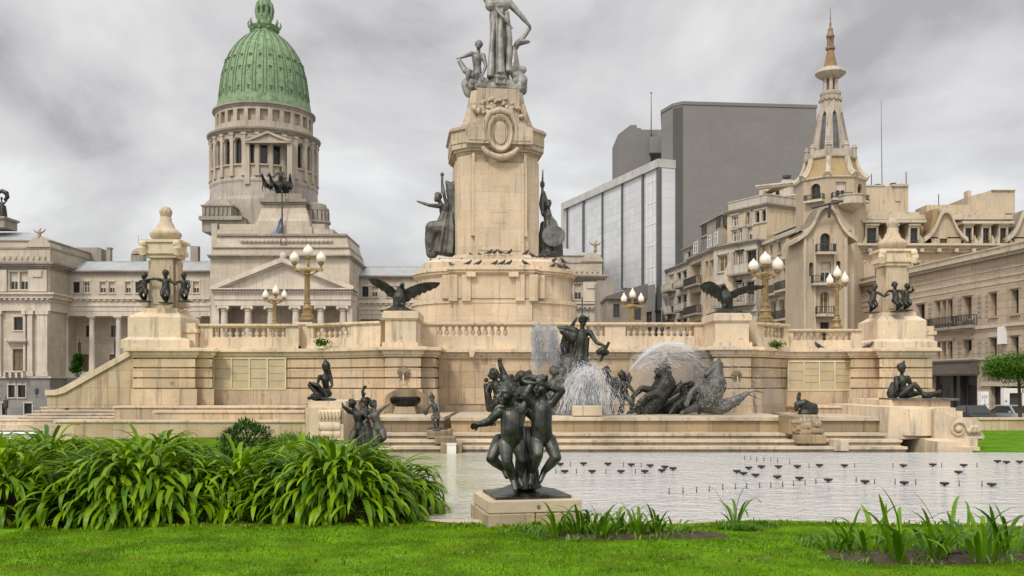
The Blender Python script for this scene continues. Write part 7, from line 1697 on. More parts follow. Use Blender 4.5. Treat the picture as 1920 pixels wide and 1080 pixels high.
# ---------------------------------------------------------------- lamp posts
def lamp(label, D, px, base, top, globes, arm, shape='round', h=None, col=None):
    """globes: (dx, py centre, radius px)"""
    col = col or GILT
    s = D / F; c = (PX(px, D), D); z = lambda py: PZ(py, D)
    t = thing('lamp_post', label, 'street lamp', (c[0], D, z(base)), 'gilded globe lamps on the terrace')
    b, a = z(base), z(arm); H = a - b
    mb = MB(); w = 13 * s * (h or 1)
    mb.box(c[0] - w * .85, c[0] + w * .85, D - w * .85, D + w * .85, b, b + .06 * H); mb.lathe([(w * .9, b + .06 * H), (w * .95, b + .09 * H), (w * .72, b + .12 * H), (w * .66, b + .20 * H), (w * .80, b + .23 * H), (w * .70, b + .25 * H), (w * .50, b + .28 * H), (w * .46, b + .33 * H), (w * .58, b + .345 * H), (w * .42, b + .36 * H)], c, 16); mb.build('lamp_foot', col, t, smooth=40)
    mb = MB(); mb.lathe([(w * .40, b + .36 * H), (w * .36, b + .9 * H), (w * .46, b + .92 * H), (w * .36, b + .94 * H), (w * .55, a - .02 * H), (w * .60, a)], c, 20, fl=lambda q: 1 + .06 * math.cos(10 * q)); mb.build('lamp_shaft', col, t, smooth=40)
    mb = MB(); span = [g_[0] for g_ in globes]; x0, x1 = c[0] + min(span) * s, c[0] + max(span) * s
    mb.tube([(x0, D, a + .02 * H), (c[0], D, a + .035 * H), (x1, D, a + .02 * H)], [.045, .075, .045], 8); mb.box(x0 - .08, x1 + .08, D - .06, D + .06, a - .03, a + .05)
    for sg in (-1, 1): mb.tube([(c[0] + sg * .08, D, a - .10 * H), (c[0] + sg * abs(x1 - x0) * .25, D, a - .06 * H), (c[0] + sg * abs(x1 - x0) * .45, D, a)], .03, 6)
    mb.build('cross_arm', col, t, smooth=40)
    for dx, py, r in globes:
        x = c[0] + dx * s; zc = z(py); r *= s * .9
        mb = MB(); mb.lathe([(.05, a), (.05, zc - r * 1.55), (r * .45, zc - r * 1.4), (r * .62, zc - r * 1.05), (r * .66, zc - r * .85), (r * .5, zc - r * .82)], (x, D), 14); hd = mb.build('globe_holder', col, t, smooth=40)
        mb = MB()
        prof = [(.5, -.84), (.8, -.62), (.98, -.2), (1.0, .12), (.88, .52), (.6, .85), (.34, 1.05), (.22, 1.15), (.24, 1.25), (.1, 1.42), (.03, 1.45)] if shape == 'round' else [(.55, -.84), (.78, -.7), (.88, -.2), (.86, .1), (.72, .5), (.42, .95), (.2, 1.35), (.14, 1.5), (.03, 1.75)]
        mb.lathe([(q * r, zc + e * r) for q, e in prof], (x, D), 18); mb.build('globe', OPAL, t, smooth=60)
    return t
lamp('tall gilded lamp post with three globes in front of the portico', 37.0, 576, 600, 460, [(-24, 484, 10), (2, 472, 11), (26, 484, 10)], 507)
lamp('smaller gilded lamp post with three pointed globes in front of the portico columns', 40.5, 515, 620, 538, [(-17, 553, 7.5), (2, 545, 8), (18, 553, 7)], 564, 'tall', .7)
lamp('broad ornate gilded lamp post with three large globes behind the right condor', 37.3, 1435, 604, 476, [(-22, 499, 11), (0, 487, 12), (23, 497, 12)], 516, 'round', 1.2)
lamp('slender ochre lamp post with three pale globes before the spired building', 37.2, 1569, 620, 500, [(-13, 526, 9), (1, 512, 9.5), (15, 523, 9.5)], 536, 'tall', .8)
lamp('lamp post with three pale globes seen below the glass office block', 41.0, 1185, 620, 545, [(-15, 560, 7.5), (1, 552, 8), (17, 560, 7.5)], 575, 'tall', .9)

# ---------------------------------------------------------------- flag, pigeons
def flag():
    D = 148.8; t = thing('flagpole', 'tall flagpole with a drooping blue flag in front of the dome plinth', 'flagpole', (PX(529, D), D, PZ(442, D)))
    mb = MB(); mb.tube([P(529, 444, D), P(529, 360, D)], [.16, .10], 8); mb.ball(P(529, 359, D), .2, 8); mb.box(PX(515, D), PX(541, D), D - .1, D + .1, PZ(441, D), PZ(439.5, D)); mb.build('pole', DKFR, t)
    rows = []
    for k in range(9):
        u = k / 8; rows.append((P(528 - 18 * u, 409 + 43 * u, D), .15 + .45 * u))
    mb = MB(); n = 6; vs = []; fs = []
    for p, w in rows:
        for i in range(n): vs.append(tuple(p + Vector(((i / (n - 1) - .5) * w * 2, .25 * math.sin(i * 2.1 + p.z), -.2 * i / n))))
    fs = [(j * n + i, j * n + i + 1, (j + 1) * n + i + 1, (j + 1) * n + i) for j in range(8) for i in range(n - 1)]
    mb.add(vs, fs[:], 0); mb.m = [0 if (i % (n - 1)) in (0, 1, 3, 4) else 1 for i in range(len(fs))]
    fo = mb.build('flag', [plain('blue_flag_cloth', (.20, .27, .42), .8), plain('white_flag_cloth', (.6, .6, .58), .8)], t, recalc=False); so = fo.modifiers.new('thick', 'SOLIDIFY'); so.thickness = .04
flag()
def hanging_lantern():
    D = 146.6; mb = MB(); c = P(532, 452, D); mb.tube([c + Vector((.5 * math.cos(q), 0, .62 * math.sin(q))) for q in [2 * math.pi * k / 16 for k in range(17)]], .07, 6); mb.tube([c + Vector((0, 0, .62)), c + Vector((0, 0, 1.1))], .05, 6); mb.tube([c + Vector((-.6, 0, -.62)), c + Vector((.6, 0, -.62))], .06, 6)
    tag(mb.build('wire_ring', DKFR), 'small dark wire ring frame hanging below the flag', 'ornament')
hanging_lantern()
def pigeons():
    mb = MB(); mb.chain([(.11, 0, .20), (.0, 0, .14), (-.13, 0, .10)], [.075, .10, .05], 8); mb.chain([(.11, 0, .20), (.155, 0, .285)], [.06, .05], 8); mb.cap((.155, 0, .285), (.22, 0, .27), .03, .012, 6); mb.chain([(-.1, 0, .11), (-.27, 0, .07)], [.05, .03], 6)
    for q in (-.03, .03): mb.cap((.02, q, .08), (.03, q, .0), .014, .012, 5)
    first = None; r_ = random.Random(12)
    # (px, py of the feet, D, where)
    S = [(812, 487, 45.3, 'drum step'), (828, 487, 45.1, 'drum step'), (862, 489, 44.9, 'drum step'), (902, 483, 44.9, 'plinth'), (886, 487, 45.0, 'plinth'), (917, 474, 44.7, 'shaft foot'), (927, 474, 44.7, 'shaft foot'), (939, 474, 44.7, 'shaft foot'), (955, 474, 44.7, 'shaft foot'), (986, 478, 44.9, 'shaft foot'), (999, 487, 44.9, 'plinth'), (1012, 487, 45.0, 'plinth'), (1021, 489, 45.1, 'plinth'), (1038, 496, 44.8, 'drum step'), (1056, 495, 45.0, 'drum step'),
         (878, 503, 43.4, 'drum cornice'), (897, 504, 43.4, 'drum cornice'), (928, 504, 43.4, 'drum cornice'), (941, 504, 43.4, 'drum cornice'), (954, 504, 43.4, 'drum cornice'), (985, 504, 43.4, 'drum cornice'), (828, 508, 44.6, 'drum cornice'), (848, 508, 44.2, 'drum cornice'), (1037, 508, 44.3, 'drum cornice'), (1051, 510, 44.6, 'drum cornice'), (1062, 511, 45, 'drum cornice'),
         (1535, 659, 35.9, 'right cornice'), (1629, 659, 35.7, 'right cornice'), (1629, 758, 34.9, 'right ledge'), (126, 770, 38.0, 'left stair')]
    zs = {'drum step': 7.66, 'plinth': 7.9, 'shaft foot': 8.03, 'drum cornice': 7.365, 'right cornice': ZC, 'right ledge': None, 'left stair': None}
    for k, (px, py, D, w) in enumerate(S):
        z = zs[w] if zs[w] is not None else PZ(761 if w == 'right ledge' else 770.5, 33.4 if w == 'right ledge' else 38.9)
        if first is None: first = mb.build('pigeon', PIG, origin=(0, 0, 0), smooth=180); o = first
        else: o = first.copy(); COL.objects.link(o)
        if w == 'right ledge': D = 33.9
        if w == 'left stair': D = 39.3
        o.location = (PX(px, D), D, z); o.rotation_euler = (0, 0, r_.choice((0, 3.14)) + r_.uniform(-.7, .7)); o.scale = (.78,) * 3
        tag(o, {'right cornice': 'dark pigeon perched on the right terrace cornice', 'right ledge': 'dark pigeon on the ledge below the right yellow window', 'left stair': 'dark pigeon on the left outer stair'}.get(w, 'dark pigeon perched on the stepped drum of the monument'), 'pigeon', 'pigeons on the monument' if w not in ('right cornice', 'right ledge', 'left stair') else ('pigeons on the right cornice' if w == 'right cornice' else None))
pigeons()
# ================================================================ plants
def leaf_mesh(name, base, az, e0, bend, L, w, mat, seg=8, twist=0.0, droop=1.35, fold=.28, parent=None, seed=0):
    """arching strap leaves: arrays of N"""
    base = np.asarray(base, float); n = len(az); r = np.random.default_rng(seed)
    t = np.linspace(0, 1, seg + 1); pos = np.zeros((n, seg + 1, 3)); p = base.copy(); pos[:, 0] = p
    az2 = az.copy(); dz = r.normal(0, twist, n)
    dirs = np.zeros((n, seg + 1, 3))
    for k in range(seg + 1):
        el = e0 - bend * t[k] ** droop; a = az + dz * t[k]
        d = np.stack([np.cos(a) * np.cos(el), np.sin(a) * np.cos(el), np.sin(el)], 1); dirs[:, k] = d
        if k < seg: pos[:, k + 1] = pos[:, k] + d * (L / seg)[:, None]
    side = np.stack([-np.sin(az), np.cos(az), np.zeros(n)], 1)
    wp = np.array([.55 + .45 * min(1, q / .35) if q < .35 else (1 - ((q - .35) / .65) ** 4.0) for q in t]); wp[-1] = .04
    V = np.zeros((n, seg + 1, 3, 3))
    for k in range(seg + 1):
        nn = np.cross(side, dirs[:, k]); wk = (w * wp[k])[:, None]
        V[:, k, 0] = pos[:, k] - side * wk - nn * wk * fold; V[:, k, 1] = pos[:, k]; V[:, k, 2] = pos[:, k] + side * wk - nn * wk * fold
    q = []
    for k in range(seg):
        for c in range(2): a = k * 3 + c; q.append((a, a + 1, a + 4, a + 3))
    q = np.array(q); m = (seg + 1) * 3
    f = (q[None] + (np.arange(n) * m)[:, None, None]).reshape(-1)
    me = bpy.data.meshes.new(name); V = V.reshape(-1, 3); o0 = Vector(V.mean(0)); o0.z = V[:, 2].min()
    if parent is not None: o0 = WL[parent]
    V = V - np.array(o0)
    me.vertices.add(len(V)); me.vertices.foreach_set('co', V.reshape(-1)); me.loops.add(len(f)); me.loops.foreach_set('vertex_index', f.astype(np.int32)); nf = len(f) // 4
    me.polygons.add(nf); me.polygons.foreach_set('loop_start', np.arange(0, 4 * nf, 4, dtype=np.int32)); me.polygons.foreach_set('use_smooth', [True] * nf); me.update(calc_edges=True); me.materials.append(mat)
    o = bpy.data.objects.new(name, me); COL.objects.link(o); o.location = o0
    if parent is not None: o.parent = parent; o.location = (0, 0, 0)
    WL[o] = o0
    return o
CLIV = leafmat('strap_leaf', (0.05, 0.145, 0.001), (0.28, 0.44, 0.003), .30, .36, 2.0, .22)
LILY = leafmat('lily_leaf', (0.05, 0.15, 0.003), (0.19, 0.34, 0.01), .35, .35, 2.5, .3)
WEED = leafmat('weed_leaf', (0.08, 0.20, 0.01), (0.20, 0.36, 0.03), .4, .5, 3.0)
DKSH = leafmat('dark_shrub_leaf', (0.02, 0.075, 0.004), (0.06, 0.17, 0.008), .25, .45, 3.0)
TREE = leafmat('tree_leaf', (0.035, 0.12, 0.003), (0.14, 0.29, 0.008), .35, .5, 1.2)
STALK = plain('pale_flower_stalk', (.32, .38, .16), .6)
def clump(label, px, D, r, H, n, seed, wide=(.026, .044), Lr=(.45, .72), mat=None, name='strappy_plant', group=None, flat=.0, frontbias=0):
    cx = PX(px, D); g_ = np.random.default_rng(seed)
    a = g_.uniform(0, 2 * np.pi, n); q = np.sqrt(g_.uniform(0, 1, n)); lump = 1 + .16 * np.sin(3 * a + seed) + .08 * np.sin(7 * a + 2 * seed)
    rb = r * .74 * q * lump; x = cx + rb * np.cos(a); y = D + rb * np.sin(a) * .85
    z0 = lawn_z(cx, D); top = np.maximum(H - .24, .05) * (1 - q ** 3.0) ** .8 + .10
    u = g_.uniform(0, 1, n) ** .42; z = z0 + top * u
    e0 = R(58) - R(46) * q ** 1.1 - R(22) * (1 - u) + g_.normal(0, R(12), n); bend = g_.uniform(R(70), R(150), n) * (0.75 + .3 * q)
    L = g_.uniform(*Lr, n) * (1 - .1 * q); w = g_.uniform(*wide, n); az = a + g_.normal(0, .55, n)
    t = thing(name, label, 'plant', (cx, D, z0), group)
    leaf_mesh('leaf_mass', np.stack([x, y, z], 1), az, e0, bend, L, w, mat or CLIV, 7, .35, parent=t, seed=seed)
    mb = MB(); r_ = random.Random(seed)
    mb.lathe([(r * .62, z0 - .05), (r * .55, z0 + .12), (r * .4, z0 + (H - .5) * .55), (r * .15, z0 + (H - .5) * .9), (.02, z0 + max(H - .5, .1))], (cx, D), 14, sy=.85); mb.build('dark_filler_mound', SOIL, t, smooth=180)  # filler added inside the bush to darken the gaps between leaves
    return t
GP = 'strappy leaved bushes left of the pool'
clump('big arching strap leaved bush at the front left frame edge', 10, 14.0, 1.45, 1.04, 850, 21, group=GP)
clump('widest arching strap leaved bush, second from the left in front', 265, 13.95, 1.62, 1.09, 1200, 22, group=GP)
clump('arching strap leaved bush nearest the pool and the cherub statue', 630, 13.85, 1.38, 1.03, 1050, 23, group=GP)
clump('low strap leaved bush filling the dip between the two widest front bushes', 448, 14.15, .9, .90, 480, 24, group=GP)
clump('strap leaved bush in the back row at the far left', 95, 16.2, 1.3, 1.08, 600, 25, group=GP)
clump('strap leaved bush in the back row below the outer stair parapet', 300, 16.5, 1.3, 1.06, 600, 26, group=GP)
clump('strap leaved bush in the back row right of the dark round shrub', 575, 16.3, 1.2, .98, 600, 27, group=GP)
clump('small strap leaved bush below the dark dancer statue', 730, 15.2, .8, .74, 420, 28, group=GP)
def shrub(label, px, D, rx, rz, zc, n, mat, seed, leaf=.03, name='round_shrub'):
    cx = PX(px, D); r_ = np.random.default_rng(seed); t = thing(name, label, 'shrub', (cx, D, lawn_z(cx, D)))
    d = r_.normal(0, 1, (n, 3)); d /= np.linalg.norm(d, axis=1)[:, None]; q = r_.uniform(.55, 1, n) ** .5
    lump = 1 + .18 * np.sin(d[:, 0] * 6 + seed) * np.sin(d[:, 2] * 5 + 1) + .1 * np.sin(d[:, 1] * 9)
    p = d * (q * lump)[:, None] * np.array([rx, rx, rz]) + np.array([cx, D, zc]); az = np.arctan2(d[:, 1], d[:, 0]) + r_.normal(0, .8, n); el = np.arcsin(np.clip(d[:, 2], -1, 1)) + r_.normal(0, .5, n)
    leaf_mesh('foliage', p, az, el, r_.uniform(0, 1.2, n), r_.uniform(.8, 1.5, n) * leaf * 2.4, r_.uniform(.6, 1.1, n) * leaf * .5, mat, 3, .3, parent=t, seed=seed)
    mb = MB(); z0 = lawn_z(cx, D)
    for k in range(6): a = k * 1.05; mb.tube([(cx, D, z0 - .03), (cx + .3 * rx * math.cos(a), D + .3 * rx * math.sin(a), zc), (cx + .6 * rx * math.cos(a), D + .6 * rx * math.sin(a), zc + .5 * rz)], [.03, .02, .008], 6)
    mb.build('stems', SOIL, t)
    return t
shrub('dark green round shrub behind the strap leaved bushes', 462, 18.0, .50, .36, .92, 2600, DKSH, 5)
shrub('light feathery green shrub right of the dark round shrub', 560, 18.2, .85, .30, .72, 3000, WEED, 6, name='feathery_shrub')
def lily(label, px, D, H, n, seed, spread=.12, mat=None, group=None, Lk=1.25, wide=(.010, .017)):
    cx = PX(px, D); g_ = np.random.default_rng(seed); a = g_.uniform(0, 2 * np.pi, n); q = np.sqrt(g_.uniform(0, 1, n))
    z0 = lawn_z(cx, D); t = thing('lily_plant', label, 'plant', (cx, D, z0), group)
    leaf_mesh('leaf_blade', np.stack([cx + spread * q * np.cos(a), D + spread * q * np.sin(a), np.full(n, z0)], 1), a + g_.normal(0, .4, n), R(88) - R(30) * q + g_.normal(0, R(7), n), g_.uniform(R(30), R(150), n), 1.22 * H * Lk * g_.uniform(.55, 1.1, n), 1.45 * g_.uniform(*wide, n), mat or LILY, 9, .4, droop=1.9, parent=t, seed=seed)
    mb = MB(); mb.lathe([(spread * .9, z0 - .02), (spread * .6, z0 + .025), (.01, z0 + .04)], (cx, D), 10); mb.build('root_tuft', SOIL, t)
    return t
GM = 'young lilies in the middle bed'; GRR = 'long leaved lilies in the right bed'
for k, (px, D, H, n, lab) in enumerate(((1045, 12.05, .40, 14, 'young lily with dark upright leaves right by the stone plinth'), (1085, 12.15, .36, 18, 'young lily second from the plinth in the middle bed'), (1128, 12.0, .34, 18, 'young lily in the centre of the middle bed'), (1160, 12.25, .36, 16, 'young lily behind the centre of the middle bed'), (1195, 12.0, .33, 18, 'young lily with pale leaf tips near the bare soil'), (1232, 12.15, .32, 14, 'low young lily at the edge of the bare soil'))):
    lily(lab, px, D, H, n, 40 + k, .10, group=GM)
lily('single tall lily standing alone beside the pool between the beds', 1378, 12.8, .44, 10, 50, .07)
for k, (px, D, H, n, lab) in enumerate(((1640, 10.9, .62, 12, 'long leaved lily at the left end of the right bed'), (1690, 10.5, .70, 16, 'tall arching lily with a looping leaf in the right bed'), (1748, 10.6, .52, 16, 'bushy low lily in the middle of the right bed'), (1790, 10.9, .66, 12, 'tall arching lily over the pool edge in the right bed'), (1842, 10.5, .55, 16, 'bushy lily second from the right frame edge'), (1895, 10.7, .66, 16, 'arching lily cut by the right frame edge'))):
    lily(lab, px, D, H * .84, n - 2, 60 + k, .16, group=GRR, wide=(.013, .022))
for k, (px, D, H, n, lab) in enumerate(((1595, 11.2, .36, 14, 'small pale lily left of the long leaved lilies'), (1560, 11.0, .24, 12, 'lowest pale lily at the left tip of the right bed'), (1268, 12.05, .22, 12, 'tiny lily in the bare soil of the middle bed'), (1108, 12.3, .38, 16, 'lily with crossing blades behind the second young lily'))):
    lily(lab, px, D, H, n, 90 + k, .12)
# low weeds in the beds: nobody could count them
def weeds(name, spots, n, seed, mat, hs=(.05, .13)):
    g_ = np.random.default_rng(seed); P_ = []
    for a, b, c, d in spots:
        q = np.sqrt(g_.uniform(0, 1, n)); t = g_.uniform(0, 2 * np.pi, n); x = a + c * q * np.cos(t); y = b + d * q * np.sin(t); P_.append(np.stack([x, y, np.array([lawn_z(i, j) for i, j in zip(x, y)])], 1))
    p = np.concatenate(P_); m = len(p); keep = (np.sin(p[:, 0] * 7 + 2 * np.sin(p[:, 1] * 5)) + g_.uniform(-.9, .9, m)) > -.1; p = p[keep]; m = len(p)
    o = leaf_mesh(name, p, g_.uniform(0, 6.28, m), g_.uniform(R(25), R(88), m), g_.uniform(0, R(80), m), g_.uniform(*hs, m), g_.uniform(.006, .014, m), mat, 3, .4, seed=seed); tag(o, kind='stuff')
weeds('bed_weeds', [(1.35, 12.1, 1.25, .42), (4.75, 10.7, 1.5, .5), (4.3, 11.5, .9, .5), (3.1, 12.7, .4, .25), (.3, 12.4, .5, .3)], 900, 77, WEED)
weeds('lawn_edge_tufts', [(-4.2, 12.75, 5.0, .2), (0, 13.2, 2.5, .12), (5, 13.0, 5, .12)], 700, 78, GR, (.04, .1))
DRY = plain('dry_leaf', (.22, .15, .05), .8, var=.5, scale=9)
def litter():
    mb = MB(); r_ = random.Random(5)
    for k in range(170):
        x, y = r_.uniform(-5.5, 6.5), r_.uniform(9.6, 13.2)
        if y > near_edge(x) - .3: continue
        z = lawn_z(x, y) + .03; a = r_.uniform(0, 6.28); l, w = r_.uniform(.015, .035), r_.uniform(.007, .014); c, s_ = math.cos(a), math.sin(a)
        mb.add([(x - l * c, y - l * s_, z), (x - w * s_, y + w * c, z + .012), (x + l * c, y + l * s_, z + .004), (x + w * s_, y - w * c, z + .010)], [(0, 1, 2), (0, 2, 3)])
    tag(mb.build('fallen_leaves', DRY, recalc=False), kind='stuff')
litter()
weeds('lawn_weeds', [(-3, 11.2, 3.2, 1.2), (2.6, 10.9, 2.2, .9), (0, 10.3, 3, .6)], 420, 79, WEED, (.03, .07))

# tree at the right edge
def tree():
    D = 45.0; cx = PX(1912, D); z0 = -.45; t = thing('street_tree', 'small bright green leafy tree at the right edge before the street building', 'tree', (cx, D, z0)); r_ = np.random.default_rng(3)
    mb = MB(); zc = PZ(678, D); top = []
    mb.tube([(cx + .05, D, z0), (cx, D, 1.2), (cx - .05, D, zc - .5)], [.11, .085, .06], 8)
    blobs = []
    for k in range(32):
        a = k * 2.399; el = -.55 + 1.2 * ((k * .618) % 1); q = .55 + .45 * ((k * .37) % 1); p = Vector((cx + math.cos(a) * math.cos(el) * 1.45 * q, D + math.sin(a) * math.cos(el) * 1.2 * q, zc - .25 + math.sin(el) * 1.15 * q - .25 * abs(math.cos(a)) * q)); blobs.append(p)
        mb.tube([(cx - .03, D, zc - .75 + .02 * k), tuple(Vector((cx, D, zc - .35)).lerp(p, .55)), tuple(p)], [.035, .022, .008], 5)
    mb.build('trunk', plain('tree_bark', (.09, .07, .05), .9, var=.3, scale=8), t)
    P_ = []
    for p in blobs: P_.append(np.array(p) + r_.normal(0, 1, (620, 3)) * np.array([.34, .34, .22]))
    p = np.concatenate(P_); m = len(p)
    leaf_mesh('crown', p, r_.uniform(0, 6.28, m), r_.normal(.1, .5, m), r_.uniform(0, 1.2, m), r_.uniform(.07, .13, m), r_.uniform(.018, .032, m), TREE, 3, .3, parent=t, seed=4)
tree()
def potted(label, px, D, base, top, w):
    cx = PX(px, D); z0, z1 = PZ(base, D), PZ(top, D); t = thing('potted_tree', label, 'plant', (cx, D, z0)); r_ = np.random.default_rng(int(px)); s = D / F
    mb = MB(); mb.lathe([(3.5 * s, z0), (5 * s, z0 + 6 * s), (4 * s, z0 + 6 * s)], (cx, D), 10); mb.tube([(cx, D, z0 + 5 * s), (cx, D, z1 - 6 * s)], .12, 6); mb.build('pot', SLATED, t)
    P_ = [np.array([cx + dx * s, D, z0 + (z1 - z0) * f]) + r_.normal(0, 1, (380, 3)) * np.array([w * s * k, w * s * k, 3.2 * s]) for dx, f, k in ((0, .38, 1.0), (1, .62, .85), (0, .85, .8), (3, .88, .6), (-4, .35, .7))]; p = np.concatenate(P_); m = len(p)
    leaf_mesh('foliage', p, r_.uniform(0, 6.28, m), r_.normal(.1, .6, m), r_.uniform(0, 1, m), r_.uniform(.25, .5, m), r_.uniform(.08, .14, m), DKSH, 3, .3, parent=t, seed=1)
potted('small dark tiered tree in a pot before the left colonnade', 145, 140.0, 707, 665, 5.0)
def wall_weed(label, px, py, D, w, n, seed):
    r_ = np.random.default_rng(seed); s = D / F; p = np.array(P(px, py, D)) + r_.normal(0, 1, (n, 3)) * np.array([w * s, .1, 3.2 * s]); p[:, 2] = np.maximum(p[:, 2], PZ(py + 5, D))
    o = leaf_mesh('wall_weed', p, r_.uniform(0, 6.28, n), r_.normal(.5, .5, n), r_.uniform(0, 1.4, n), r_.uniform(.08, .17, n), r_.uniform(.02, .035, n), TREE, 3, .3, seed=seed); tag(o, label, 'plant')
wall_weed('green weed growing on the cornice below the left curved balustrade', 603, 643, 35.45, 7, 220, 1)
wall_weed('green weed growing on the cornice below the right curved balustrade', 1456, 648, 35.0, 5.5, 160, 2)

# ================================================================ fountain water
def spray_mat(name, alpha, sc):
    m, nt, b = shader(name); g = G(nt); nz = g.noise(g.pos((1, 1, .55)), sc, 5, .7)
    b.inputs['Base Color'].default_value = (.86, .87, .88, 1); b.inputs['Roughness'].default_value = .35
    tr = g.n('ShaderNodeBsdfTransparent'); tl = g.n('ShaderNodeBsdfTranslucent'); tl.inputs['Color'].default_value = (.88, .89, .9, 1)
    a = g.n('ShaderNodeMixShader'); a.inputs[0].default_value = .5; g.l(b.outputs[0], a.inputs[1]); g.l(tl.outputs[0], a.inputs[2])
    ms = g.n('ShaderNodeMixShader'); g.l(g.math('MULTIPLY', g.ramp(nz, [(0.35, 0.15), (0.65, 1.0)]), alpha), ms.inputs[0]); g.l(tr.outputs[0], ms.inputs[1]); g.l(a.outputs[0], ms.inputs[2]); g.l(ms.outputs[0], nt.nodes['Material Output'].inputs['Surface']); return m
SPR = spray_mat('flying_water', .68, 9); FOAM = spray_mat('dense_flying_water', .75, 9); VEIL = spray_mat('thin_water_veil', .24, 3)
def jet(name, label, strands, mat, drops, seed, parent=None):
    """strands: list of (points, radii)"""
    mb = MB(); r_ = random.Random(seed)
    for pts_, rs in strands: mb.tube(pts_, rs, 5)
    for p, r in drops: mb.add([tuple(Vector(p) + Vector(q) * r) for q in ((1, 0, 0), (-1, 0, 0), (0, 1, 0), (0, -1, 0), (0, 0, 1.5), (0, 0, -1.5))], [(0, 2, 4), (2, 1, 4), (1, 3, 4), (3, 0, 4), (2, 0, 5), (1, 2, 5), (3, 1, 5), (0, 3, 5)])
    o = mb.build(name, mat, smooth=180, recalc=False); return tag(o, label, 'water jet')
def para(p0, v, T, n=10, g=9.8): return [tuple(Vector(p0) + Vector(v) * t + Vector((0, 0, -.5 * g * t * t))) for t in [T * k / (n - 1) for k in range(n)]]
def water():
    r_ = random.Random(31)
    def streaks(st, dr, o, v, T, n, r, lo=0.0, nd=4, js=.08):
        # short broken streaks of water along one ballistic path, drops between them
        at = lambda t: Vector(o) + Vector(v) * t + Vector((0, 0, -4.9 * t * t))
        for k in range(n):
            f0 = lo + (1 - lo) * r_.random() * .9; f1 = min(1, f0 + r_.uniform(.05, .16)); jt = Vector((r_.gauss(0, js), r_.gauss(0, js), r_.gauss(0, js))) * (.3 + f0)
            st.append(([tuple(at(T * (f0 + (f1 - f0) * i / 4)) + jt) for i in range(5)], [r * q * r_.uniform(.6, 1.4) for q in (.2, .8, 1, .8, .2)]))
        for k in range(nd):
            f0 = lo + (1 - lo) * r_.random(); dr.append((at(T * f0) + Vector((r_.gauss(0, js * 1.6), r_.gauss(0, js * 1.4), r_.gauss(0, js * 1.6))), r_.uniform(.003, .010)))
    # tall plume: two nozzles
    D = 32.2; st = []; dr = []
    for px, n, lean in ((1008, 260, -.02), (1043, 280, -.40)):
        src = P(px, 700, D)
        for k in range(n):
            h = (700 - r_.uniform(610, 680)) * D / F; vz = math.sqrt(2 * 9.8 * h); v = (lean * r_.uniform(.2, 1.3) + r_.gauss(0, .16), r_.gauss(0, .2), vz)
            streaks(st, dr, src, v, vz / 9.8 * r_.uniform(.95, 1.7), 4, .012, .05, 12, .07)
        for k in range(60): vz = math.sqrt(2 * 9.8 * (700 - r_.uniform(612, 640)) * D / F); st.append((para(src, (lean * .7 + r_.gauss(0, .04), r_.gauss(0, .03), vz), vz / 9.8 * .8, 9), [.008 + .010 * i / 8 for i in range(9)]))
    jet('water_jet', 'tall white water plume rising in front of the goddess', st, SPR, dr, 1)
    # spreading splash in front of the mount: a curved sheet on the left, broken water on the right
    D = 31.5; st = []; dr = []; src = P(1106, 700, D)
    for k in range(420):
        u = r_.random(); sgn = -1 if r_.random() < .6 else 1
        vx = sgn * (r_.uniform(.9, 1.45) if sgn < 0 and u < .6 else r_.uniform(.05, 1.3)); v = (vx, r_.uniform(-1.3, .5), r_.uniform(.1, 1.0)); zb = PZ(778, D)
        o = src + Vector((r_.gauss(0, .2), r_.gauss(0, .14), r_.gauss(0, .14))); T = (v[2] + math.sqrt(v[2] ** 2 + 2 * 9.8 * max(o.z - zb, .2))) / 9.8
        streaks(st, dr, o, v, T, 5, .010, 0, 16, .10)
    jet('water_jet', 'broad splash of falling white water in the middle of the basin', st, SPR, dr, 2)
    # long arc to the right, opening into a thin veil over the horses
    D = 31.9; st = []; dr = []; src = P(1174, 704, D)
    for k in range(330):
        core = k < 90; h = (704 - (r_.uniform(642, 649) if core else r_.uniform(646, 690))) * D / F; vz = math.sqrt(2 * 9.8 * h); vx = r_.uniform(2.9, 3.4) if core else r_.uniform(1.2, 5.2); v = (vx, r_.gauss(0, .15), vz)
        if core: st.append((para(src, v, vz / 9.8 * r_.uniform(.9, 1.5), 14), [.006 + .012 * (i / 13) for i in range(14)]))
        streaks(st, dr, src, v, vz / 9.8 * r_.uniform(1.2, 2.0), 3, .008, .15, 9, .12)
    jet('water_jet', 'long thin water arc sweeping right over the sea horses', st, VEIL, dr, 3)
    # mist of droplets breaking on the right horses
    dr = []
    for k in range(1500):
        u = r_.random(); px = r_.gauss(1372, 38); py = r_.gauss(742, 20) ; dr.append((P(px, min(py, 775), 31.7 + r_.uniform(-.3, .6)), r_.uniform(.004, .012)))
    for k in range(2500): dr.append((P(r_.gauss(1135, 30), min(r_.gauss(752, 16), 776), 31.3 + r_.uniform(-.3, .5)), r_.uniform(.004, .013)))
    o = jet('water_droplets', None, [], FOAM, dr, 4); tag(o, kind='stuff')
    # overflow below the bird
    st = []
    for k in range(34): src = P(r_.uniform(1498, 1534), r_.uniform(778, 790), 28.72); st.append(([tuple(src), tuple(src + Vector((r_.gauss(0, .03), -.10, -.25))), tuple(src + Vector((r_.gauss(0, .05), -.18, -.75)))], [.012, .016, .02]))
    jet('water_trickle', 'thin water running down the block under the bronze bird', st, SPR, [], 5)
water()
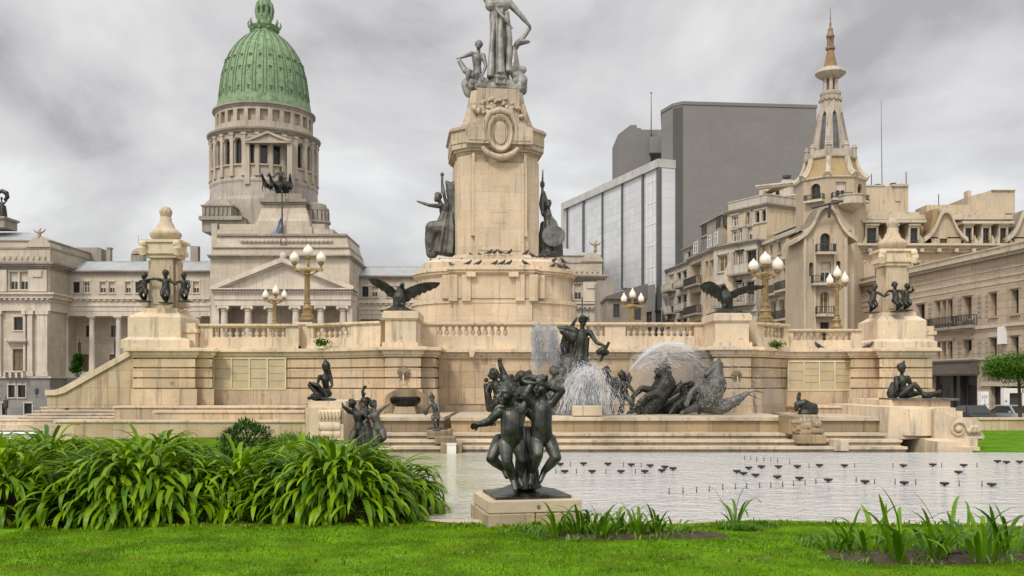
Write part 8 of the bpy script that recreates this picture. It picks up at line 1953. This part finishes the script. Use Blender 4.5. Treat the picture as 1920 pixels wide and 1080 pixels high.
def mist(label, pts_, dens, sc):
    mb = MB(); mb.loft(pts_)
    m = bpy.data.materials.new('water_mist'); m.use_nodes = True; nt = m.node_tree; nt.nodes.clear(); g = G(nt); out = g.n('ShaderNodeOutputMaterial'); v = g.n('ShaderNodeVolumePrincipled')
    v.inputs['Color'].default_value = (.96, .97, .98, 1); v.inputs['Anisotropy'].default_value = .2
    nz = g.noise(g.pos((1, 1, .45)), sc, 5, .65)
    g.l(g.math('MULTIPLY', g.ramp(nz, [(0.34, 0.0), (0.66, 1.0)]), dens), v.inputs['Density']); g.l(v.outputs[0], out.inputs['Volume'])
    o = mb.build('water_mist', m); return tag(o, label, kind='stuff')
def fan(D, rows, dep):
    out = []
    for a, b, py, k in rows:
        n = 16; cx_, w = (PX(a, D) + PX(b, D)) / 2, (PX(b, D) - PX(a, D)) / 2; out.append([(cx_ + w * math.cos(2 * math.pi * i / n), D + dep * k * math.sin(2 * math.pi * i / n), PZ(py, D)) for i in range(n)])
    return out
mist('fine white mist of the tall plume', fan(32.2, [(1004, 1048, 702, .5), (998, 1050, 670, .8), (994, 1050, 635, 1), (997, 1046, 615, .8), (1006, 1036, 608, .3)], .45), 3.6, 2.2)
mist('fine white mist round the broad splash', fan(31.35, [(1056, 1150, 777, 1), (1062, 1146, 760, 1), (1074, 1140, 735, .9), (1086, 1130, 710, .7), (1096, 1116, 697, .3)], .55), 1.7, 2.6)
mist('thin white spray drifting over the sea horses', fan(34.6, [(1200, 1470, 777, 1), (1190, 1475, 750, 1), (1180, 1460, 710, .9), (1186, 1430, 670, .8), (1215, 1380, 648, .4)], .9), 1.0, 1.1)
# nozzles and underwater lamps in the pool
def nozzles():
    def cup():
        mb = MB(); mb.lathe([(.02, -.02), (.02, .02), (.06, .03), (.10, .05), (.105, .085), (.09, .09), (.02, .085)], n=14)
        return mb.build('pool_lamp', plain('black_pool_metal', (.02, .02, .018), .4, var=.3), origin=(0, 0, 0), smooth=40)
    def peg():
        mb = MB(); mb.lathe([(.018, -.02), (.014, .04), (.010, .06), (.010, .11), (.016, .115), (.010, .125)], n=8); return mb.build('water_nozzle', plain('rusty_nozzle', (.09, .06, .035), .6, var=.4), origin=(0, 0, 0), smooth=40)
    c = p = None
    C_ = [(345, 92), (424, 90), (507, 91), (586, 94), (650, 97), (700, 102), (728, 107), (360, 117), (453, 117), (551, 117), (632, 117), (690, 114), (945, 117), (967, 124), (985, 105), (1008, 130), (1028, 101), (1082, 136), (1086, 101), (1157, 141), (1150, 100), (1225, 96), (1255, 147), (1310, 97), (1380, 153), (1510, 97), (1513, 157), (1610, 94), (1650, 160), (1697, 120), (1715, 96), (1810, 163), (1830, 82), (1860, 85), (1905, 84), (264, 95)]
    P_ = [(715, 187), (762, 184), (808, 181), (851, 179), (897, 173), (940, 171), (978, 168), (1022, 167), (1060, 165), (1100, 163), (1137, 159), (1176, 157), (1213, 153), (1350, 147), (1412, 153), (1482, 154), (1552, 155), (1700, 160), (1777, 161), (971, 70), (992, 71), (1012, 75), (1037, 76), (1060, 77), (1083, 79), (1124, 84), (330, 117), (400, 117), (500, 118), (600, 117), (560, 93), (620, 95), (380, 92), (1190, 98), (1345, 97), (1640, 95), (1760, 95), (1475, 97)]
    for L_, mk, lab, gr in ((C_, cup, 'small black cup lamp standing in the shallow pool', 'cup lamps in the pool'), (P_, peg, 'thin rusty peg nozzle sticking out of the pool', 'peg nozzles in the pool')):
        o = None
        for k, (zx, zy) in enumerate(L_):
            py = 820 + zy / 1.811 + 3; px = 860 + zx / 1.811; D = CH * F / (py - HY)
            if o is None: o = first = mk()
            else: o = first.copy(); COL.objects.link(o)
            o.location = (PX(px, D), D, 0); o.scale = (.86,) * 3; o.rotation_euler = (0, 0, k * 1.3); tag(o, lab, 'pool lamp' if mk is cup else 'nozzle', gr)
nozzles()

# ================================================================ street things at the right and left
def car(label, px, D, paint, rz=0):
    z0 = ground_z(0, D); x = PX(px, D); t = thing('parked_car', label, 'car', (x, D, z0))
    Mx = Matrix.Translation((x, D, z0)) @ Matrix.Rotation(rz, 4, 'Z')
    def sec(y, w, zl, zu): return [(-w, y, zl), (w, y, zl), (w * 1.02, y, (zl + zu) / 2), (w * .96, y, zu), (-w * .96, y, zu), (-w * 1.02, y, (zl + zu) / 2)]
    mb = MB(); mb.M = Mx; mb.loft([sec(-2.1, .70, .28, .62), sec(-2.0, .82, .22, .74), (sec(-1.2, .88, .20, .90)), sec(1.3, .88, .20, .95), sec(2.0, .82, .24, .90), sec(2.1, .72, .3, .7)]); mb.loft([[(-.78, -1.1, .88), (.78, -1.1, .88), (.82, 1.6, .9), (-.82, 1.6, .9)], [(-.60, -.35, 1.42), (.60, -.35, 1.42), (.62, 1.0, 1.42), (-.62, 1.0, 1.42)]]); mb.build('car_body', paint, t)
    mb = MB(); mb.M = Mx; mb.add([(-.68, -1.03, .95), (.68, -1.03, .95), (.54, -.44, 1.38), (-.54, -.44, 1.38)], [(0, 1, 2, 3)]); mb.build('windscreen', GLASS, t)
    mb = MB(); mb.M = Mx; mb.box(-.4, .4, -2.13, -2.0, .5, .6); mb.build('grille', DKFR, t)
    for sx in (-1, 1):
        mb = MB(); mb.M = Mx; mb.ball((sx * .62, -2.03, .64), (.14, .08, .08), 8); mb.build('headlight', OPAL, t)
        mb = MB(); mb.M = Mx; mb.add([(sx * .80, -.9, .95), (sx * .84, 1.4, .97), (sx * .65, .9, 1.37), (sx * .63, -.32, 1.37)], [(0, 1, 2, 3)]); mb.build('side_window', GLASS, t)
        mb = MB(); mb.M = Mx; mb.ball((sx * .95, -.85, 1.0), (.09, .06, .08), 8); mb.build('wing_mirror', paint, t)
        for y in (-1.3, 1.35): mb = MB(); mb.M = Mx; mb.tube([(sx * .70, y, .31), (sx * .90, y, .31)], .31, 18); mb.build('wheel', DKFR, t)
car('silver grey parked car at the right edge before the shop opening', 1903, 61.0, plain('silver_paint', (.42, .43, .44), .3, metal=.5, var=.05), R(8))
car('dark parked car half hidden behind the right scroll pedestal', 1826, 62.0, plain('dark_car_paint', (.03, .032, .035), .3, metal=.3, var=.1), R(-6))
def kiosk():
    D = 67.0; z0 = ground_z(0, D); t = thing('white_kiosk', 'narrow white kiosk panel with pale blue lettering by the dark shopfront', 'kiosk', (PX(1847, D), D, z0))
    mb = MB(); mb.box(PX(1839.5, D), PX(1854, D), D, D + .5, z0, PZ(734, D)); mb.build('kiosk_body', WHITEP, t)
    BLUE = plain('pale_blue_lettering', (.12, .16, .30), .6)
    cu = bpy.data.curves.new('sign_lettering', 'FONT'); cu.body = 'LOL'; cu.size = .26; cu.align_x = 'CENTER'; cu.extrude = .004; tmp = bpy.data.objects.new('lettering_curve', cu); me = bpy.data.meshes.new_from_object(tmp); bpy.data.objects.remove(tmp); me.materials.clear(); me.materials.append(BLUE); o = bpy.data.objects.new('sign_lettering', me); COL.objects.link(o); o.parent = t
    o.location = Vector((PX(1846.8, D), D - .012, PZ(746, D))) - WL[t]; o.rotation_euler = (R(90), 0, 0)
    mb = MB(); x = PX(1846.8, D); mb.box(x - .015, x + .015, D - .01, D, z0 + .3, PZ(748, D)); mb.box(PX(1841, D), PX(1853, D), D - .012, D, PZ(759, D) - .015, PZ(759, D) + .015)
    mb.tube([(x - .05, D - .01, PZ(757, D)), (x - .02, D - .01, PZ(766, D)), (x - .12, D - .01, PZ(775, D))], .02, 5); mb.build('door_seams', BLUE, t)
    t = thing('white_portal', 'white painted doorway frame beside the street tree', 'doorway', (PX(1898, D), D + 1, z0))
    mb = MB(); D += 1
    mb.box(PX(1882, D), PX(1893, D), D, D + .4, z0, PZ(728, D)); mb.box(PX(1893, D), PX(1919, D), D, D + .4, PZ(737, D), PZ(728, D)); mb.box(PX(1917, D), PX(1925, D), D, D + .4, z0, PZ(728, D)); mb.build('portal_frame', WHITEP, t)
    mb = MB(); mb.box(PX(1893, D), PX(1917, D), D + .3, D + .38, z0, PZ(737, D)); mb.build('dark_infill', DKFR, t)  # plain dark sheet filling the portal opening
    mb = MB(); mb.box(PX(1883.5, D), PX(1888, D), D - .01, D, PZ(754, D), PZ(752, D)); mb.box(PX(1886, D), PX(1888, D), D - .012, D, PZ(753, D), PZ(750, D)); mb.build('blue_mark', BLUE, t)
kiosk()
def lantern(label, px, D, top, bot, w=4.5, post=None):
    s = D / F; x = PX(px, D); zt, zb = PZ(top, D), PZ(bot, D); h = zt - zb; t = thing('street_lantern', label, 'lantern', (x, D, PZ(post, D) if post else zb))
    mb = MB(); mb.lathe([(.03, zt + h * .3), (.05, zt), (w * s, zt - .12 * h), (w * s * .9, zt - .2 * h), (w * s * .9, zb + .3 * h), (w * s * .6, zb + .1 * h), (.05, zb)], (x, D), 8); mb.build('lantern_head', DKFR, t)
    mb = MB(); mb.tube([(x, D, zb + .02), (x, D, PZ(post, D) if post else zb - .5)], [.07, .09] if post else .05, 8); mb.build('post', DKFR, t)
lantern('black street lantern on a post before the grey basement at the far left', 11, 75.0, 748, 768, 5, 800)
lantern('dark lantern hanging between the left colonnade columns', 149, 151.0, 641, 662, 3)
lantern('thin dark lamp post standing before the left colonnade', 215, 120.0, 636, 668, 2.2, 715)
lantern('small dark wall lantern on the grey basement corner', 69, 142.0, 728, 740, 4)
def rail():
    D = 33.6; t = thing('curved_barrier', 'low white curved barrier at the far left behind the bushes', 'barrier', (PX(45, D), D, -.3)); z = lambda py: PZ(py, D)
    mb = MB(); mb.tube([(PX(-40, D), D, z(813)), (PX(62, D), D, z(813)), (PX(72, D), D - .1, z(816)), (PX(78, D), D - .2, z(824)), (PX(82, D), D - .2, z(835))], [.05, .05, .05, .05, .04], 8); mb.build('white_rail', WHITEP, t)
    mb = MB(); mb.tube([(PX(-40, D), D + .05, z(810)), (PX(64, D), D + .05, z(810)), (PX(76, D), D - .05, z(815)), (PX(82, D), D - .15, z(826))], .03, 6); mb.build('dark_rail', DKFR, t)
    for px in (-20, 20, 58): mb = MB(); mb.tube([(PX(px, D), D, z(814)), (PX(px, D), D, -.45)], .04, 6); mb.build('rail_post', WHITEP, t)
rail()
